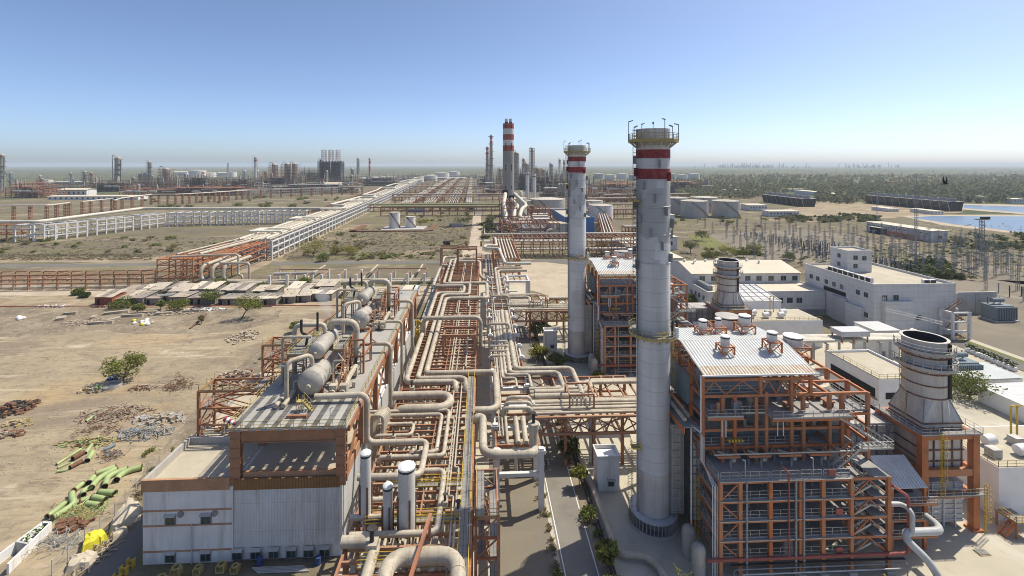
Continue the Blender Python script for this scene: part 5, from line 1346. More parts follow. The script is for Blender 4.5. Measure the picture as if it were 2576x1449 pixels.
pl = MB().bx(72, 82, 71.4, 72.15, 6.3, 6.42).build('platform', M['grate'], bs)
MB().rails([(72, 71.4, 6.42), (82, 71.4, 6.42)], w=.06, step=1.4).build('handrail', M['steelg'], pl)
MB().ladder((74.4, 71.35, 6.5), 10.2, .7, .9, (0, -1)).build('caged_ladder', M['yellow'], bs)
MB().ladder((81.9, 71.6, .1), 8.0, .7, .9, (.5, -1)).build('caged_ladder', M['yellow'], bs)
MB().ladder((72.6, 76.4, 16.2), 12.5, .7, .9, (-1, 0)).build('caged_ladder', M['yellow'], bs)
MB().bx(73.2, 79.8, 73.2, 80, .9, 7.6).build('inlet_duct', M['shellw'], bs)
b = MB()
for z in [1.3 + .85 * i for i in range(8)]: b.bx(73.1, 79.9, 73.05, 73.19, z, z + .12)
for x in (74.2, 76.2, 78.2): b.bx(x, x + .22, 72.98, 73.18, .2, 7.6)
b.build('duct_rib', M['clad'], bs)
# duct joining boiler and bypass stack, with tin roof shelter
t = U(thing('inlet_duct', 'lattice-braced grey inlet duct between the near boiler and bypass stack', 'duct', (66, 77, 0)), 'lattice-braced grey inlet duct of the far boiler')
MB().bx(61.5, 72, 77.6, 83.5, 1.5, 15).build('duct_body', M['duct'], t)
b = MB()
for i in range(6):
    x = 61.5 + i * 1.8
    b.bx(x, x + .14, 77.3, 77.58, 6, 15)
for i in range(7): b.bx(61.5, 72, 77.36, 77.59, 6.2 + i * 1.4, 6.32 + i * 1.4)
for i in range(3): b.beam((61.6 + i * 3.4, 77.3, 6), (64.6 + i * 3.4, 77.3, 15), .14)
b.build('rib', M['casing'], t)
t = U(thing('tin_shelter', 'blue-white corrugated shelter roof on posts right of the near boiler', 'shelter', (65, 68.5, 0)), 'corrugated shelter roof right of the far boiler')
slab([(63.4, 68.9, 9.85), (69.4, 68.9, 9.85), (69.4, 73, 12.4), (63.4, 73, 12.4)], .1).build('roof', M['tinroof'], t)
for x in (63.8, 69.1):
    for y, z in ((69.2, 9.7), (72.6, 11.8)): MB().bx(x - .2, x + .2, y - .2, y + .2, 0, z).build('post', M['orange'], t)
for z in (2.6, 5.2, 7.6):
    MB().bx(62, 70.6, 68.4, 69.0, z - .25, z).build('beam', M['orange'], t); MB().bx(62, 70.6, 69.01, 74.5, z - .12, z).build('floor', M['floor'], t)
    MB().rails([(62, 68.5, z), (70.6, 68.5, z)], w=.055, step=1.2).build('handrail', M['steelg'], t)
MB().bx(63, 69, 71, 75.6, .1, 8.0).build('cabin', M['soot'], t)
t = U(thing('air_pipe', 'bent blue-grey air pipe with a big elbow at the right end of the near boiler', 'pipe', (63, 63, 0)), 'bent blue-grey air pipe at the right end of the far boiler')
MB().pipe([(55.5, 66.5, 9.6), (62.6, 66, 9.6), (62.6, 64.5, 9.6), (62.6, 64.5, 6.4)], .33, 1.0, 12).build('pipe', M['greypipe'], t, smooth=True)
MB().pipe([(67.8, 67.6, 6.4), (67.8, 64.8, 6.4), (60.9, 64.8, 6.4), (63.6, 62.4, 3.6), (64.4, 61.6, .9)], .52, 1.6, 14).build('elbow_pipe', M['greypipe'], t, smooth=True)
for k, (x, y) in enumerate(((61.6, 60.4), (64.8, 60.4))):
    t = U(thing('fan', '%s of two grey fans with motors at the foot of the near boiler' % ('left', 'right')[k], 'fan', (x, y, 0)), '%s of two fans at the foot of the far boiler' % ('left', 'right')[k])
    MB().lathe((x, y, 1.2), [(.02, -.45), (1.15, -.45), (1.15, .45), (.02, .45)], 20, 'Y').build('casing', M['greypipe'], t, smooth=True)
    MB().bx(x - .6, x + .6, y - 2.6, y - 1.2, .1, 1.2).build('motor', M['clad'], t)
    MB().bx(x - .9, x + .9, y - 2.9, y + .9, 0, .09).build('plinth', M['conc'], t)
# vertical grey tanks at the foot of the stack
for k, (xd, yb, Y) in enumerate(((1732, 1385, 69.6), (1757, 1442, 66.2))):
    x = atY(xd, Y)
    t = U(thing('drain_tank', ('left', 'right')[k] + ' upright grey tank with domed top beside the near boiler foot', 'tank', (x, Y, 0)), ('left', 'right')[k] + ' upright grey tank beside the far boiler foot')
    MB().lathe((x, Y, 0), [(.95, .5), (.98, 3.9), (.8, 4.4), (.45, 4.7), (.02, 4.8)], 20).build('shell', M['vessel'], t, smooth=True)
    MB().lathe((x, Y, 0), [(.7, 0), (.7, .5)], 12).build('skirt', M['conc'], t)
# copies
for o, far in UNIT:
    c = copy_tree(o); c['label'] = far
    c.location = Vector(o.location) + Vector((.6, 64.8, 0))

# --- things around the near unit
vh = thing('valve_house', 'small white flat-roofed house with parapet left of the near stack', 'hut', (23, 85.6, 0))
MB().bx(21.4, 25.4, 84, 87.4, 0, 5.9).build('wall', M['plaster'], vh)
b = MB(); b.bx(21.25, 25.55, 83.85, 84.1, 5.9, 6.6); b.bx(21.25, 25.55, 87.3, 87.55, 5.9, 6.6); b.bx(21.25, 21.5, 84.11, 87.29, 5.9, 6.6); b.bx(25.3, 25.55, 84.11, 87.29, 5.9, 6.6); b.build('parapet', M['concw'], vh)
w = MB().bx(23.3, 24.4, 83.9, 83.99, 1.0, 2.1).build('window', M['glass'], vh); MB().bx(23.1, 24.6, 83.4, 83.98, 2.2, 2.3).build('awning', M['conc'], w)
vh2 = copy_tree(vh); vh2['label'] = 'small white flat-roofed house left of the second stack'; vh2.location = Vector(vh.location) + Vector((-1, 64, 0))
pipe('fat dusty ground pipe running beside the plant road and turning at the stack foot', [(19.6, 103, 1.0), (20.4, 84, 1.0), (20.6, 69.2, 1.0), (24.6, 69.0, 1.0), (26.2, 67.0, 1.0), (26.2, 62, .6)], .5, R=1.8)
for k, x in enumerate((19.2, 19.7)): pipe('thin black cable pipe along the verge, %s one' % ('left', 'right')[k], [(x, 40, .35), (x - .4, 170, .35)], .14, 'soot', n=6)
for k in range(2):
    x, y = 27.5 + k * 3, 98 + k * 66
    pipe('thin grey riser pipe under the branch rack near the %s stack' % ('first', 'second')[k], [(22 , y - 6, .2), (22, y - 6, 9.5)], .35, 'greypipe')
# ---------------------------------------------------------------- buildings on the right
def onX(xd, yd, X):
    r = (xd - CX) / F
    Y = X * (CP - SP * r) / (CP * r + SP)
    return Vector((X, Y, zof(yd, X, Y)))
def onY(xd, yd, Y):
    X = atY(xd, Y)
    return Vector((X, Y, zof(yd, X, Y)))
G7 = (2650, 950, 1.7815)
def win_on(parent, axis, val, pts, w=1.7, h=1.6, m='glass', rg_=G7):
    for x, y in reg(*rg_, pts):
        p = (onX if axis == 'X' else onY)(x, y, val)
        if axis == 'X':
            f = MB().bx(val - .06, val + .02, p.y - w / 2, p.y + w / 2, p.z - h / 2, p.z + h / 2).build('window', M[m], parent)
            b = MB(); b.bx(val - .1, val - .061, p.y - w / 2 - .1, p.y + w / 2 + .1, p.z - h / 2 - .14, p.z - h / 2); b.bx(val - .1, val - .061, p.y - .04, p.y + .04, p.z - h / 2, p.z + h / 2)
        else:
            f = MB().bx(p.x - w / 2, p.x + w / 2, val - .06, val + .02, p.z - h / 2, p.z + h / 2).build('window', M[m], parent)
            b = MB(); b.bx(p.x - w / 2 - .1, p.x + w / 2 + .1, val - .1, val - .061, p.z - h / 2 - .14, p.z - h / 2); b.bx(p.x - .04, p.x + .04, val - .1, val - .061, p.z - h / 2, p.z + h / 2)
        b.build('frame', M['casing'], f)
def parapet(parent, x0, x1, y0, y1, z, h=.9, t=.35, m='clad'):
    b = MB(); b.bx(x0, x1, y0, y0 + t, z, z + h); b.bx(x0, x1, y1 - t, y1, z, z + h); b.bx(x0, x0 + t, y0 + t, y1 - t, z, z + h); b.bx(x1 - t, x1, y0 + t, y1 - t, z, z + h)
    b.build('parapet', M[m], parent)
cb_ = thing('control_building', 'big white panelled control building with a stair tower on its flat roof', 'building', (152, 173, 0))
MB().bx(137.8, 167.7, 156.3, 191, 0, 17.3).build('wall', M['clad'], cb_)
MB().bx(138.2, 167.3, 156.7, 190.6, 17.3, 17.36).build('roof', M['roofcon'], cb_)
parapet(cb_, 137.7, 167.8, 156.2, 191.1, 17.3)
MB().bx(145, 155, 177, 186, 17.37, 25.4).build('roof_tower', M['clad'], cb_); parapet(cb_, 144.9, 155.1, 176.9, 186.1, 25.4, .7)
MB().bx(145.4, 154.6, 177.4, 185.6, 25.41, 25.46).build('roof', M['roofcon'], cb_)
win_on(cb_, 'X', 137.8, [(1060, 275), (1107, 292), (1167, 313), (1222, 332), (1276, 350), (1060, 397), (1106, 415), (1392, 388), (1450, 408), (1058, 520), (1104, 540), (1165, 565), (1220, 592), (1272, 614), (1391, 527), (1450, 549), (1057, 587), (1106, 607), (1165, 637), (1220, 663)])
a, b_ = [onX(x, y, 137.8) for x, y in reg(*G7, [(1150, 440), (1306, 490)])]
MB().bx(137.7, 137.82, b_.y, a.y, 10.0, 11.6).build('strip_window', M['dark'], cb_)
win_on(cb_, 'Y', 156.3, [(1582, 430), (1664, 428), (1747, 570), (1825, 570)], 1.9, 1.7)
win_on(cb_, 'Y', 177, [(1375, 143), (1438, 147), (1375, 203)], 1.7, 1.6); win_on(cb_, 'X', 145, [(1258, 127), (1257, 186)], 1.6, 1.6)
MB().bx(140.5, 151, 154.9, 156.29, 0, 12.3).build('bay', M['clad'], cb_)
MB().bx(136.4, 137.79, 160.5, 167.5, 0, 8.6).build('bay', M['clad'], cb_); MB().bx(136.9, 137.79, 168, 175, 0, 9.5).build('bay', M['clad'], cb_)
for i in range(8):
    t = thing('air_conditioner', 'grey air conditioner in the row along the roof edge of the control building', 'air conditioner', (140.2, 161 + i * 2.6, 17.36), group='air conditioners on the control building roof')
    MB().bx(139.6, 140.8, 160 + i * 2.6, 162 + i * 2.6, 17.5, 19.3).build('case', M['white'] if i % 3 else M['clad'], t); MB().bx(139.4, 139.59, 160.1 + i * 2.6, 161.9 + i * 2.6, 17.8, 19.1).build('grille', M['soot'], t)
    MB().bx(139.7, 140.7, 160.2 + i * 2.6, 161.8 + i * 2.6, 17.37, 17.5).build('foot', M['casing'], t)
for i in range(2):
    t = thing('air_conditioner', '%s of two air conditioners near the front right roof corner' % ('left', 'right')[i], 'air conditioner', (159 + i * 2.4, 158.6, 17.36))
    MB().bx(158 + i * 2.4, 160 + i * 2.4, 158.2, 159.4, 17.37, 19).build('case', M['white'], t); MB().bx(158.1 + i * 2.4, 159.9 + i * 2.4, 158.0, 158.19, 17.9, 18.8).build('grille', M['soot'], t)
t = thing('fire_stair', 'concrete framed fire stair with rusty flights at the control building corner', 'stairs', (165, 153, 0))
for x in (161.5, 167.5):
    for y in (151.5, 155.8): MB().bx(x - .35, x + .35, y - .35, y + .35, 0, 9.5).build('column', M['concw'], t)
for z in (3.2, 6.4, 9.5): MB().bx(161, 168, 151.2, 151.8, z - .6, z).build('beam', M['concw'], t); MB().bx(161, 161.9, 151.81, 155.4, z - .5, z).build('beam', M['concw'], t)
for i in range(4):
    xa, xb = (162, 167) if i % 2 else (167, 162)
    MB().stair((xa, 153 + (i % 2), i * 3.1), (xb, 153 + (i % 2), i * 3.1 + 3.1), 1.2).build('flight', M['rust'], t)
# cream roofed hall
hl = thing('turbine_hall', 'long white panelled hall with cream gabled roof behind the bypass stack', 'building', (113, 195, 0))
MB().bx(89.5, 137, 193, 219, 0, 13.6).build('wall', M['clad'], hl)
g = MB(); g._add([(89.5, 193, 13.6), (89.5, 219, 13.6), (89.5, 206, 16.3), (137, 193, 13.6), (137, 219, 13.6), (137, 206, 16.3)], [(0, 2, 1), (3, 4, 5)]); g.build('gable', M['clad'], hl)
slab([(89.2, 192.6, 13.75), (137.3, 192.6, 13.75), (137.3, 206, 16.5), (89.2, 206, 16.5)], .2).build('roof', M['hallroof'], hl)
slab([(89.2, 206.01, 16.5), (137.3, 206.01, 16.5), (137.3, 219.4, 13.75), (89.2, 219.4, 13.75)], .2).build('roof', M['hallroof'], hl)
MB().bx(89.5, 137.5, 179, 192.98, 0, 9.3).build('annexe', M['clad'], hl); MB().bx(90, 137.2, 179.4, 192.97, 9.31, 9.38).build('roof', M['hallroof'], hl)
parapet(hl, 89.4, 137.6, 178.9, 192.97, 9.3, .5)
win_on(hl, 'Y', 193, [(283, 292), (365, 292), (608, 290), (688, 290), (773, 290), (861, 289), (943, 289)], 2.3, 1.9)
win_on(hl, 'Y', 179, [(710, 447), (775, 447), (838, 447), (907, 446), (975, 446)], 2.3, 2.0); win_on(hl, 'X', 89.5, [(262, 410), (293, 428), (236, 395), (206, 385)], 1.6, 1.6)
MB().bx(89.6, 137.4, 178.88, 178.98, .3, 2.4).build('ground_floor_strip', M['casing'], hl)
for i in range(10):
    x = 92 + i * 4.8 if i < 7 else 95 + (i - 7) * 15
    y = 205.5 if i < 7 else 203
    b = MB(); b.cyl((x, y, 16.0), (x, y, 17.0), .38, n=10); b.cyl((x, y, 17.0), (x, y, 17.35), .6, .3, n=10)
    b.build('roof_vent', M['white'], smooth=True, label='small white roof vent in the row on the cream hall roof', cat='vent', group='roof vents on the cream hall')
t = thing('chiller_bank', 'white bank of chillers on the annexe roof of the cream hall', 'air conditioner', (93, 186, 9.4))
for i in range(5): MB().bx(91.2, 93, 182 + i * 2, 183.8 + i * 2, 9.4, 11.3).build('chiller', M['casing'], t)
# gas turbine blocks
def gt(y, which):
    t = thing('turbine_enclosure', 'white box building with machinery on its flat roof, %s' % which, 'building', (98, y + 6, 0))
    MB().bx(87, 112, y, y + 12, 0, 9.0).build('wall', M['white'], t)
    MB().bx(87.3, 111.7, y + .3, y + 11.7, 9.01, 9.07).build('roof', M['roofcon'], t)
    MB().rails([(87.1, y + 11.9, 9.05), (87.1, y + .1, 9.05), (111.9, y + .1, 9.05)], w=.06, step=1.6).build('handrail', M['dullyel'], t)
    for i in range(6):
        x = 89.5 + i * 2.6; yy = y + 3 + (i % 2) * 3
        if i % 3 == 0: MB().box((x, yy, 9.8), 1.6, 1.6, 1.5).build('roof_box', M['steelg'], t)
        else: MB().cyl((x - .8, yy, 10.0), (x + .9, yy, 10.2), .9, n=14).build('roof_drum', M['white'], t, smooth=True)
    for x in (100, 101.2): MB().pipe([(x, y + 9, 9), (x, y + 9, 14.5), (x + .8, y + 9, 14.5)], .16, n=8).build('yellow_pipe', M['yellow'], t, smooth=True)
    MB().bx(92, 94, y - .04, y + .05, .1, 2.3).build('door', M['casing'], t)
    if y < 100: return
    t = thing('air_filter_house', 'white filter house with gridded sloping roof, %s' % which, 'building', (100, y + 19, 0))
    MB().bx(92, 108, y + 15, y + 27, 0, 11).build('wall', M['white'], t)
    slab([(91.8, y + 14.8, 11.1), (108.2, y + 14.8, 11.1), (106, y + 27.2, 14), (94, y + 27.2, 14)], .3).build('roof', M['clad'], t)
    b = MB()
    for i in range(6): b.beam((92 + i * 3.1, y + 14.9, 11.2), (94.4 + i * 2.2, y + 27, 14.1), .14)
    for i in range(5): b.beam((92.1 + i * .45, y + 15.5 + i * 2.6, 11.3 + i * .6), (107.9 - i * .45, y + 15.5 + i * 2.6, 11.3 + i * .6), .14)
    b.build('roof_rib', M['casing'], t)
gt(74, 'beside the nearest bypass stack'); gt(147, 'in front of the cream hall')
t = thing('switch_building', 'white two-storey block with dark strip windows behind the open bypass stack', 'building', (93, 106, 0))
MB().bx(87.5, 99, 98, 114, 0, 12.2).build('wall', M['white'], t)
for z in (4.2, 8.4): MB().bx(87.4, 87.55, 99, 112, z, z + 1.9).build('strip_window', M['dark'], t); MB().bx(87.3, 87.52, 98.5, 113, z - .5, z - .1).build('stripe', M['coping'], t)
for z in (4.2, 8.4): MB().bx(89, 97, 97.9, 98.05, z, z + 1.4).build('strip_window', M['dark'], t)
MB().bx(87.8, 98.7, 98.3, 113.7, 12.21, 12.27).build('roof', M['roofcon'], t); parapet(t, 87.4, 99.1, 97.9, 114.1, 12.2, .6, .3, 'white')
MB().rails([(87.5, 114, 12.8), (87.5, 98, 12.8), (99, 98, 12.8)], w=.06).build('handrail', M['dullyel'], t)
# pipe bridge with canopy
t = thing('pipe_bridge', 'grey trestle pipe bridge with white canopy before the control building', 'pipe rack', (105, 132, 0))
for x in (84, 92, 100, 108, 116, 124):
    for y in (129.5, 135): MB().bx(x - .25, x + .25, y - .25, y + .25, 0, 8).build('column', M['steelg'], t)
    MB().bx(x - .2, x + .2, 129, 135.5, 8.0, 8.4).build('beam', M['steelg'], t)
MB().bx(104, 112.5, 129, 133.5, 10.3, 11.8).build('canopy', M['clad'], t)
b = MB()
for x in (104.4, 108, 112): b.bx(x - .15, x + .15, 129.2, 129.5, 8.4, 10.3); b.bx(x - .15, x + .15, 133, 133.3, 8.4, 10.3)
b.build('post', M['red'], t)
for i in range(5): pipe('white pipe on the trestle bridge before the control building', [(82, 130 + i, 8.9), (128, 130 + i, 8.9), (134, 134 + i, 8.9)], .45, 'pipew', grp='white pipes on the trestle bridge')
t = thing('plant_room', 'small white box building between trestle bridge and control building', 'building', (126, 140, 0))
MB().bx(122, 130, 138, 146, 0, 8.4).build('wall', M['white'], t); MB().bx(121.8, 130.2, 137.8, 146.2, 8.41, 8.7).build('roof', M['clad'], t); MB().bx(124, 125.2, 137.9, 138.05, 0, 2.2).build('door', M['casing'], t)
t = thing('plant_room', 'low pale shed left of the control building foot', 'building', (104, 122, 0))
MB().bx(100, 110, 118, 126, 0, 4.5).build('wall', M['white'], t); MB().bx(99.7, 110.3, 117.7, 126.3, 4.51, 4.8).build('roof', M['roofcon'], t); MB().bx(103, 104.2, 117.9, 118.05, 0, 2.2).build('door', M['casing'], t)
# mast with boom near control building
t = thing('lattice_crane', 'thin white lattice post with slanting boom before the control building', 'crane', (136, 148, 0))
def lattice(b, p, q, w, n, t_=.09):
    p, q = Vector(p), Vector(q); d = (q - p).normalized()
    u = d.cross(Vector((0, 0, 1)) if abs(d.z) < .9 else Vector((1, 0, 0))).normalized() * w / 2; v = d.cross(u).normalized() * w / 2
    cs = [u + v, u - v, -u - v, -u + v]
    for c in cs: b.beam(p + c, q + c, t_)
    for i in range(n):
        a, e = p + (q - p) * i / n, p + (q - p) * (i + 1) / n
        for k in range(4): b.beam(a + cs[k], e + cs[(k + 1) % 4], t_ * .7)
    return b
lattice(MB(), (134.5, 149, 0), (134.5, 149, 16), .8, 12).build('mast', M['steelg'], t); lattice(MB(), (134.5, 149, 11.8), (147, 141, 9.5), .8, 12).build('boom', M['clad'], t)
# fire walls and transformers
t = thing('fire_wall', 'grey panelled fire wall right of the control building', 'wall', (199, 178, 0))
for k in range(2): MB().bx(190 + k * 9, 198.8 + k * 9, 177.5, 178.3, 0, 8.8).build('panel', M['conc'], t)
MB().bx(189.4, 189.98, 176, 184, 0, 8.8).build('return_wall', M['conc'], t)
def transformer(x, y, lab, s=1.0):
    t = thing('transformer', lab, 'transformer', (x, y, 0))
    MB().bx(x - 3 * s, x + 3 * s, y - 1.6 * s, y + 1.6 * s, .5, 4.2 * s).build('tank', M['transf'], t)
    b = MB()
    for i in range(13): b.bx(x + (-3 + i * .48) * s, x + (-2.75 + i * .48) * s, y - 2.5 * s, y - 1.62 * s, .8, 4.0 * s)
    b.build('radiator', M['transf'], t)
    MB().cyl((x - 1.6 * s, y, 5.4 * s), (x + 1.6 * s, y, 5.4 * s), .6 * s, n=12).build('conservator', M['transf'], t, smooth=True)
    b = MB()
    for i in range(3): b.cyl((x + (-1.8 + i * 1.8) * s, y + 1, 4.2 * s), (x + (-1.8 + i * 1.8) * s, y + 1.3, 5.9 * s), .18, n=8)
    b.build('bushing', M['rust'], t)
    MB().bx(x - 3.4 * s, x + 3.4 * s, y - 2.7 * s, y + 2 * s, 0, .5).build('plinth', M['conc'], t)
q = at(2508, 803); transformer(q.x, q.y, 'large grey-blue transformer in front of the fire wall', 1.4)
q = at(2412, 952); transformer(q.x, q.y, 'dark finned transformer behind the open bypass stack, right side', 1.25)
transformer(104, 112, 'smaller finned transformer beside the trestle bridge')
# kerbside planters
for i in range(9):
    q = at(2437, 885).lerp(at(2548, 932), i / 8); x, y = q.x, q.y
    t = thing('planter', 'white planter box with a small shrub on the east pavement', 'planter', (x, y, 0), group='planters along the east pavement')
    MB().bx(x - .7, x + .7, y - .7, y + .7, .1, 1.0).build('box', M['white'], t)
    b = MB()
    for j in range(40): b.box((x + random.gauss(0, .4), y + random.gauss(0, .4), 1.3 + random.random() * 1.3), .4, .05, .3, random.random() * 6, random.random() * 3)
    b.build('shrub', M['leafd'], t)
t = thing('rail_fence', 'rusty pipe railing round the yard behind the open bypass stack', 'fence', (104, 90, 0))
b = MB(); b.rails([at(2441, 958, .1), at(2500, 940, .1), at(2555, 978, .1)], 1.6, .16, 2.6); b.build('rails', M['farred'], t)
for k, (x, y, w, dpt, h, m) in enumerate(((126, 100, 14, 12, 4, 'clad'), (129, 116, 14, 9, 3.4, 'tinroof'))):
    t = thing('shed', ('long low white shed beyond the round tree by the east road', 'blue-grey roofed shed behind the long low white shed')[k], 'shed', (x, y, 0))
    MB().bx(x, x + w, y, y + dpt, 0, h).build('wall', M['white'], t); slab([(x - .3, y - .3, h + .2), (x + w + .3, y - .3, h + .5), (x + w + .3, y + dpt + .3, h + .5), (x - .3, y + dpt + .3, h + .2)], .15).build('roof', M[m], t)
# long low building beyond the switchyard
t = thing('relay_building', 'long low pale building with flat roof between switchyard and pond', 'building', (357, 375, 0))
MB().bx(350, 364, 345, 405, 0, 8.2).build('wall', M['concw'], t); MB().bx(349.2, 364.8, 344.2, 405.8, 8.21, 8.7).build('roof', M['hallroof'], t)
for i in range(13): MB().bx(349.6, 349.98, 345 + i * 4.9, 345.6 + i * 4.9, 0, 8.2).build('pilaster', M['conc'], t)
for i in range(12): MB().bx(349.8, 350.02, 347.0 + i * 4.9, 349.0 + i * 4.9, 5.6, 6.4).build('window', M['glass'], t)
MB().bx(349.7, 349.99, 345.7, 404, 3.6, 4.0).build('band', M['conc'], t); MB().bx(356, 359, 344.8, 345.02, 2.5, 5).build('door', M['farred'], t)
MB().bx(345, 349.6, 384, 396, 0, 5.2).build('porch', M['dark'], t); MB().bx(344.6, 349.6, 383.6, 396.4, 5.21, 5.6).build('porch_roof', M['hallroof'], t)
t = thing('annexe_wall', 'rusty brown yard wall along the foot of the long low building', 'wall', (346, 362, 0))
MB().bx(344, 344.4, 352, 378, 0, 4.2).build('wall', M['farred'], t)
# cooling towers
def cooling(label, x0, x1, y0, y1, h, nf):
    t = thing('cooling_tower', label, 'cooling tower', ((x0 + x1) / 2, (y0 + y1) / 2, 0))
    b = MB(); b._add([(x0, y0, 0), (x1, y0, 0), (x1, y1, 0), (x0, y1, 0), (x0 - 3, y0, h), (x1 + 3, y0, h), (x1 + 3, y1, h), (x0 - 3, y1, h)], [(3, 2, 1, 0), (4, 5, 6, 7), (0, 1, 5, 4), (1, 2, 6, 5), (2, 3, 7, 6), (3, 0, 4, 7)])
    b.build('fill_bank', M['soot'], t)
    for i in range(nf):
        y = y0 + (y1 - y0) * (i + .5) / nf
        MB().lathe(((x0 + x1) / 2, y, h), [((y1 - y0) / nf * .46, 0), ((y1 - y0) / nf * .40, 2), ((y1 - y0) / nf * .43, 4.2), ((y1 - y0) / nf * .36, 4.2), ((y1 - y0) / nf * .34, .4), (.02, .4)], 18).build('fan_stack', M['casing'], t, smooth=True)
        y2 = y0 + (y1 - y0) * i / nf
        MB().beam((x0 - .2, y2, 0), (x0 - 3.2, y2, h), .5).build('rib', M['conc'], t)
    b = MB()
    for k in range(7): b.beam((x0 - .15 - k * .42, y0, 1.5 + k * 1.6), (x0 - .15 - k * .42, y1, 1.5 + k * 1.6), .3)
    b.build('louvre', M['wood'], t)
    MB().bx(x0 - 3.2, x1 + 3.2, y0 - .2, y1 + .2, h, h + .3).build('fan_deck', M['conc'], t)
    MB().rails([(x0 - 3.1, y0, h + .3), (x0 - 3.1, y1, h + .3)], 1.3, .16, 8).build('handrail', M['steelg'], t)
cooling('nearer dark cooling tower with a row of fans, right of the grey tanks', 462, 478, 643, 738, 11.5, 8)
cooling('farther black cooling tower with a row of fans beside the ponds', 606, 622, 572, 702, 12.4, 11)
# lattice masts
t = thing('lattice_mast', 'tall thin lattice mast with a spike rising before the ponds', 'mast', at(2305, 668)); q = Vector(t.location)
b = MB()
lattice(b, q, q + Vector((0, 0, 20)), 2.2, 8, .14); lattice(b, q + Vector((0, 0, 20)), q + Vector((0, 0, 48)), 1.1, 12, .12); b.beam(q + Vector((0, 0, 48)), q + Vector((0, 0, 54)), .2)
b.build('mast', M['casing'], t)
t = thing('floodlight_mast', 'lattice floodlight mast with a crowded lamp platform beside the pond', 'mast', at(2470, 668)); q = Vector(t.location)
lattice(MB(), q, q + Vector((0, 0, 27)), 1.6, 14, .2).build('mast', M['casing'], t)
b = MB(); b.box(q + Vector((0, 0, 27.5)), 6, 4, .3)
for i in range(6): b.box(q + Vector((-2.6 + i * 1.04, -1.8, 28.6)), .8, .5, 1.4)
b.build('lamp_platform', M['soot'], t)
t = thing('floodlight_pole', 'slim floodlight pole in front of the farther cooling tower', 'mast', at(2206, 558)); q = Vector(t.location)
MB().cyl(q, q + Vector((0, 0, 32)), .35, .2, 8).build('pole', M['steelg'], t); MB().box(q + Vector((0, 0, 32)), 7, .5, .5).build('lamps', M['steelg'], t)
# small pale sheds by the ponds
for k, (xd, yd, w, dp, h) in enumerate(((2235, 533, 14, 26, 4), (2350, 540, 12, 32, 4), (1935, 545, 36, 14, 6), (1885, 530, 24, 20, 7), (2050, 492, 20, 60, 7), (2110, 497, 22, 60, 6), (1830, 485, 30, 20, 6), (1985, 483, 40, 14, 6), (2470, 505, 26, 12, 7), (2545, 512, 24, 12, 7))):
    p = at(xd, yd)
    lab = ('low tan shed on the sandy lot left of the ponds', 'long white shed at the foot of the farther cooling tower', 'white flat-roofed office right of the grey tanks', 'grey and white two-storey block behind the grey tanks', 'long cream warehouse behind the nearer cooling tower', 'second long cream warehouse between the cooling towers', 'pale shed among the trees behind the grey tanks', 'pale flat house deep in the woodland', 'white house in the woodland above the far pond', 'white house farthest along the woodland edge')[k]
    t = thing('shed' if k < 2 or k == 6 else 'building', lab, 'building', p)
    MB().bx(p.x, p.x + w, p.y, p.y + dp, 0, h).build('wall', M['concw'], t); slab([(p.x - .6, p.y - .6, h + .3), (p.x + w + .6, p.y - .6, h + .3), (p.x + w + .6, p.y + dp + .6, h + .7), (p.x - .6, p.y + dp + .6, h + .7)], .3).build('roof', M['hallroof'], t)
    b = MB()
    for i in range(int(w / 4)): b.bx(p.x + 1.5 + i * 4, p.x + 3 + i * 4, p.y - .06, p.y + .02, h * .45, h * .75)
    b.build('windows', M['glass'], t)
t = thing('shed', 'small red shed far off in the woodland', 'building', at(2235, 466)); q = Vector(t.location)
MB().bx(q.x, q.x + 34, q.y, q.y + 14, 0, 10).build('wall', M['farred'], t); MB().bx(q.x - .5, q.x + 34.5, q.y - .5, q.y + 14.5, 10.01, 10.8).build('roof', M['farred'], t)
# switchyard
random.seed(21)
def gantry_mast(p, h, label, grp, arm=5):
    b = MB(); lattice(b, p, p + Vector((0, 0, h)), .9, 6, .1); b.beam(p + Vector((-arm / 2, 0, h * .96)), p + Vector((arm / 2, 0, h * .96)), .2); b.beam(p + Vector((0, 0, h)), p + Vector((0, 0, h + 2)), .12)
    b.build('lattice_post', M['casing'], loc=p, label=label, cat='post', group=grp)
for r_ in range(9):
    for c in range(15):
        p = at(1760 + c * 50 + r_ * 20 + random.uniform(-8, 8), 562 + r_ * 12.5 + c * 4)
        if p.y < 225: continue
        if 130 < p.x < 175 and 150 < p.y < 200: continue
        gantry_mast(p, random.uniform(9, 14), 'grey lattice post among the many in the switchyard', 'lattice posts of the switchyard')
def swpost(p, h):
    b = MB(); b.beam(p, p + Vector((0, 0, h * .55)), .26); b.cyl(p + Vector((0, 0, h * .55)), p + Vector((0, 0, h)), .28, .2, 6); b.box(p + Vector((0, 0, h)), 1.4, .3, .2)
    b.build('insulator_post', M['soot'] if random.random() < .55 else M['casing'], loc=p, label='short dark insulator post in the switchyard rows', cat='post', group='insulator posts of the switchyard')
for r_ in range(12):
    for c in range(17):
        p = at(1850 + c * 14 + r_ * 24 + random.uniform(-2, 2), 592 + r_ * 6.6 + c * 2.0)
        swpost(p, random.uniform(4, 6.5))
for k in range(22):
    p = at(random.uniform(2440, 2700), random.uniform(720, 800))
    if p.x > 200: swpost(p, random.uniform(4, 7))
for k in range(6):
    p = at(2440 + k * 40, 690 + (k % 2) * 40); gantry_mast(p, 13, 'lattice post right of the control building', 'lattice posts right of the control building', 8)
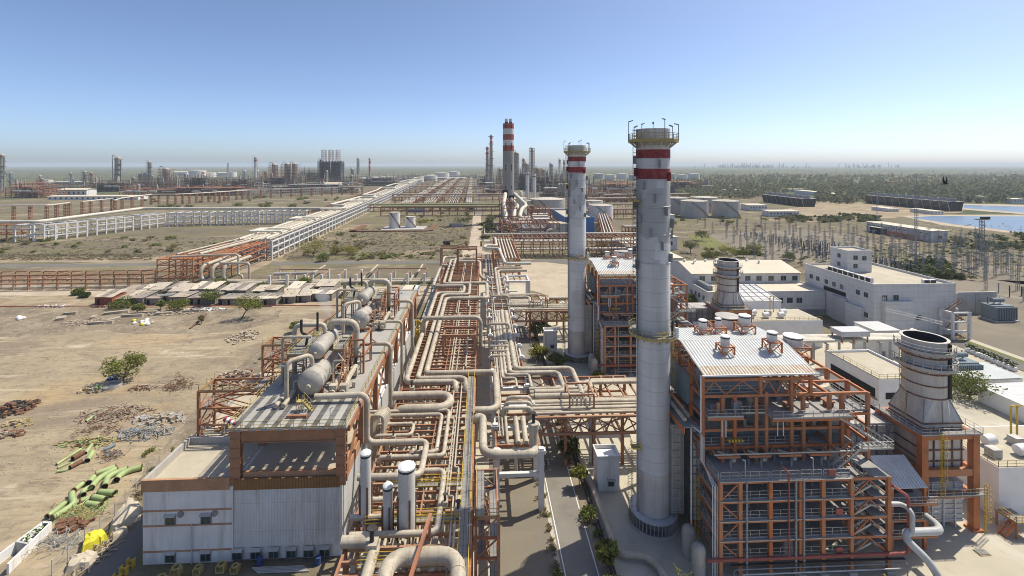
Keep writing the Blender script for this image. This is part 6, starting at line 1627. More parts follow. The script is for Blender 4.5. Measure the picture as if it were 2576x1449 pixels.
# ---------------------------------------------------------------- tanks, chimneys, refinery
def stank(xl, xr, yt, yb, m, label, top='tanktop', stair=True, seg=40):
    d = H * F / (yb - HY); k = (xr - xl) / 2 / F
    r = k * d / (1 - k); dc = d + r
    l = ((xl + xr) / 2 - CX) / F * dc
    x, y = l * CP + dc * SP, -l * SP + dc * CP
    z = H - (yt - HY) * d / F
    t = thing('storage_tank', label, 'tank', (x, y, 0))
    MB().lathe((x, y, 0), [(r, 0), (r, z)], seg).build('shell', M[m], t, smooth=True)
    MB().lathe((x, y, 0), [(r + .15, z - .25), (r + .15, z + .05), (r * .5, z + r * .05), (.02, z + r * .075)], seg).build('roof', M[top], t, smooth=True)
    b = MB()
    pr = None
    for i in range(31):
        a = 2 * PI * i / 30
        p = Vector((x + r * math.cos(a), y + r * math.sin(a), z))
        b.beam(p, p + Vector((0, 0, 1.1)), .12)
        if pr: b.beam(pr + Vector((0, 0, 1.1)), p + Vector((0, 0, 1.1)), .12)
        pr = p
    b.build('handrail', M['dullyel'], t)
    if stair:
        b = MB(); pr = None
        n = max(10, int(z * 1.2)); a0, a1 = -PI * .72, -PI * .72 + min(2.2, z * 1.25 / r)
        for i in range(n + 1):
            a = a1 + (a0 - a1) * i / n
            p = Vector((x + (r + .5) * math.cos(a), y + (r + .5) * math.sin(a), .2 + (z - .2) * i / n))
            if pr: b.beam(pr, p, .9, .25); b.beam(pr + Vector((0, 0, 1)), p + Vector((0, 0, 1)), .12)
            pr = p
        b.build('stair', M['rust'], t)
    for zz in (z * .36, z * .7): MB().lathe((x, y, 0), [(r + .02, zz - .1), (r + .1, zz), (r + .02, zz + .1)], seg).build('seam', M[m], t, smooth=True)
    return t
stank(979.5, 1006, 535, 577, 'tankw', 'taller of two white tanks with a rusty spiral stair on the scrubland')
stank(1020, 1045, 546, 575.5, 'tankw', 'shorter of two white tanks with a rusty spiral stair on the scrubland')
MB().prism(ragged([(-92, 426), (-54, 428), (-52, 450), (-92, 450)], 0, 50), 0, .9).build('tank_plinth', M['conc'], label='low concrete plinth under the two white tanks', cat='plinth')
for a in (((-118, 420), (-48, 424)), ((-48, 424), (-44, 462)), ((-118, 420), (-112, 460))):
    MB().bx(min(a[0][0], a[1][0]) - .2, max(a[0][0], a[1][0]) + .2, min(a[0][1], a[1][1]) - .2, max(a[0][1], a[1][1]) + .2, 0, .9).build('bund_wall', M['rust'], label='low rusty bund wall around the two white tanks', cat='wall', group='bund walls around the white tanks')
stank(1714, 1779, 507, 549, 'tankg', 'big grey tank beside the nearest stack, left of the front pair')
stank(1793, 1858, 507, 549, 'tankg', 'big grey tank on the right of the front pair')
stank(1740, 1803, 498, 536, 'tankg', 'big grey tank half hidden behind the front pair')
stank(1672, 1728, 499, 540, 'tankg', 'big grey tank just right of the nearest stack')
stank(1334, 1422, 503, 540, 'tankg', 'broad flaking grey tank between chimney and second stack')
stank(1262, 1326, 500, 546, 'tankg', 'flaking grey tank behind the fat ducts of the chimney')
stank(1316, 1338, 505, 538, 'tankg', 'narrow grey tank left of the broad flaking tank')
stank(1482, 1541, 518, 556, 'tankw', 'clean white tank right of the second stack, front one')
stank(1470, 1516, 506, 534, 'tankw', 'clean white tank right of the second stack, rear one')
for k in range(9):
    xl = 1492 + k * 30
    stank(xl, xl + 27, 437 + (k % 2) * 3, 450 + (k % 2) * 4, 'tankw' if k % 3 else 'tankg', 'far white tank in the row behind the two stacks, %s from the left' % ('first second third fourth fifth sixth seventh eighth ninth'.split()[k]), stair=False, seg=20)
for k, (xl, xr, yt, yb) in enumerate(((1095, 1130, 435, 450), (1128, 1156, 432, 445), (1070, 1100, 442, 456), (1042, 1066, 446, 458))):
    stank(xl, xr, yt, yb, 'tankw', 'far white tank past the end of the white diagonal rack, %s from the left' % 'third last second first'.split()[k], stair=False, seg=20)
for k, (xl, xr, yt, yb) in enumerate(((478, 516, 429, 447), (572, 594, 433, 445), (106, 130, 453, 462), (515, 542, 434, 446))):
    stank(xl, xr, yt, yb, 'tankw', 'far white tank below the left horizon, %s from the left' % 'second last first third'.split()[k], stair=False, seg=20)
for k, x in enumerate((711, 770)):
    X_, Y_ = trace((1800, 400, 2.5156), [(x, 990)], 0, False)[0][:2]
    t = thing('bullet_tank', 'small white upright tank, %s of two behind the fat ducts' % ('left', 'right')[k], 'tank', (X_, Y_, 0))
    MB().lathe((X_, Y_, 0), [(3.4, 0), (3.4, 11), (2.4, 13), (.02, 14)], 18).build('shell', M['tankw'], t, smooth=True); MB().lathe((X_, Y_, 0), [(3.5, 5), (3.5, 5.5)], 18).build('band', M['casing'], t)

# big concrete chimney
G3 = (1800, 400, 2.5156)
YC = 478
XCh = atY(1279, YC); dch = XCh * SP + YC * CP; sc = dch / F
def zc(y3): return H - ((400 + y3 / 2.5156) / 1.5901 - HY) * sc
ch = thing('chimney', 'massive concrete chimney with red and white bands and two steel flues', 'chimney', (XCh, YC, 0))
cz = (XCh, YC, 0); rb, rt_ = 14.6 * sc, 13.9 * sc
zs_ = [0, zc(515), zc(458), zc(402), zc(347), zc(290), zc(237)]
def rr_(z): return rb + (rt_ - rb) * z / zs_[-1]
for i in range(6):
    MB().lathe(cz, [(rr_(zs_[i]), zs_[i]), (rr_(zs_[i + 1]), zs_[i + 1])], 36).build('shaft' if i == 0 else 'red_band' if i % 2 else 'white_band', M['chim'] if i == 0 else M['chimr'] if i % 2 else M['chimw'], ch, smooth=True)
MB().lathe(cz, [(rt_, zs_[-1]), (.02, zs_[-1] + .05)], 36).build('cap', M['chim'], ch)
for s in (-1, 1):
    x = XCh + s * 5.3 * sc
    MB().lathe((x, YC - 1, 0), [(3.9 * sc, zs_[-1]), (3.9 * sc, zc(205))], 18).build('flue', M['soot'], ch, smooth=True)
    MB().lathe((x, YC - 1, 0), [(4.1 * sc, zc(222)), (4.1 * sc, zc(190)), (3.6 * sc, zc(190)), (3.6 * sc, zc(225))], 18).build('flue_tip', M['chimw'], ch, smooth=True)
for y3 in (270, 450, 483, 662, 695, 875):
    for s in (-1, 1):
        x = XCh + s * rb * .52
        MB().bx(x - .35, x + .35, YC - rb * .9, YC - rb * .8, zc(y3) - 1.4, zc(y3) + 1.4).build('slit_window', M['dark'], ch)
for x3, y3 in ((556, 945), (620, 1000)):
    p = onY((1800 + x3 / 2.5156) / 1.5901, (400 + y3 / 2.5156) / 1.5901, YC - rb)
    MB().bx(p.x - 2.6, p.x + 2.6, YC - rb - .3, YC - rb * .5, p.z - 4, p.z + 4).build('duct_opening', M['dark'], ch)
for k, pts in enumerate(([(556, 945, 466), (540, 1050, 440), (562, 1165, 425), (555, 1205, 418), (600, 1246, 405), (840, 1240, 405)], [(618, 1000, 466), (685, 1070, 450), (648, 1100, 440), (645, 1185, 425), (672, 1215, 418), (830, 1210, 418)], [(646, 945, 476), (775, 1065, 460), (722, 1095, 450), (700, 1170, 436), (722, 1192, 432), (830, 1190, 432)])):
    P_ = [onY((1800 + x / 2.5156) / 1.5901, (400 + y / 2.5156) / 1.5901, Y) for x, y, Y in pts]
    t = thing('flue_duct', '%s fat cream duct winding down from the big chimney' % ('left', 'middle', 'right')[k], 'duct', P_[-1])
    MB().pipe(P_, 1.95, 4, 14).build('duct', M['pipew'], t, smooth=True)
    e = P_[-1]
    MB().bx(e.x, e.x + 14, e.y - 4, e.y + 4, e.z - 4, e.z + 4.4).build('fan_casing', M['pipew'], t)
q = onY(1262, 600, 388)
rack('red steel boiler structure under the fat ducts of the big chimney', (q.x, 372), (q.x + 46, 372), 40, [4.5, 9, 13], 6, 'farred', 'farred', cw=.7, bw=.45, sub=1, brace=1, rows=4)
rack('red steel tower frame beside the foot of the big chimney', (q.x + 1, 416), (q.x + 15, 416), 40, [7, 14, 21, 27], 2, 'farred', 'farred', cw=.7, bw=.5, brace=1)
rack('red steel tower frame between the right duct and the flaking tanks', (q.x + 28, 420), (q.x + 46, 420), 34, [7, 14, 20], 3, 'farred', 'farred', cw=.7, bw=.5, brace=1)
t = thing('boiler_hall', 'grey box boiler inside the red structure below the ducts', 'boiler', (q.x + 22, 392, 0))
MB().bx(q.x + 14, q.x + 44, 376, 408, 0, 8.4).build('wall', M['casing'], t); MB().bx(q.x + 14, q.x + 44, 374, 375.9, 1, 6).build('front_duct', M['duct'], t)
t = thing('boiler_hall', 'plain concrete block left of the blue building', 'building', (62, 372, 0))
MB().bx(55, 70, 372, 386, 0, 12).build('wall', M['conc'], t); MB().bx(54.7, 70.3, 371.7, 386.3, 12.01, 12.6).build('roof', M['roofcon'], t)
t = thing('blue_building', 'bright blue sheeted building half hidden by the second stack', 'building', (81, 416, 0))
MB().bx(70, 94, 382, 450, 0, 15.6).build('wall', M['bluesheet'], t); MB().bx(70.6, 93.4, 382.6, 449.4, 15.61, 15.7).build('roof', M['roofcon'], t); parapet(t, 69.8, 94.2, 381.8, 450.2, 15.6, .9, .5, 'bluesheet')
pipe('bent pale pipe hanging on the front of the red boiler structure', [(q.x + 16, 370, 1.5), (q.x + 34, 370, 1.5), (q.x + 36, 370, 8), (q.x + 42, 370, 8), (q.x + 42, 370, 11)], .9, 'pipew')
# middle red rack
rack('long red lattice pipe rack crossing behind the second stack', (8, 298), (104, 298), 14, [4.6, 9, 13.2], 15, 'red', 'red', cw=.55, bw=.4, sub=1, brace=1)
for i, z in enumerate((5.2, 5.2, 9.6, 9.6, 9.7, 13.8)):
    pipe('pale pipe inside the red rack behind the second stack', [(2, 300 + i * 2, z), (110, 300 + i * 2, z)], .55, 'pipew', grp='pipes inside the red rack behind the second stack')
rack('short red rack turning away towards the boiler under the ducts', (20, 238), (20, 297), 13, [5, 11.8], 9, 'red', 'red', cw=.5, bw=.36, sub=1)
rack('red side frame at the left of the short red rack', (.5, 238), (.5, 256), 5, [4, 8, 11], 2, 'red', 'red', cw=.45, bw=.32)
for i in range(5):
    pipe('long pale pipe on the short red rack', [(11 + i * 1.7, 236, 12.3), (11 + i * 1.7, 300, 12.3)], .35 + .1 * (i % 2), 'pipew', grp='pipes on the short red rack')
pipe('zigzag pale pipe over the left side of the short red rack', [(9, 300, 12.6), (9, 272, 12.6), (2, 272, 12.6), (2, 264, 12.6), (10, 262, 12.6), (11.5, 222, 12.6), (24, 222, 12.6)], .8, 'pipew', R=2)
for k, (x0, y0, x1, y1, h) in enumerate(((98, 330, 130, 470, 9), (120, 380, 160, 380, 8), (60, 505, 200, 505, 11), (120, 560, 260, 560, 12), (190, 700, 330, 720, 14), (140, 640, 300, 640, 13))):
    place(rack(('red pipe rack running away just right of the blue building', 'short red pipe rack crossing right of the blue building', 'long red pipe rack crossing before the flaking tanks', 'red pipe rack crossing behind the clean white tanks', 'farthest red pipe rack behind the grey tanks', 'red pipe rack second farthest behind the grey tanks')[k], (x0, y0), (x1, y1), 10, [h * .5, h], 14, 'farred', 'farred', cw=.6, bw=.5, simple=True))
    d_ = Vector((x1 - x0, y1 - y0, 0)).normalized(); n_ = Vector((-d_.y, d_.x, 0))
    for i in range(4):
        o = n_ * (1.5 + i * 2.3) + Vector((0, 0, h + .6))
        pipe('pipe on the red racks between stacks and grey tanks', [Vector((x0, y0, 0)) + o, Vector((x1, y1, 0)) + o], .55, 'pipew' if i % 2 else 'pipe', grp='pipes on the racks behind the stacks', n=6)
for k, (x, y, w, dp, h, m) in enumerate(((98, 262, 18, 34, 6, 'concw'), (124, 320, 14, 20, 9, 'concw'), (96, 300, 20, 40, 6, 'conc'), (110, 520, 40, 18, 8, 'concw'), (60, 600, 50, 20, 9, 'tanktop'), (170, 470, 30, 16, 8, 'concw'))):
    t = thing('building', ('low grey block just right of the nearest stack', 'white house with pitched roof right of the nearest stack', 'low flat-roofed block behind the nearest stack', 'cream-roofed shed before the far tanks', 'cream-roofed shed behind the flaking tanks', 'pale substation block behind the clean white tanks')[k], 'building', (x, y, 0))
    MB().bx(x, x + w, y, y + dp, 0, h).build('wall', M[m], t); MB().bx(x - .5, x + w + .5, y - .5, y + dp + .5, h + .01, h + .5).build('roof', M['hallroof'], t)
    b = MB()
    for i in range(int(w / 4)): b.bx(x + 1.2 + i * 4, x + 2.6 + i * 4, y - .05, y + .03, h * .4, h * .7)
    b.build('windows', M['glass'], t)

# distillation columns, slim chimneys, frames
def column(xd, yt, yb, wd, label, m='tower', top=None, frame=False, plat=6, taper=1.0, bands=None):
    p = at(xd, yb); d = H * F / (yb - HY)
    z = H - (yt - HY) * d / F; r = wd / 2 * d / F
    t = thing('distillation_column' if m != 'chim' else 'chimney', label, 'column' if m != 'chim' else 'chimney', p)
    zb_ = z * (bands or 1.0)
    MB().lathe(p, [(r, 0), (r * (1 + (taper - 1) * zb_ / z), zb_)] + ([] if bands else [(r * taper * .6, z + r * .5), (.02, z + r * .6)]), 16).build('shell', M[m], t, smooth=True)
    if bands:
        for i in range(4):
            za, zz = zb_ + (z - zb_) * i / 4, zb_ + (z - zb_) * (i + 1) / 4
            MB().lathe(p, [(r * (1 + (taper - 1) * za / z) + .05, za), (r * (1 + (taper - 1) * zz / z) + .05, zz)], 16).build('red_band' if i % 2 == 0 else 'white_band', M['chimr'] if i % 2 == 0 else M['chimw'], t, smooth=True)
    for i in range(plat):
        zz = z * (i + 1) / (plat + .3)
        q_ = MB().lathe(p, [(r, zz), (r + 1.6, zz), (r + 1.6, zz + 1.2), (r + 1.4, zz + 1.2), (r + 1.4, zz + .2), (r, zz + .2)], 12, a0=i * 1.3, a1=i * 1.3 + 4.2)
        q_.build('platform', M['farred'] if frame else M['farsteel'], t)
    if m != 'chim':
        MB().cyl(p + Vector((r + .9, -.5, 0)), p + Vector((r + .9, -.5, z * .96)), max(.4, r * .14), n=6).build('riser', M['farpipe'], t)
        MB().pipe([p + Vector((-r * .3, -r, z)), p + Vector((-r * .3, -r, z + r)), p + Vector((-r - 1.4, -r, z + r)), p + Vector((-r - 1.4, -r, z * .2))], max(.4, r * .12), n=6).build('riser', M['farpipe'], t)
    if frame:
        b = MB(); w = r + 3.5
        for sx in (-1, 1):
            for sy in (-1, 1): b.beam(p + Vector((sx * w, sy * w, 0)), p + Vector((sx * w, sy * w, z * 1.01)), .7)
        n = max(4, int(z / 7))
        for i in range(n + 1):
            zz = Vector((0, 0, z * i / n))
            for sx in (-1, 1):
                b.beam(p + zz + Vector((sx * w, -w, 0)), p + zz + Vector((sx * w, w, 0)), .5); b.beam(p + zz + Vector((-w, sx * w, 0)), p + zz + Vector((w, sx * w, 0)), .5)
            if i < n: b.beam(p + zz + Vector((-w, -w, 0)), p + zz + Vector((w, -w, z / n)), .35); b.beam(p + zz + Vector((w, -w, 0)), p + zz + Vector((-w, -w, z / n)), .35)
        b.build('frame', M['farred'], t)
    return t
L_ = 'distillation column '
column(4, 390, 482, 13, 'ringed grey distillation column with many ring platforms beside the green crane', plat=7)
column(297, 398, 476, 14, 'thick grey distillation column standing alone left of centre-left', plat=6)
column(213, 432, 476, 8, 'short slim rusty column left of the thick grey column')
column(376, 408, 474, 8, 'slim pale column with a bent duct beside it')
column(364, 436, 474, 8, 'short silver column beside the slim pale column', 'greypipe', plat=1)
column(418, 426, 478, 16, 'rusty caged distillation column right of the slim pale pair', frame=True)
column(722, 413, 476, 12, 'left one of two framed columns side by side', frame=True)
column(741, 413, 476, 12, 'right one of two framed columns side by side', frame=True)
column(691, 415, 468, 14, 'squat framed column left of the side by side pair', frame=True)
column(643, 396, 470, 7, 'white stack with a red banded head left of the squat column', 'tankw', bands=.88, plat=2)
column(616, 430, 476, 6, 'silver column with a hooked duct left of the white stack', 'greypipe', plat=1)
column(861, 408, 452, 9, 'dark column right of the three derricks')
column(807, 400, 468, 6, 'white stack with red head in front of the derrick block', 'tankw', bands=.85, plat=2)
column(826, 430, 468, 12, 'pot-bellied silver column in front of the derrick block')
column(901, 399, 450, 5, 'slim dark column between derricks and striped chimney')
column(930, 397, 452, 6, 'slim red and white striped chimney left of the diagonal rack', 'chim', bands=.45, plat=3, taper=.8)
column(886, 425, 456, 7, 'stumpy column between derricks and slim dark column')
column(1226, 369, 470, 10.5, 'shorter of two slim concrete chimneys left of the big chimney', 'chim', bands=.82, plat=7, taper=.62)
column(1235.5, 339, 472, 12, 'taller of two slim concrete chimneys left of the big chimney', 'chim', bands=.84, plat=7, taper=.55)
column(1298.5, 385, 478, 12, 'grey distillation column just right of the big chimney', plat=9)
column(1317, 400, 476, 6, 'dark slim column second right of the big chimney')
column(1323, 412, 470, 11, 'rounded column with a caged top behind the slim flare', frame=True)
column(1338, 373, 474, 6, 'lattice-caged flare stack right of the big chimney', frame=True, plat=3)
column(1352, 424, 472, 10, 'open caged column between flare and white stacks', frame=True)
column(1386.5, 413, 456, 8, 'short grey column before the second stack', plat=4)
column(1408, 401, 455, 5, 'white stack with red head just left of the second stack', 'tankw', bands=.86, plat=2)
column(1419, 402, 450, 5, 'striped slim chimney hidden beside the second stack', 'chim', bands=.5, plat=2)
column(1327, 431, 500, 8, 'white furnace stack with red tip, left of two', 'white', bands=.96, plat=2)
column(1344, 435, 514, 9, 'white furnace stack with red tip, right of two', 'white', bands=.96, plat=2)
for k, x in enumerate((1258, 1276, 1366, 1377, 1430)):
    column(x, 425 + (k * 7) % 12, 462, 7, 'minor refinery column flanking the big chimney, %s from the left' % 'first second third fourth fifth'.split()[k], frame=k % 2 == 0, plat=3)
rnd = random.Random(12)
for i in range(22):
    x = rnd.uniform(20, 1000); t = column(x, rnd.uniform(428, 452), rnd.uniform(466, 478), rnd.uniform(3, 8), 'slim column among the far left process blocks', rnd.choice(('tower', 'tower', 'greypipe', 'tankg')), frame=rnd.random() < .35, plat=2); t['group'] = 'slim columns of the far left refinery'
# coker block with three derricks
p = at(829, 471); s = (471 - HY); d = H * F / s; u = d / F
t = thing('coker', 'dark block of drums carrying three tall red and white derricks', 'process block', p)
hb = (471 - 405) * u
b = MB()
w = 58 * u / 2
for i in range(9):
    for yy in (0, 18): b.bx(p.x - w + i * 2 * w / 8 - .8, p.x - w + i * 2 * w / 8 + .8, p.y + yy, p.y + yy + 1.5, 0, hb)
for i in range(9): b.bx(p.x - w, p.x + w, p.y - .5, p.y + 19, hb * i / 8 - .6, hb * i / 8)
b.build('frame', M['farsteel'], t)
for i in range(6): MB().cyl((p.x - w + (i + .5) * w / 3, p.y + 9, 8), (p.x - w + (i + .5) * w / 3, p.y + 9, hb * .97), 4.6, n=14).build('drum', M['casing'], t, smooth=True)
for k, xd in enumerate((813.5, 830.5, 847)):
    xx = p.x + (xd - 829) * u; b = MB(); ww = 5 * u; h1 = (471 - 377) * u
    for sx in (-1, 1):
        for yy in (2, 12): b.beam((xx + sx * ww, p.y + yy, hb), (xx + sx * ww, p.y + yy, h1), .8)
        b.beam((xx + sx * ww * .2, p.y + 2, hb), (xx + sx * ww * .2, p.y + 2, h1), .35)
    n = 5
    for i in range(n + 1):
        z = hb + (h1 - hb) * i / n
        b.beam((xx - ww, p.y + 2, z), (xx + ww, p.y + 2, z), .7); b.beam((xx - ww, p.y + 12, z), (xx + ww, p.y + 12, z), .7)
        if i < n: b.beam((xx - ww, p.y + 2, z), (xx + ww, p.y + 2, z + (h1 - hb) / n), .35); b.beam((xx + ww, p.y + 12, z), (xx - ww, p.y + 12, z + (h1 - hb) / n), .35)
    b.build('derrick', M['farred'], t)
# process blocks: frames full of pipes and vessels
def block(xl, xr, yt, yb, dep, label, dense=1.0, seed=0, m='farsteel'):
    rnd = random.Random(seed)
    a, e = at(xl, yb), at(xr, yb)
    d = H * F / (yb - HY); h = (yb - yt) * d / F
    ux = (e - a); L = ux.length; ux.normalize(); uy = Vector((-ux.y, ux.x, 0))
    def W_(x, y, z): return a + ux * x + uy * y + Vector((0, 0, z))
    t = thing('process_block', label, 'process block', a)
    fr = MB(); nx = max(4, int(L / 9)); lev = max(2, int(h / 5.5))
    for i in range(nx + 1):
        hh = h * rnd.uniform(.45, 1)
        for y in (0, dep * .5, dep):
            fr.beam(W_(L * i / nx, y, 0), W_(L * i / nx, y, hh), .7)
        for j in range(1, lev + 1):
            z = hh * j / lev
            fr.beam(W_(L * i / nx, 0, z), W_(L * i / nx, dep, z), .55)
    for j in range(1, lev + 1):
        for y in (0, dep):
            x0 = rnd.uniform(0, .3) * L; fr.beam(W_(x0, y, h * j / lev * .8), W_(rnd.uniform(.6, 1) * L, y, h * j / lev * .8), .7)
        if rnd.random() < .6:
            x0 = rnd.uniform(0, .5) * L; fl = h * j / lev * .8
            fr.beam(W_(x0, dep / 2, fl), W_(min(L, x0 + .5 * L), dep / 2, fl), dep * .9, .3); fr.beam(W_(x0, dep * .6, fl * .45), W_(min(L, x0 + .35 * L), dep * .6, fl * .45), 4, fl * .5)
    fr.build('frame', M[m], t)
    r_ = MB(); r2 = MB()
    for i in range(int(L / 4 * dense)):
        x = rnd.uniform(0, L)
        r_.beam(W_(x, rnd.uniform(-1, dep), 0), W_(x, rnd.uniform(0, dep), h * rnd.uniform(.3, .8)), .5)
        (r_ if rnd.random() < .6 else r2).beam(W_(x - 5, 1, h * rnd.uniform(.2, .7)), W_(x + 9, 1, h * rnd.uniform(.2, .7)), .4)
    r_.build('steelwork', M['farred'], t, kind='stuff')
    if r2.v: r2.build('bracing', M['farsteel'], t, kind='stuff')
    pp = MB()
    for i in range(int(L / 6 * dense)):
        x = rnd.uniform(0, L); z = h * rnd.uniform(.1, .75); l2 = rnd.uniform(6, 30); y = rnd.uniform(-2, dep)
        pp.pipe([W_(x, y, z), W_(min(L, x + l2), y, z), W_(min(L, x + l2), y, z + rnd.uniform(-3, 3))], rnd.uniform(.3, .8), n=6)
    pp.build('pipework', M['farpipe'], t, smooth=True, kind='stuff')
    for i in range(int(L / 26 * dense) + 1):
        x = rnd.uniform(0, L); r = rnd.uniform(1.2, 3)
        if rnd.random() < .55: MB().lathe(W_(x, dep * rnd.uniform(0, .8), 0), [(r, 0), (r, h * rnd.uniform(.5, 1.15)), (.02, h * 1.18)], 12).build('vessel', M['tower'], t, smooth=True)
        else: MB().cyl(W_(x, -1, h * .4), W_(x + rnd.uniform(8, 16), -1, h * .4), r * .8, n=12).build('drum', M['tankg'], t, smooth=True)
    return t
blks = [(0, 110, 462, 498, 40, 'tangled rusty process block behind the ringed column', 1.6, 'farred'), (100, 215, 466, 484, 40, 'low grey process block behind the left sheds', 1, 'farsteel'), (215, 330, 456, 482, 50, 'dark process block around the thick grey column', 1.4, 'farsteel'), (330, 440, 452, 480, 50, 'process block around the slim pale pair', 1.5, 'farsteel'),
        (430, 545, 448, 476, 60, 'long dark process block left of the side by side columns', 1.5, 'farsteel'), (540, 640, 452, 478, 50, 'process block around the hooked duct', 1.4, 'farsteel'), (630, 760, 448, 476, 60, 'long grey process block under the side by side columns', 1.6, 'farsteel'), (760, 900, 448, 474, 60, 'process block at the feet of the derricks', 1.5, 'farsteel'),
        (880, 1000, 446, 468, 60, 'pale process block right of the derricks', 1.3, 'farpipe'), (960, 1080, 441, 456, 60, 'far process block before the white tanks', 1.2, 'farpipe'), (640, 900, 466, 486, 30, 'low pipe maze in front of the side by side columns', 1.8, 'farpipe'), (300, 640, 474, 492, 30, 'low pipe maze behind the red piers', 1.6, 'farred'),
        (1262, 1345, 432, 478, 60, 'refinery block behind the big chimney', 2.2, 'farsteel'), (1335, 1425, 438, 482, 60, 'refinery block between chimney and second stack', 2.2, 'farsteel'), (1200, 1262, 440, 470, 50, 'refinery block behind the slim chimneys', 1.6, 'farsteel'), (1474, 1600, 452, 492, 50, 'low refinery block between the two stacks', 1.6, 'farred'), (1360, 1425, 470, 500, 40, 'refinery block beside the second stack', 1.6, 'farpipe'),
        (1215, 1265, 455, 492, 40, 'small refinery block left of the big chimney', 1.5, 'farpipe'), (1480, 1600, 478, 512, 30, 'pipe maze behind the clean white tanks', 1.8, 'farred'), (1690, 1790, 455, 478, 40, 'rusty pipe maze behind the grey tanks', 1.4, 'farred'), (1040, 1200, 441, 449, 60, 'flat far pipe field at the end of the straight road', 1.2, 'farpipe'), (740, 830, 430, 456, 60, 'process block behind the derricks', 1.2, 'farsteel')]
for i, (xl, xr, yt, yb, dep, lab, dn, m) in enumerate(blks): block(xl, xr, yt - (7 if xl < 900 else 3), yb, dep, lab, dn * 1.5, 100 + i, m)
# long dark sheds (compressor houses) and white sheds in the refinery
for k, (xl, xr, yt, yb, m, lab) in enumerate(((145, 215, 474, 492, 'plaster', 'white ochre-trimmed shed behind the white pipe frames'), (120, 340, 492, 503, 'plaster', 'long low white substation behind the slanting pipeline'), (812, 856, 459, 475, 'plaster', 'white shed with cream roof below the derricks'), (135, 220, 456, 464, 'tankg', 'grey warehouse with dark end on the left plain'), (435, 470, 431, 443, 'concw', 'cream shed beside the far white tanks'), (548, 590, 433, 441, 'white', 'white and blue shed on the left horizon'),
                                             (645, 740, 463, 470, 'tankg', 'long grey roof over the pipe maze, left part'), (760, 872, 460, 467, 'tankg', 'long grey roof over the pipe maze, right part'), (905, 1170, 446, 452, 'tankg', 'very long grey roof at the far end of the refinery'))):
    a, e = at(xl, yb), at(xr, yb); d = H * F / (yb - HY); h = (yb - yt) * d / F
    t = thing('shed', lab, 'shed', a)
    MB().bx(a.x, e.x, a.y, a.y + 24, 0, h * .8).build('wall', M[m], t)
    slab([(a.x - 1, a.y - 1, h * .82), (e.x + 1, a.y - 1, h * .82), (e.x + 1, a.y + 12, h), (a.x - 1, a.y + 12, h)], .5).build('roof', M['hallroof' if m != 'tankg' else 'tankg'], t)
    slab([(a.x - 1, a.y + 12.01, h), (e.x + 1, a.y + 12.01, h), (e.x + 1, a.y + 25, h * .82), (a.x - 1, a.y + 25, h * .82)], .5).build('roof', M['hallroof' if m != 'tankg' else 'tankg'], t)
    b = MB()
    for i in range(int((e.x - a.x) / 9)): b.bx(a.x + 2 + i * 9, a.x + 5 + i * 9, a.y - .15, a.y + .02, h * .2, h * .55)
    b.build('openings', M['dark'], t)
    if m == 'plaster': MB().bx(a.x - .3, e.x + .3, a.y - .3, a.y - .05, h * .7, h * .8).build('fascia', M['coping'], t)
# crane on the left
t = thing('crane', 'green lattice boom crane leaning over the left refinery', 'crane', at(48, 484)); q = Vector(t.location)
lattice(MB(), q + Vector((22, 0, 3)), q + Vector((-34, 0, 46)), 2.4, 14, .5).build('boom', M['transf'], t); MB().box(q + Vector((22, 0, 2.5)), 7, 5, 4).build('cab', M['yellow'], t)
# lattice tower on horizon
t = thing('radio_mast', 'thin lattice radio mast on the left horizon', 'mast', at(573, 436)); q = Vector(t.location)
lattice(MB(), q, q + Vector((0, 0, 75)), 7, 8, 1.2).build('mast', M['farsteel'], t); MB().beam(q + Vector((0, 0, 75)), q + Vector((0, 0, 85)), .8).build('spike', M['farsteel'], t)
# another refinery on the far horizon
b = MB(); rnd = random.Random(5)
for i in range(150):
    xd = rnd.choice([rnd.gauss(1905, 60), rnd.uniform(1745, 2040), rnd.gauss(2170, 35), rnd.gauss(1880, 30)])
    p = at(xd, 421.6 + rnd.random() * 1.2); h = rnd.choice([30, 40, 60, 70, 95, 110]); w = rnd.choice([8, 10, 12, 30]) if h < 65 else rnd.choice([7, 9])
    b.bx(p.x - w / 2, p.x + w / 2, p.y, p.y + w, 0, h)
b.build('distant_refinery', M['farsteel'], kind='stuff', label='hazy towers of another refinery on the right horizon', cat='refinery')
# small things round the straight road
for k, (x, y, w, h, m, lab) in enumerate(((at(1565 - 450, 619).x, at(1110, 619).y, 5, 3.2, 'black', 'small black container box on the scrub before the red rack'), (at(1025, 534).x, at(1025, 534).y, 22, 3.6, 'bluesheet', 'long blue container beyond the two white tanks'), (at(1130, 571).x, at(1130, 571).y, 14, 3, 'conc', 'flat concrete shelter left of the straight road'), (at(1180, 530).x, at(1180, 530).y, 6, 4, 'bluesheet', 'small blue cabin beside the straight road'))):
    t = thing('container' if k != 2 else 'shelter', lab, 'container', (x, y, 0))
    MB().bx(x, x + w, y, y + 3.4, .1, h).build('body', M[m], t); MB().bx(x - .2, x + w + .2, y - .2, y + 3.6, h + .01, h + .25).build('roof', M['slab' if k == 2 else m], t); MB().bx(x + .4, x + 1.8, y - .05, y + .05, .2, h * .75).build('door', M['rust'], t)
for k, x in enumerate((-11.6, -.6)):
    MB().bx(x - .15, x + 1.3, 340, 340.3, .2, 4).build('gate', M['farred'], label='rusty red gate leaf on the %s side of the straight road' % ('left', 'right')[k], cat='gate')
t = thing('wall', 'low white boundary wall along the right of the straight road', 'wall', (3, 440, 0)); MB().bx(2.6, 3, 400, 480, 0, 1.4).build('wall', M['concw'], t)
t = thing('fan_cooler', 'row of white fan coolers behind the far branch rack', 'cooler', (38, 190, 0))
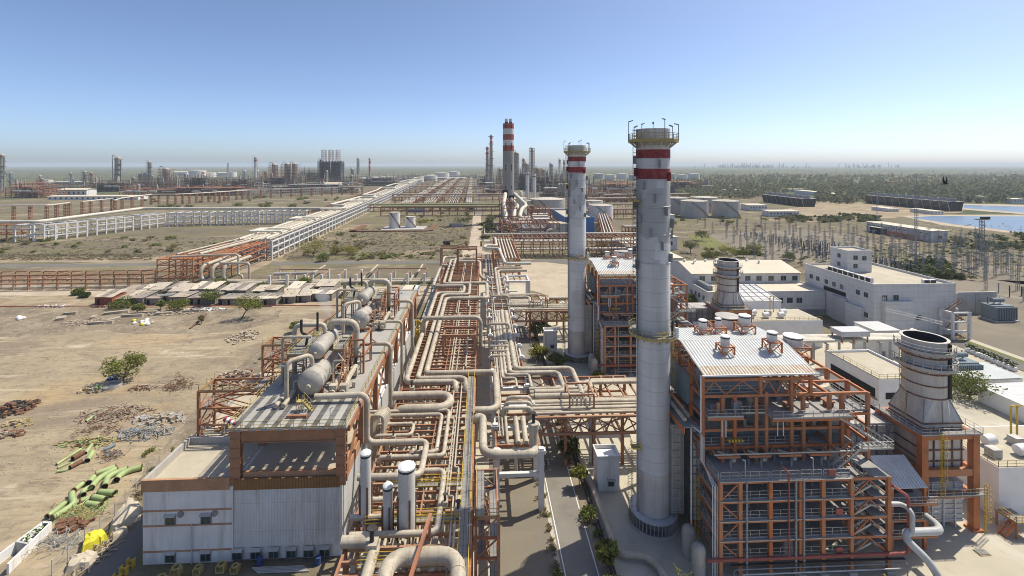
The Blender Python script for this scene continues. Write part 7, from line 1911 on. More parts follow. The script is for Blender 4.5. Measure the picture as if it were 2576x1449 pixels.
for i in range(6): MB().cyl((33 + i * 2.4, 188, 3.2), (33 + i * 2.4, 188, 3.9), 1.05, n=14).build('fan', M['white'], t, smooth=True)
MB().bx(31.8, 46.2, 186.8, 189.2, 1.6, 3.19).build('body', M['wood'], t)
b = MB()
for x in (32, 39, 46): b.bx(x - .1, x + .1, 187, 189, 0, 1.6)
b.build('leg', M['steelg'], t)
# ---------------------------------------------------------------- trees and scrub
def leaves(b, c, rad, n, s, rnd, flat=1.0):
    for i in range(n):
        while True:
            v = Vector((rnd.uniform(-1, 1), rnd.uniform(-1, 1), rnd.uniform(-1, 1)))
            if .25 < v.length < 1: break
        p = Vector(c) + Vector((v.x * rad, v.y * rad, v.z * rad * flat))
        a = Vector((rnd.gauss(0, 1), rnd.gauss(0, 1), rnd.gauss(0, .7))).normalized()
        e = a.cross(Vector((rnd.gauss(0, 1), rnd.gauss(0, 1), rnd.gauss(0, 1)))).normalized()
        q = s * rnd.uniform(.6, 1.3)
        b._add([p - a * q, p + e * q * .55, p + a * q, p - e * q * .55], [(0, 1, 2, 3)])
def make_tree(h, w, rnd, lobes=13, n=105, s=.31, trunk=.32, lean=0.0, spread=.5):
    tr = MB()
    top = Vector((lean * h, 0, h * trunk))
    tr.tube([(0, 0, -.1), (lean * h * .4, .05, h * trunk * .5), top], .1, 7, True, [h * .028, h * .022, h * .017])
    cr = MB()
    for i in range(lobes):
        a = 2 * PI * i / lobes * 1.62 + rnd.uniform(-.4, .4)
        k = rnd.uniform(.15, 1) ** .7
        c = Vector((lean * h + math.cos(a) * w * .5 * k * .78, math.sin(a) * w * .5 * k * .78, h * (trunk + .12 + (1 - trunk - .28) * rnd.uniform(0, 1) * (1.15 - k * .5))))
        tr.tube([top * .8, (top + c) / 2 + Vector((0, 0, -.2)), c], .05, 5, False, [h * .013, h * .009, h * .004])
        leaves(cr, c, w * rnd.uniform(.16, .27), n, s, rnd, .75)
    return tr, cr
def tree(p, h, w, label, m='leaf', grp=None, seed=0, **k):
    rnd = random.Random(seed)
    t = thing('tree', label, 'tree', (0, 0, 0), group=grp)
    tr, cr = make_tree(h, w, rnd, **k)
    tr.build('trunk', M['bark'], t, smooth=True); cr.build('crown', M[m], t)
    t.location = p
    return t
for i, (x, y, hd, wd, lab, m, kw) in enumerate((
    (607, 803, 62, 68, 'open-crowned tree with a bare leaning trunk in the dry yard', 'leaf', dict(lean=.25, trunk=.4)),
    (527, 770, 44, 50, 'rounded green tree hiding the middle of the shack row', 'leaf', {}),
    (447, 782, 32, 46, 'low spreading tree before the shack row', 'leaf', dict(trunk=.15)),
    (305, 775, 24, 54, 'low bright tree at the left end of the shacks', 'leaf', dict(trunk=.15)),
    (345, 790, 28, 30, 'small tree right of the low bright one, by the slabs', 'leaf', dict(trunk=.25)),
    (404, 780, 26, 22, 'slight tree between the low trees before the shacks', 'leaf', {}),
    (310, 962, 86, 88, 'big leafy tree alone in the sandy yard, blue tarps at its foot', 'leaf', dict(lobes=17, n=110, trunk=.16)),
    (765, 727, 30, 32, 'bushy tree beside the shacks at the right end of their row', 'leaf', {}),
    (552, 730, 32, 34, 'tree on the dirt track above the shacks', 'leaf', {}),
    (196, 742, 18, 30, 'bush-like tree left of the rubble on the track', 'leaf', dict(trunk=.12)), (214, 748, 16, 28, 'second bush-like tree beside the rubble', 'leafd', dict(trunk=.12)),
    (660, 728, 18, 18, 'little tree among the stub portals', 'leaf', {}), (507, 815, 24, 12, 'spindly shrub beside the fallen post', 'scrub', {}), (742, 838, 30, 28, 'shrub at the yard edge behind the first stair tower', 'leaf', {}),
    (1766, 606, 28, 40, 'round tree on the lawn behind the cream hall', 'leafd', {}), (1737, 637, 36, 34, 'dark round tree beside the white house on the right', 'leafd', {}),
    (1870, 648, 22, 30, 'tree in the garden left of the hall ridge end', 'leaf', {}), (1985, 655, 22, 30, 'tree close behind the cream hall roof, right', 'leaf', dict(trunk=.2)),
    (1900, 640, 30, 44, 'feathery pale tree behind the hall roof', 'leafy', dict(trunk=.2)), (1830, 642, 24, 40, 'pale shrubby tree behind the hall roof, left', 'leafy', dict(trunk=.15)), (1790, 648, 20, 34, 'pale bush on the garden edge behind the hall', 'leaf', dict(trunk=.1)),
    (1740, 775, 36, 44, 'green tree between second boiler and cream hall', 'leaf', {}), (2440, 1003, 66, 120, 'broad green tree by the east road behind the bypass stack', 'leaf', dict(lobes=20, n=100, trunk=.15)),
    (1457, 1228, 58, 40, 'young tree with big pale leaves beside the plant road', 'leafy', dict(s=.4, n=40, trunk=.45)), (1527, 1430, 70, 52, 'yellow-green young tree on the verge opposite the stack foot', 'leafy', dict(s=.42, n=45, trunk=.35)), (1545, 1520, 70, 64, 'leafy young tree nearest the camera on the verge', 'leafy', dict(s=.42, n=45, trunk=.3)),
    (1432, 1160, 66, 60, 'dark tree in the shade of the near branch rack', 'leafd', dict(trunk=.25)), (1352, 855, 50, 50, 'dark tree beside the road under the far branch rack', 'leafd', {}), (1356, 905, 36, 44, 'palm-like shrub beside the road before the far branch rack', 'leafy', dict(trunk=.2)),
    (1400, 920, 30, 46, 'shrub at the second stack foot', 'leaf', dict(trunk=.1)), (1370, 850, 40, 34, 'green tree beside the far valve house', 'leaf', {}), (1516, 640, 30, 52, 'bright feathery tree behind the red rack, middle', 'leafy', dict(trunk=.1)), (1505, 955, 22, 30, 'pale shrub before the second boiler', 'leafy', dict(trunk=.1)),
    (1160, 566, 24, 52, 'dark dense tree left of the straight road', 'leafd', dict(trunk=.1)), (1225, 600, 40, 20, 'dark slim tree right of the straight road', 'leafd', {}), (1232, 575, 32, 22, 'second dark slim tree right of the straight road', 'leafd', {}), (788, 645, 46, 66, 'yellow-green tree at the foot of the white diagonal rack', 'leafy', dict(lobes=16, trunk=.15)),
    (880, 640, 26, 44, 'yellow-green bushy tree right of the diagonal rack foot', 'leafy', dict(trunk=.12)), (812, 658, 22, 30, 'bushy shrub before the yellow-green tree', 'leaf', dict(trunk=.1)), (845, 640, 28, 34, 'yellow-green shrub between the bushy trees', 'leafy', dict(trunk=.1)))):
    p = at(x, y); d = H * F / (y - HY)
    tree(p, hd * d / F * 1.05, wd * d / F * 1.05, lab, m, seed=40 + i, **kw)
# wispy tamarisk-like saplings at the bottom edge
for k, (x, y, hd) in enumerate(((712, 1500, 90), (748, 1500, 95), (1735, 1560, 190), (1270, 1500, 70))):
    Yp = 62.5 if k < 2 else 56.5 if k == 2 else 60
    X_ = atY(x, Yp); hh = hd * (X_ * SP + Yp * CP) / F
    t = thing('sapling', ('left', 'right', 'largest', 'lone')[k] + ' ' + ('feathery grey-green sapling before the white building', 'feathery grey-green sapling before the white building', 'wispy pale tree before the nearest boiler', 'wispy grass clump on the sand beside the road')[k], 'tree', (0, 0, 0))
    rnd = random.Random(k); tr, cr = MB(), MB()
    for j in range(26 if k != 2 else 48):
        a = rnd.uniform(0, 6.28); z0 = hh * rnd.uniform(.05, .7); l_ = hh * rnd.uniform(.12, .3)
        e = Vector((math.cos(a) * l_ * .7, math.sin(a) * l_ * .7, z0 + l_))
        tr.beam((0, 0, z0), e, .03)
        for q in range(12):
            f_ = Vector((0, 0, z0)).lerp(e, rnd.uniform(.3, 1.05)); cr.beam(f_, f_ + Vector((rnd.gauss(0, .22), rnd.gauss(0, .22), rnd.uniform(.05, .4))), .05)
    tr.tube([(0, 0, 0), (.1, 0, hh * .5), (.05, .1, hh)], .06, 5, True, [.09, .06, .02])
    tr.build('trunk', M['bark'], t); cr.build('crown', M['leafy' if k == 2 else 'scrub'], t); t.location = (X_, Yp, 0)
# bush prototypes
protos = []
rnd = random.Random(9)
for m in ('leaf', 'scrub', 'dry', 'leafd', 'leafy', 'scrub'):
    b = MB()
    for j in range(8): leaves(b, (rnd.gauss(0, .55), rnd.gauss(0, .55), rnd.uniform(.2, .9)), rnd.uniform(.4, .65), 34, .2, rnd, .8)
    me_o = b.build('bush', M[m], loc=(0, 0, 0)); protos.append(me_o.data); bpy.data.objects.remove(me_o)
def bushes(n, box, smin, smax, kinds, label, grp, seed=0, mass=False):
    rnd = random.Random(seed)
    if mass:
        b = {}
        for i in range(n):
            p = at(rnd.uniform(box[0], box[2]), rnd.uniform(box[1], box[3])); k = rnd.choice(kinds); me = protos[k]; s = rnd.uniform(smin, smax)
            b.setdefault(k, MB())._add([(p.x + v.co.x * s * 1.2, p.y + v.co.y * s * 1.2, v.co.z * s) for v in me.vertices], [tuple(q.vertices) for q in me.polygons])
        r = MB(); ms = []
        for k in b: r.cur = len(ms); ms.append(protos[k].materials[0]); r._add(b[k].v, b[k].f)
        return r.build('shrubs', ms, kind='stuff', label=label, cat='shrubs')
    for i in range(n):
        p = at(rnd.uniform(box[0], box[2]), rnd.uniform(box[1], box[3]))
        o = bpy.data.objects.new('bush', protos[rnd.choice(kinds)]); COL.objects.link(o)
        s = rnd.uniform(smin, smax); o.location = p; o.scale = (s * rnd.uniform(.9, 1.5), s * rnd.uniform(.9, 1.4), s * rnd.uniform(.7, 1.1)); o.rotation_euler = (0, 0, rnd.uniform(0, 6.28))
        tag(o, label, 'bush', grp)
bushes(36, (0, 598, 640, 642), 1.0, 2.6, (0, 1, 1, 2), 'olive bush on the scrub between white frames and crossroad', 'bushes left of the diagonal rack', 1)
bushes(42, (740, 575, 1180, 650), .9, 2.2, (0, 1, 2, 2), 'olive bush on the scrub around the two white tanks', 'bushes around the white tanks', 2)
bushes(22, (880, 640, 1090, 655), 1.0, 1.8, (0, 0, 1), 'low green bush along the far verge of the crossroad', 'bushes along the crossroad', 3)
bushes(26, (1010, 520, 1190, 560), 1.6, 3.2, (0, 1, 4), 'grey-green bush beyond the two white tanks', 'bushes beyond the white tanks', 4)
bushes(34, (330, 497, 880, 522), 2.0, 4.2, (0, 1, 3), 'dark bushes on the strip behind the enormous pipeline', '', 5, True)
bushes(26, (1208, 540, 1240, 600), 1.2, 2.4, (0, 3, 1), 'green bush in the row right of the straight road', 'bushes right of the straight road', 6)
bushes(150, (1990, 620, 2576, 668), .6, 1.0, (0, 1, 4), 'rows of small planted saplings in the field beyond the control building', '', 7, True)
bushes(60, (2300, 600, 2576, 640), .7, 1.3, (0, 1, 4), 'small shrubs in the field before the long low building', '', 8, True)
bushes(40, (2400, 590, 2650, 628), 2.0, 3.6, (3, 3, 1), 'dark thicket right of the long low building', '', 9, True)
bushes(50, (1975, 545, 2210, 560), 2.4, 4.2, (3, 3, 1), 'dark shrub belt below the cooling towers', '', 10, True)
bushes(24, (2250, 660, 2400, 700), 2.2, 4.0, (3, 3), 'dark pine-like shrub behind the control building', 'pines behind the control building', 11)
bushes(20, (1690, 545, 1990, 570), 1.6, 3.0, (0, 4, 1), 'bright bush before the grey tanks', 'bushes before the grey tanks', 12)
bushes(16, (1760, 625, 1920, 648), 1.4, 2.4, (0, 4), 'garden bush behind the cream hall', 'garden bushes behind the cream hall', 13)
bushes(16, (640, 900, 760, 1000), .4, .9, (1, 2), 'dry weed on the rubble along the yard edge', 'weeds on the yard edge', 14)
bushes(14, (330, 1130, 440, 1260), .4, .9, (1, 2, 0), 'dry weed by the fence left of the building', 'weeds by the yard fence', 15)
def verge(n, x0, x1, y0, y1, s0, s1, kinds, lab, grp, seed):
    rnd = random.Random(seed)
    for i in range(n):
        o = bpy.data.objects.new('bush', protos[rnd.choice(kinds)]); COL.objects.link(o)
        y = rnd.uniform(y0, y1); k = (y - 65) / 100
        s = rnd.uniform(s0, s1); o.location = (rnd.uniform(x0, x1) - .9 * k, y, 0.08); o.scale = (s, s, s * 1.3); tag(o, lab, 'bush', grp)
verge(22, 11.0, 11.6, 64, 92, .2, .6, (4, 2, 2), 'yellow-green or dry hedge plant along the left kerb of the plant road', 'hedge plants left of the plant road', 20)
verge(22, 18.1, 19.1, 62, 160, .3, 1.1, (0, 4, 2, 2), 'shrub or dry weed on the right verge of the plant road', 'shrubs right of the plant road', 21)
# woodland and far scrub
def far_trees(n, xr, yr, hmin, hmax, m, name, label, seed, w=1.0, k=10):
    rnd = random.Random(seed); b = MB()
    for i in range(n):
        p = at(rnd.uniform(*xr), yr[0] + (yr[1] - yr[0]) * rnd.random() ** 1.3)
        h = rnd.uniform(hmin, hmax); r = h * rnd.uniform(.3, .5) * w
        for j in range(k):
            z = h * rnd.uniform(.15, 1); rr = r * (1.1 - z / h * .7)
            c = p + Vector((rnd.uniform(-rr, rr), rnd.uniform(-rr, rr), z)); a = rnd.uniform(0, 6.28); s = r * rnd.uniform(.5, .9); tl = rnd.uniform(-.7, .7)
            u = Vector((math.cos(a), math.sin(a), tl)) * s; v = Vector((-math.sin(a) * tl, math.cos(a) * tl, 1)) * s * .7
            b._add([c - u, c - v, c + u, c + v], [(0, 1, 2, 3)])
    b.build(name, M[m], kind='stuff', label=label, cat='woodland')
far_trees(1700, (1690, 2700), (444, 478), 8, 15, 'wood_far', 'woodland', 'dark plantation woodland stretching across the right distance', 31)
far_trees(900, (1960, 2700), (466, 486), 5, 9, 'wood_lite', 'woodland', 'lighter green woodland strip behind the cooling towers', 32)
far_trees(900, (2050, 2700), (478, 512), 7, 12, 'wood_far', 'woodland', 'dark woodland edge around the far pond', 33)
far_trees(500, (1690, 1960), (474, 500), 6, 11, 'wood_far', 'woodland', 'dark trees behind the grey tanks', 34)
far_trees(900, (1440, 2700), (424, 446), 4, 8, 'wood_far', 'woodland', 'thin woodland and fields towards the right horizon', 35, 1.6, 7)
far_trees(1500, (-100, 1100), (424, 462), 2, 4.5, 'wood_far', 'scrubland', 'low green scrub covering the left plain to the horizon', 36, 1.5, 6)
# dry grass and weeds on the site
rnd = random.Random(77); b = MB()
for i in range(5000):
    bx4 = rnd.choice([(0, 598, 640, 648), (640, 600, 1180, 655), (700, 575, 1180, 620), (1000, 520, 1190, 580), (0, 640, 380, 655), (1700, 560, 2576, 700)])
    p = at(rnd.uniform(bx4[0], bx4[2]), rnd.uniform(bx4[1], bx4[3])); s = rnd.uniform(.3, .9)
    for j in range(4):
        a = rnd.uniform(0, 6.28); u = Vector((math.cos(a), math.sin(a), 0)) * s * .5; q_ = p + Vector((rnd.gauss(0, .6), rnd.gauss(0, .6), 0))
        b._add([q_ - u * .5, q_ + u * .5, q_ + u * 1.4 + Vector((0, 0, s * .7)), q_ - u * 1.2 + Vector((0, 0, s * .6))], [(0, 1, 2, 3)])
b.build('dry_grass', M['dry'], kind='stuff', label='dry grass and weeds scattered over the scrubland', cat='grass')
# stones and litter on the sand
rnd = random.Random(78); b = MB()
for i in range(1500):
    p = at(rnd.uniform(-20, 700), 745 + 480 * rnd.random() ** 1.5); 
    if p.x > -53 and p.y < 150: continue
    s = rnd.uniform(.08, .3); b.box(p + Vector((0, 0, .08)), s, s * rnd.uniform(.5, 1.4), s * .6, rnd.uniform(0, 3), rnd.uniform(-.4, .4))
b.build('stones', M['slab'], kind='stuff', label='stones and litter scattered over the sandy yard', cat='rubble')

# ---------------------------------------------------------------- shacks
GS = (0, 1120, 1.84)
names = ('shack with a red front under a black plastic roof', 'shack with a pale sheet roof beside the red-fronted one', 'narrow shack with a patched dark roof', 'shack with a lean-to roof in the middle left', 'tall narrow shack with a blue side', 'long low shack with a brick-littered roof', 'shack hidden behind the rounded tree', 'wide shack with a ridge of sheets, centre', 'shack with a fan of pale sheets', 'shack with a clean cream sheet roof', 'crooked shack with black openings', 'rusty-roofed shack left of the big sheet shed', 'big sheet-roofed shed at the right of the row', 'dark shack at the very right of the row')
SH = ((690, 832, 190, 8, 2.9, 'brick', 'tarp'), (838, 958, 186, 9, 2.4, 'shackwall', 'shackroof'), (965, 1062, 186, 9, 2.6, 'shackwall', 'shackroof'), (1068, 1178, 184, 8, 2.9, 'shackwall', 'shackroof'), (1182, 1250, 170, 7, 3.3, 'shackwall', 'transf'), (1225, 1375, 182, 14, 2.4, 'shackwall', 'slab'), (1378, 1580, 186, 10, 2.5, 'shackwall', 'shackroof'), (1590, 1825, 190, 12, 2.8, 'shackwall', 'shackroof'),
                                               (1832, 1932, 186, 12, 2.9, 'shackwall', 'shackroof'), (1938, 2062, 188, 12, 3.0, 'shackwall', 'hallroof'), (2078, 2165, 180, 8, 2.7, 'shackwall', 'tarp'), (2170, 2280, 176, 9, 2.8, 'shackwall', 'rustroof'), (2288, 2440, 160, 12, 3.0, 'shackwall', 'hallroof'), (2505, 2570, 138, 8, 2.8, 'transf', 'shackroof'))
SH += tuple((xa + 20, xb + 16, yb - 50 - (k % 3) * 6, 9, 2.8, 'shackwall', ('shackroof', 'hallroof', 'rustroof', 'tarp')[k % 4]) for k, (xa, xb, yb, *_) in enumerate(SH[1:13]))
names += tuple('back-row shack behind the ' + q for q in names[1:13])
for k, (xa, xb, yb, dep, h, wm, rm) in enumerate(SH):
    (x1, y1), (x2, y2) = reg(*GS, [(xa, yb), (xb, yb)])
    a, e = at(x1, y1), at(x2, y2)
    t = thing('shack', names[k], 'shack', a)
    rnd = random.Random(k)
    h *= rnd.uniform(.85, 1.3); dep *= rnd.uniform(.6, 1.05); a.y += rnd.uniform(-1, 2.5); e.x -= (e.x - a.x) * rnd.uniform(.02, .22)
    MB().bx(a.x, e.x, a.y, a.y + dep, 0, h).build('wall', M[wm], t)
    n = max(2, int((e.x - a.x) / 2.4)); b = MB(); up = rnd.choice((-.4, .5, .9, 1.4)); rms = [M[rm], M['rustroof'], M['shackwall'], M['tarp']]
    for i in range(n):
        xx0, xx1 = a.x - .4 + (e.x - a.x + .8) * i / n, a.x - .4 + (e.x - a.x + .8) * (i + 1) / n + .05
        z0 = h + .12 + rnd.uniform(0, .12); s_ = rnd.uniform(-.5, .3); yy = a.y + dep + rnd.uniform(0, .6)
        b.cur = 0 if rnd.random() < .6 else rnd.randrange(4)
        b._add([(xx0, a.y - .6 + s_, z0), (xx1, a.y - .6 + s_, z0 + rnd.uniform(-.05, .05)), (xx1, yy, z0 + up), (xx0, yy, z0 + up), (xx0, a.y - .6 + s_, z0 - .07), (xx1, a.y - .6 + s_, z0 - .07), (xx1, yy, z0 + up - .07), (xx0, yy, z0 + up - .07)],
               [(0, 1, 2, 3), (7, 6, 5, 4), (0, 4, 5, 1), (1, 5, 6, 2), (2, 6, 7, 3), (3, 7, 4, 0)])
    b.build('roof', rms, t)
    t.rotation_euler = (0, 0, rnd.uniform(-.09, .09))
    for i in range(max(1, n // 2)):
        x_ = a.x + .5 + i * 3.2 + rnd.uniform(0, .6); MB().bx(x_, x_ + 1.1, a.y - .05, a.y + .04, .05, h * .78).build('door', M['dark'], t)
    b = MB()
    for i in range(4):
        px = rnd.uniform(a.x, e.x); b.box((px, a.y + rnd.uniform(1, dep), h + .35 + up * .5), .5, .3, .25, rnd.random() * 3)
    b.build('roof_stone', M['slab'], t)
t = thing('hut', 'little white hut with pale roof above the shack row', 'hut', at(*reg(*GS, [(1740, 100)])[0])); q = Vector(t.location)
MB().bx(q.x - 2.4, q.x + 2.6, q.y, q.y + 4, 0, 2.4).build('wall', M['concw'], t); slab([(q.x - 2.7, q.y - .3, 2.45), (q.x + 2.9, q.y - .3, 2.6), (q.x + 2.9, q.y + 4.3, 2.9), (q.x - 2.7, q.y + 4.3, 2.75)], .12).build('roof', M['hallroof'], t); MB().bx(q.x - .4, q.x + .5, q.y - .04, q.y + .05, .9, 1.6).build('window', M['dark'], t)
for k, (x, w, m, lab) in enumerate(((1012, 5, 'hallroof', 'cream-roofed cabin beside the white site cabin'), (1037, 2.6, 'concw', 'white site cabin with an air conditioner behind the steel deck'), (975, 6, 'shackroof', 'dark shed left of the cream-roofed cabin'))):
    p = at(x, 745); t = thing('cabin', lab, 'cabin', p)
    MB().bx(p.x, p.x + w, p.y, p.y + 8, .2, 2.8).build('wall', M['concw' if k else 'plaster'], t); MB().bx(p.x - .1, p.x + w + .1, p.y - .1, p.y + 8.1, 2.81, 3.0).build('roof', M[m], t); MB().bx(p.x + .4, p.x + 1.3, p.y - .05, p.y + .03, .3, 2.2).build('door', M['casing'], t)
pipe('thin red fire main on low sleepers before the shacks', [at(-60, 775) + Vector((0, 0, .7)), at(872, 772) + Vector((0, 0, .7))], .2, 'fire', n=6)
pipe('thin red fire main slanting from the shacks to the steel deck', [at(872, 772) + Vector((0, 0, .7)), at(660, 925) + Vector((0, 0, .7))], .2, 'fire', n=6)
# ---------------------------------------------------------------- yard stores and scrap
GP = (0, 1560, 1.9469)
gp = [([(1110, 600), (1010, 625), (935, 660), (905, 705)], 21, 'S-bent'), ([(1000, 612), (900, 645), (835, 680), (815, 755)], 20, 'bent'), ([(915, 610), (810, 660), (745, 710), (710, 765)], 20, 'straightish'), ([(905, 590), (820, 625), (740, 650)], 17, 'short'), ([(745, 672), (715, 690), (690, 730)], 22, 'stubby'), ([(650, 720), (575, 780)], 18, 'short straight'), ([(735, 740), (640, 780), (650, 815)], 18, 'elbowed'),
      ([(560, 800), (555, 850), (585, 880), (500, 940), (405, 995)], 21, 'long double-bent'), ([(510, 870), (440, 930), (365, 985)], 19, 'tapered'), ([(770, 790), (900, 800)], 20, 'flanged level'), ([(720, 830), (825, 850)], 20, 'second level'), ([(670, 880), (785, 895)], 20, 'third level'), ([(620, 860), (740, 805)], 14, 'slim'), ([(550, 950), (780, 760)], 9, 'long thin')]
for k, (pts, wpx, adj) in enumerate(gp):
    w3 = [at(x, y, .55) for x, y in reg(*GP, pts)]
    d = w3[0].x * SP + w3[0].y * CP; r = wpx / 1.9469 / 1.59 * d / F
    w3 = [Vector((v.x, v.y, r + .05)) for v in w3]
    t = thing('pipe_section', '%s green pipe piece in the heap on the sand, %s from its far end' % (adj, 'first second third fourth fifth sixth seventh eighth ninth tenth eleventh twelfth thirteenth fourteenth'.split()[k]), 'pipe', w3[0])
    MB().tube(roundpath(w3, 2.5, 5), r, 14, False).build('pipe', M['green'], t, smooth=True)
    for a, c in ((w3[0], w3[1]), (w3[-1], w3[-2])):
        u = (a - c).normalized()
        if wpx > 12: MB().tube([a - u * .18, a], r * 1.12, 14, False).build('flange', M['rust'], t)
        MB().cyl(a - u * .4, a - u * .35, r * .98, n=12).build('inside', M['dark'], t)
for k, (pts, wpx, m) in enumerate((([(630, 455), (440, 575)], 9, 'green'), ([(650, 490), (565, 540)], 18, 'rust'), ([(715, 425), (665, 490)], 12, 'green'), ([(720, 490), (680, 555)], 18, 'green'), ([(640, 555), (545, 605)], 16, 'rust'), ([(565, 565), (520, 620), (445, 630)], 9, 'green'), ([(890, 425), (850, 450), (810, 465)], 14, 'transf'), ([(725, 200), (670, 240)], 8, 'green'), ([(540, 560), (450, 600)], 8, 'green'))):
    w3 = [at(x, y, .4) for x, y in reg(*GP, pts)]; d = w3[0].x * SP + w3[0].y * CP; r = wpx / 1.9469 / 1.59 * d / F
    t = thing('pipe_section', 'lone green pipe offcut beside the plank heap' if k == 7 else '%s pipe offcut in the smaller heap beyond the green pipes, %s from the left' % ({'green': 'pale green', 'rust': 'rusty', 'transf': 'grey-blue curved'}[m], 'third fifth sixth seventh fourth second last x first'.split()[k]), 'pipe', w3[0])
    w3 = [Vector((v.x, v.y, r + .05)) for v in w3]
    MB().tube(roundpath(w3, 1.2), r, 12, False).build('pipe', M[m], t, smooth=True); u = (w3[-1] - w3[-2]).normalized(); MB().cyl(w3[-1] - u * .3, w3[-1] - u * .25, r * .97, n=10).build('inside', M['dark'], t)
def heap(x, y, rx, ry, hgt, n, mats, label, seed, kind='bar', rg_=GP):
    p = at(*reg(*rg_, [(x, y)])[0]); rnd = random.Random(seed)
    t = thing('scrap_heap', label, 'scrap heap', p)
    for m in mats:
        b = MB()
        for i in range(n):
            a = rnd.uniform(0, 6.28); k = rnd.random() ** .6
            c = p + Vector((math.cos(a) * rx * k, math.sin(a) * ry * k, hgt * (1 - k) * rnd.uniform(.2, 1) + .1))
            th = rnd.uniform(0, 3.14); l = rnd.uniform(.5, 2.6 if kind == 'bar' else 1.0)
            if kind == 'bar': b.beam(c - Vector((math.cos(th), math.sin(th), rnd.uniform(-.25, .25))) * l / 2, c + Vector((math.cos(th), math.sin(th), rnd.uniform(-.25, .25))) * l / 2, rnd.uniform(.05, .22), rnd.uniform(.05, .16))
            elif kind == 'wire':
                q1 = c; 
                for s_ in range(4):
                    q2 = q1 + Vector((rnd.gauss(0, .6), rnd.gauss(0, .6), rnd.gauss(0, .3))); q2.z = max(.05, q2.z); b.beam(q1, q2, .06); q1 = q2
            else: b.box(c, rnd.uniform(.4, 1.2), rnd.uniform(.3, 1), rnd.uniform(.2, .7), th, rnd.uniform(-.4, .4))
        b.build('scrap', M[m], t, kind='stuff')
heap(100, 150, 5.0, 4.5, 1.5, 45, ('rust', 'soot', 'rust'), 'dark rusty steel heap alone on the far sand', 1, 'box')
heap(60, 350, 3.6, 1.6, .8, 20, ('rust', 'wood'), 'smaller rusty heap under the dark steel heap', 2, 'box')
heap(150, 265, 3.4, 1.6, .7, 16, ('wood', 'dullyel'), 'row of tan crates and offcuts below the dark steel heap', 3, 'box')
heap(900, 190, 9, 4.5, 1.1, 70, ('wood', 'rust', 'slab'), 'wide heap of planks and rusty bars in mid yard', 4)
heap(790, 320, 5.5, 2.2, .9, 45, ('rust',), 'tangle of rusty reinforcing bars below the plank heap', 5, 'wire')
heap(1130, 340, 6.5, 3.2, 1.2, 55, ('steelg', 'slab', 'transf'), 'grey-blue heap of cable and sheet scrap', 6)
heap(860, 515, 2.4, 1.4, .6, 26, ('steelg', 'rust'), 'small wire heap right of the pale green offcuts', 7, 'wire')
heap(690, 415, 6, 2.2, .7, 50, ('dullyel', 'green', 'rust'), 'long strip of thin yellow-green pipe scraps', 8)
heap(620, 960, 4.2, 1.8, .7, 55, ('dullyel', 'green'), 'low pile of small bent pipe fittings by the green pipes', 9, 'wire')
heap(560, 1060, 3.2, 1.6, .9, 24, ('rust',), 'brown heap of rotten pipe lagging below the fittings', 10, 'box')
heap(440, 1190, 3.6, 2.2, .9, 60, ('steelg',), 'silvery tangle of wire beside the bottle bin', 11, 'wire')
heap(730, 1290, 2.6, 4.5, .9, 26, ('slab', 'wood'), 'strip of boards and stones in front of the yellow tarp', 12)
heap(1245, 230, 6, 3, 1.0, 40, ('slab', 'wood', 'steelg'), 'pale rubble heap beside the stair tower foot', 13, 'box')
G01 = (0, 1000, 2.5156)
heap(1800, 1380, 4.2, 2.6, 3.4, 70, ('rust',), 'tall brown tangle of reinforcing bars near the building', 14, 'wire', G01)
heap(1420, 1400, 4, 2, .6, 24, ('rust', 'slab'), 'low twig and rubble heap behind the rebar tangle', 15, 'bar', G01)
heap(2440, 880, 5, 7, .9, 40, ('slab', 'wood'), 'rubble strip along the yard edge by the stair tower', 16, 'box', G01)
heap(2350, 1300, 6, 6, .9, 50, ('slab', 'rust'), 'rubble and broken concrete behind the first stair tower', 17, 'box', G01)
heap(1350, 450, 10, 3, .7, 60, ('slab', 'white', 'wood'), 'litter strewn along the track left of the shacks', 18, 'box', G01)
heap(1640, 640, 14, 3, .5, 60, ('slab', 'slab'), 'scatter of small broken slabs before the shacks', 21, 'box', G01)
heap(900, 730, 10, 4, .4, 40, ('slab', 'wood'), 'scatter of broken planks in the slab field', 22, 'box', G01)
heap(2060, 600, 9, 2, .4, 50, ('white', 'slab', 'transf'), 'white litter strip along the fire main', 23, 'box', G01)
heap(1200, 570, 12, 1.6, .6, 40, ('shackwall', 'slab', 'wood'), 'dark rubbish along the front of the left shacks', 24, 'box', G01)
heap(560, 570, 8, 2, .5, 40, ('slab', 'white'), 'pale rubble beside the track at the left', 19, 'box', G01)
for k, (x, y, w, l, th, lab) in enumerate(((600, 700, 3.2, 9, .5, 'pair of leaning pale planks in the slab field'), (930, 690, 1.6, 9, .3, 'long narrow slab stack in the slab field'), (1130, 712, 2.2, 11, -.6, 'pair of long planks lying aslant in the slab field'), (1010, 745, 9, 3, .05, 'thick stack of long slabs nearest the camera'), (1320, 672, 9, 3, .02, 'wide slab stack under the low trees'), (1160, 640, 9, 4, .3, 'leaning grey slab with a dark end'), (1500, 640, 6, 3, .05, 'small slab stack left of the block row'), (1640, 650, 7, 4, .1, 'block of pale slabs before the shacks'), (1880, 628, 4, 3, .1, 'square pale block at the right of the slab row'), (1950, 622, 4.5, 3, .1, 'second square block at the end of the slab row'), (700, 650, 5, 3, .1, 'dark low slab at the back left of the slab field'))):
    p = at(*reg(*G01, [(x, y)])[0]); t = thing('slab_stack', lab, 'slabs', p)
    for j in range(3): MB().box(p + Vector((.15 * j, .1 * j, .2 + j * .32)), w * (1 - .08 * j), l * .4 if w > l else l * .4, .26, th + .06 * j).build('slab', M['slab'], t)
rnd = random.Random(4)
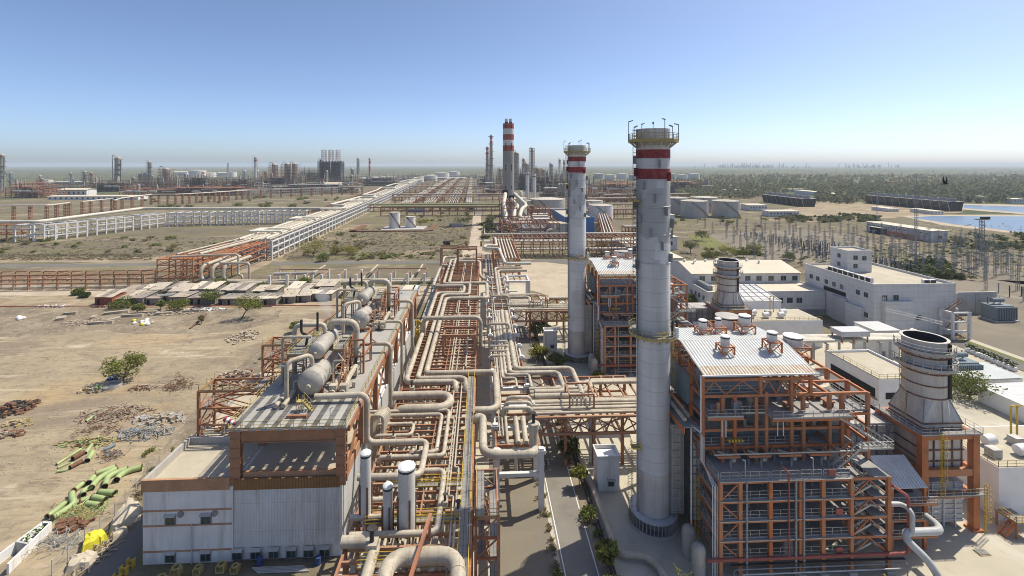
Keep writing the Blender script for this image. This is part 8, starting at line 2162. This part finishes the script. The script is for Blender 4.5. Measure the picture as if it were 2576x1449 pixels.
for k, (cx_, cy_, n, lab, grp) in enumerate(((1460, 730, 16, 'white and yellow sack in the pile among the slabs', 'sacks among the slabs'), (205, 690, 6, 'white sack in the small group at the left of the yard', 'sacks at the left of the yard'))):
    for i in range(n):
        p = at(*reg(*G01, [(cx_ + rnd.gauss(0, 60 if n > 8 else 25), cy_ + rnd.gauss(0, 12))])[0]); b = MB()
        b.lathe(p, [(.02, .02), (.6, .1), (.75, .45), (.5, .85), (.02, 1.0)], 9)
        b.build('sack', M[rnd.choice(('white', 'white', 'white', 'tarp', 'tarpy'))] if n > 8 else M['white'], smooth=True, label=lab, cat='sack', group=grp)
for k, (x, y, s, m, lab) in enumerate(((1150, 1290, 2.6, 'tarpb', 'crumpled blue tarp left of the big tree foot'), (1210, 1285, 2.4, 'tarpb', 'crumpled blue tarp at the big tree foot'))):
    p = at(*reg(*G01, [(x, y)])[0]); b = MB(); rnd = random.Random(k + 50)
    b.lathe(p, [(s * .6, 0), (s * .55, .5), (s * .3, 1.1), (.02, 1.3)], 9)
    b.v = [(v[0] + rnd.gauss(0, .15), v[1] + rnd.gauss(0, .15), max(0, v[2] + rnd.gauss(0, .12))) for v in b.v]
    b.build('tarp', M[m], label=lab, cat='tarp')
p = at(*reg(*G01, [(1120, 1375)])[0]); MB().lathe(p, [(2.5, 0), (2.5, .7), (2.1, .7), (2.1, .1), (.02, .1)], 24).build('concrete_ring', M['conc'], label='concrete ring full of ashes beside the big tree', cat='ring', smooth=True)
for k, x in enumerate((960, 1005)):
    a, e = at(*reg(*G01, [(x, 1420)])[0]), at(*reg(*G01, [(x + 20, 1375)])[0]); a.z = e.z = .4
    MB().tube([a, e], .38, 12, False).build('pipe_section', M['green'], smooth=True, label='%s of two short pale pipes before the concrete ring' % ('left', 'right')[k], cat='pipe')
heap(900, 1420, 4, 1.4, .7, 14, ('dullyel', 'slab'), 'yellow boards and rubble left of the two short pipes', 20, 'box', G01)
# bottle bin, tarp covered stores, fence at the lower left
t = thing('bin', 'long open concrete bin full of green and white bottles', 'bin', (-66, 68, 0))
A_, B_ = at(*reg(*GP, [(395, 1105)])[0]), at(*reg(*GP, [(60, 1440)])[0])
A2_, B2_ = at(*reg(*GP, [(330, 1105)])[0]), at(*reg(*GP, [(-60, 1400)])[0])
for p, q in ((A_, B_), (A2_, B2_)): MB().beam(p + Vector((0, 0, .8)), q + Vector((0, 0, .8)), .3, 1.6).build('wall', M['plaster'], t)
MB().beam(A_ + Vector((0, 0, .8)), A2_ + Vector((0, 0, .8)), .3, 1.6).build('end_wall', M['plaster'], t)
mid1, mid2 = A_.lerp(B_, .55), A2_.lerp(B2_, .55); MB().beam(mid1 + Vector((0, 0, .85)), mid2 + Vector((0, 0, .85)), .3, 1.7).build('end_wall', M['conc'], t)
rnd = random.Random(8)
for m in ('white', 'leafd', 'black', 'green'):
    b = MB()
    for i in range(70):
        c = A_.lerp(B_, rnd.uniform(.03, .52)).lerp(A2_.lerp(B2_, rnd.uniform(.03, .52)), rnd.uniform(.1, .9)); b.box(c + Vector((0, 0, rnd.uniform(.8, 1.5))), .35, .25, .25, rnd.random() * 3, rnd.random())
    b.build('bottles', M[m], t, kind='stuff')
def cover(pts, hgt, m, label, seed, name='tarp'):
    P_ = [at(*q) for q in reg(*GP, pts)]; rnd = random.Random(seed); c = sum(P_, Vector()) / len(P_)
    b = MB(); n = 4; ring0, ring1, ring2 = [], [], []
    k = len(P_)
    for i in range(k):
        for j in range(n):
            q = P_[i].lerp(P_[(i + 1) % k], j / n) + Vector((rnd.gauss(0, .12), rnd.gauss(0, .12), 0))
            ring0.append(q); ring1.append(q.lerp(c, .18) + Vector((0, 0, hgt * rnd.uniform(.75, 1.0)))); ring2.append(q.lerp(c, .6) + Vector((0, 0, hgt * rnd.uniform(.95, 1.15))))
    N_ = len(ring0)
    b._add(ring0 + ring1 + ring2, [(i, (i + 1) % N_, N_ + (i + 1) % N_, N_ + i) for i in range(N_)] + [(N_ + i, N_ + (i + 1) % N_, 2 * N_ + (i + 1) % N_, 2 * N_ + i) for i in range(N_)] + [tuple(range(2 * N_, 3 * N_))])
    return b.build(name, M[m], label=label, cat='tarp')
cover([(615, 1310), (765, 1230), (840, 1175), (800, 1120), (660, 1180)], 1.5, 'tarpy', 'bright yellow tarp over a square load', 1)
cover([(840, 1160), (1090, 1010), (1120, 900), (1010, 850), (960, 920), (860, 1050)], 1.0, 'tarp', 'sand coloured tarp over stores beside the building lane', 2)
cover([(500, 1440), (720, 1380), (780, 1300), (700, 1270), (530, 1340)], 1.0, 'tarp', 'pale crumpled tarp nearest the camera beside the lane', 3)
cover([(870, 1190), (1000, 1110), (990, 1070), (870, 1140)], .8, 'tarp', 'small dusty tarp between yellow tarp and lane', 4)
t = thing('fence', 'sagging wire mesh fence on posts along the building lane', 'fence', (-60, 80, 0))
fp = [at(*q) for q in reg(*GP, [(405, 1445), (530, 1330), (660, 1180), (780, 1090), (893, 985), (975, 880), (1060, 780), (1150, 690), (1240, 600)])]
for i, p in enumerate(fp): MB().beam(p, p + Vector((0, 0, 2.3)), .1).build('post', M['conc'], t)
b = MB()
for p, q in zip(fp, fp[1:]):
    for z in (.3, .9, 1.5, 2.1): b.beam(p + Vector((0, 0, z)), q + Vector((0, 0, z)), .03)
b.build('wire', M['steelg'], t)
for i in range(9):
    x, y = -52.6, 71.4 - i * 1.35
    t = thing('barrier', 'yellow steel barrier in the row along the building lane', 'barrier', (x, y, 0), group='yellow barriers along the lane')
    b = MB(); b.bx(x - .1, x + .9, y - .06, y + .06, .9, 1.1); b.bx(x - .1, x + .9, y - .06, y + .06, .1, .25); b.build('rail', M['yellow'], t)
    for s in (-.05, .8): MB().bx(x + s - .07, x + s + .07, y - .3, y + .3, 0, 1.3).build('post', M['yellow'], t)
for k, (x, y, s) in enumerate(((-44.5, 69.6, 1.0), (-45.5, 67.8, 1.1), (-41.5, 69.8, .8), (-38.3, 70, .9), (-36.2, 69.8, .8))):
    t = thing('steel_support', 'weathered yellow pipe support lying before the white building, %s from the left' % 'second first third fourth fifth'.split()[k], 'support', (x, y, 0))
    MB().bx(x - .7 * s, x + .7 * s, y - .5, y + .5, .1, .3).bx(x - .7 * s, x - .5 * s, y - .5, y + .5, .31, 1.2 * s).bx(x + .5 * s, x + .7 * s, y - .5, y + .5, .31, 1.2 * s).build('frame', M['dullyel'], t)
    MB().lathe((x, y, 1.3 * s), [(.6 * s, -.1), (.6 * s, .1), (.4 * s, .1), (.4 * s, -.1), (.6 * s, -.1)], 16).build('ring', M['dullyel'], t)
for k, (x, y) in enumerate(((-33.2, 70.9), (-24.5, 70.7))):
    t = thing('drum', '%s blue drum standing against the white building' % ('left', 'right')[k], 'drum', (x, y, 0))
    MB().lathe((x, y, 0), [(.02, 0), (.42, 0), (.42, 1.15), (.02, 1.17)], 16).build('body', M['tarpb'], t, smooth=True)
    MB().lathe((x, y, 0), [(.43, .38), (.46, .42), (.43, .46)], 16).build('hoop', M['tarpb'], t)
for i in range(5): MB().cyl((-34 + i * .3, 70.3 - i * .22, .15), (-26.5 + i * .3, 70.3 - i * .22, .15), .1, n=8).build('long_tube', M['steelg'], label='long grey tube lying in front of the white building', cat='tube', group='tubes before the white building')
p = at(520, 800); t = thing('fallen_post', 'rusty channel post fallen aslant on the yard', 'post', p); MB().beam(at(478, 828) + Vector((0, 0, .3)), p + Vector((0, 0, 1.6)), .5, .4).build('channel', M['rust'], t)
t = thing('inspection_cover', 'small framed inspection cover on the bright apron before the bypass stack', 'cover', (69, 56, 0)); q = at(2470, 1392)
t.location = q; MB().box(q + Vector((0, 0, .2)), 1.6, 1.0, .12).build('lid', M['grate'], t); MB().box(q + Vector((0, 0, .12)), 1.8, 1.2, .1).build('frame', M['dullyel'], t)
t = thing('loading_steps', 'orange and grey access steps with yellow rail against the white turbine block', 'steps', (87, 71, 0))
MB().bx(85.6, 88.5, 70.2, 73.5, 2.4, 2.55).build('platform', M['grate'], t)
for x in (85.8, 88.3):
    for y in (70.4, 73.3): MB().bx(x - .12, x + .12, y - .12, y + .12, 0, 2.4).build('leg', M['orange'], t)
MB().stair((90.6, 68, 0), (88.2, 70.2, 2.4), 1.1).build('flight', M['transf'], t); MB().stair((84, 71, 0), (85.8, 71, 2.4), 1.0).build('flight', M['orange'], t); MB().rails([(85.7, 73.4, 2.55), (85.7, 70.3, 2.55), (88.4, 70.3, 2.55)], step=1).build('handrail', M['yellow'], t)

# ---------------------------------------------------------------- people and bird
def person(p, yaw, label, helmet, pose=0):
    """one skinned body in ordinary proportions, clothes over it"""
    J = {'pel': (0, 0, .95), 'che': (0, -.01, 1.28), 'nec': (0, 0, 1.48), 'hed': (0, .03, 1.60), 'top': (0, .02, 1.73)}
    for s, n in ((-1, 'l'), (1, 'r')):
        J['hip' + n] = (.1 * s, 0, .9); J['kne' + n] = (.11 * s, .06 * (s if pose else .3), .5); J['ank' + n] = (.11 * s, -.05 + (.16 * s if pose else 0), .08); J['toe' + n] = (.12 * s, .13 + (.16 * s if pose else 0), .04)
        J['sho' + n] = (.19 * s, 0, 1.42); J['elb' + n] = (.25 * s, -.04 - .05 * s * pose, 1.13); J['wri' + n] = (.26 * s, .08 - .12 * s * pose, .89); J['pal' + n] = (.26 * s, .10 - .12 * s * pose, .81)
        for f_ in range(5): J['f%d%s' % (f_, n)] = (.26 * s + (-.035 * s if f_ == 4 else 0), .07 + .018 * f_ - .12 * s * pose + (.03 if f_ == 4 else 0), .74 - .01 * (2 - abs(f_ - 1.5)) + (.05 if f_ == 4 else 0))
    E_ = [('pel', 'che'), ('che', 'nec'), ('nec', 'hed'), ('hed', 'top')]
    for n in 'lr': E_ += [('pel', 'hip' + n), ('hip' + n, 'kne' + n), ('kne' + n, 'ank' + n), ('ank' + n, 'toe' + n), ('che', 'sho' + n), ('sho' + n, 'elb' + n), ('elb' + n, 'wri' + n), ('wri' + n, 'pal' + n)] + [('pal' + n, 'f%d%s' % (f_, n)) for f_ in range(5)]
    R_ = {'pel': .15, 'che': .17, 'nec': .065, 'hed': .095, 'top': .07, 'hip': .095, 'kne': .06, 'ank': .045, 'toe': .04, 'sho': .075, 'elb': .045, 'wri': .032, 'pal': .036}
    def grow(name, keys, extra, m, parent, sub):
        ks = [k for k in J if keys is None or k in keys]
        me = bpy.data.meshes.new(name); ix = {k: i for i, k in enumerate(ks)}
        me.from_pydata([J[k] for k in ks], [(ix[a], ix[b_]) for a, b_ in E_ if a in ix and b_ in ix], [])
        o = bpy.data.objects.new(name, me); COL.objects.link(o); o.parent = parent
        md = o.modifiers.new('skin', 'SKIN')
        for k, i in ix.items():
            r = .009 if k[0] == 'f' else R_.get(k, R_.get(k[:3], .05)); r += extra
            me.skin_vertices[0].data[i].radius = (r, r * (.72 if k in ('pel', 'che') else 1)); me.skin_vertices[0].data[i].use_root = i == 0
        o.modifiers.new('sub', 'SUBSURF').levels = sub; o.modifiers['sub'].render_levels = sub
        me.materials.append(M[m]); return o
    t = thing('person', label, 'person', (0, 0, 0))
    grow('body', None, 0, 'skin', t, 1)
    grow('shirt', {'pel', 'che', 'shol', 'shor', 'elbl', 'elbr'}, .018, 'cloth', t, 1)
    grow('trousers', {'pel', 'hipl', 'hipr', 'knel', 'kner', 'ankl', 'ankr'}, .016, 'cloth', t, 1)
    if helmet:
        MB().lathe((0, .02, 1.66), [(.16, 0), (.125, .02), (.12, .09), (.07, .15), (.02, .165)], 14).build('helmet', M['yellow'], t, smooth=True)
    else: MB().lathe((0, .0, 1.63), [(.108, -.05), (.112, .04), (.085, .11), (.02, .135)], 14).build('hair', M['black'], t, smooth=True)
    b = MB(); b.box((-.035, .118, 1.615), .022, .012, .012).box((.035, .118, 1.615), .022, .012, .012); b.build('eyes', M['black'], t)
    MB().box((0, .128, 1.585), .025, .03, .045).build('nose', M['skin'], t); MB().box((0, .112, 1.545), .045, .012, .01).build('mouth', M['brick'], t)
    b = MB(); b.box((-.098, .02, 1.6), .02, .04, .06).box((.098, .02, 1.6), .02, .04, .06); b.build('ears', M['skin'], t)
    b = MB()
    for n in 'lr': b.box(Vector(J['toe' + n]) + Vector((0, -.06, .0)), .1, .27, .08)
    b.build('shoes', M['black'], t)
    t.location = p; t.rotation_euler = (0, 0, yaw)
p = at(1374, 1181, .1); person((p.x, p.y, .1), 2.9, 'person in dark blue work clothes walking on the shaded plant road', False, 1)
p = at(2189, 1452, .08); person((57.2, 63.2, .08), 1.2, 'person in dark clothes with a yellow helmet at the boiler foot', True)
t = thing('bird', 'dark bird with raised wings in the air before the right horizon', 'bird', (0, 0, 0))
b = MB(); b.tube([(-.5, 0, 0), (-.3, 0, .02), (0, 0, .05), (.28, 0, .06), (.42, 0, .05), (.52, 0, .03)], .1, 8, True, [.03, .07, .12, .1, .07, .02])
b.build('body', M['soot'], t, smooth=True)
for s in (-1, 1):
    w = MB(); w._add([(-.2, s * .05, .08), (.22, s * .05, .1), (.1, s * .22, .62), (-.02, s * .12, 1.15), (-.1, s * .24, .55), (-.2, s * .06, .06), (.22, s * .06, .08), (.1, s * .24, .60), (-.02, s * .13, 1.14), (-.1, s * .26, .53)], [(0, 1, 2, 4), (4, 2, 3), (9, 7, 6, 5), (8, 7, 9), (0, 4, 9, 5), (1, 6, 7, 2), (2, 7, 8, 3), (3, 8, 9, 4), (0, 5, 6, 1)])
    w.build('wing', M['soot'], t)
w = MB(); w._add([(-.48, -.03, 0), (-.48, .03, 0), (-.85, .14, -.06), (-.85, -.14, -.06), (-.48, 0, -.03)], [(0, 1, 2, 3), (0, 3, 4), (1, 4, 2), (3, 2, 4)]); w.build('tail', M['soot'], t)
d = 60; t.location = ((2377 - CX) / F * d * CP + d * SP, -(2377 - CX) / F * d * SP + d * CP, H - (463 - HY) * d / F)
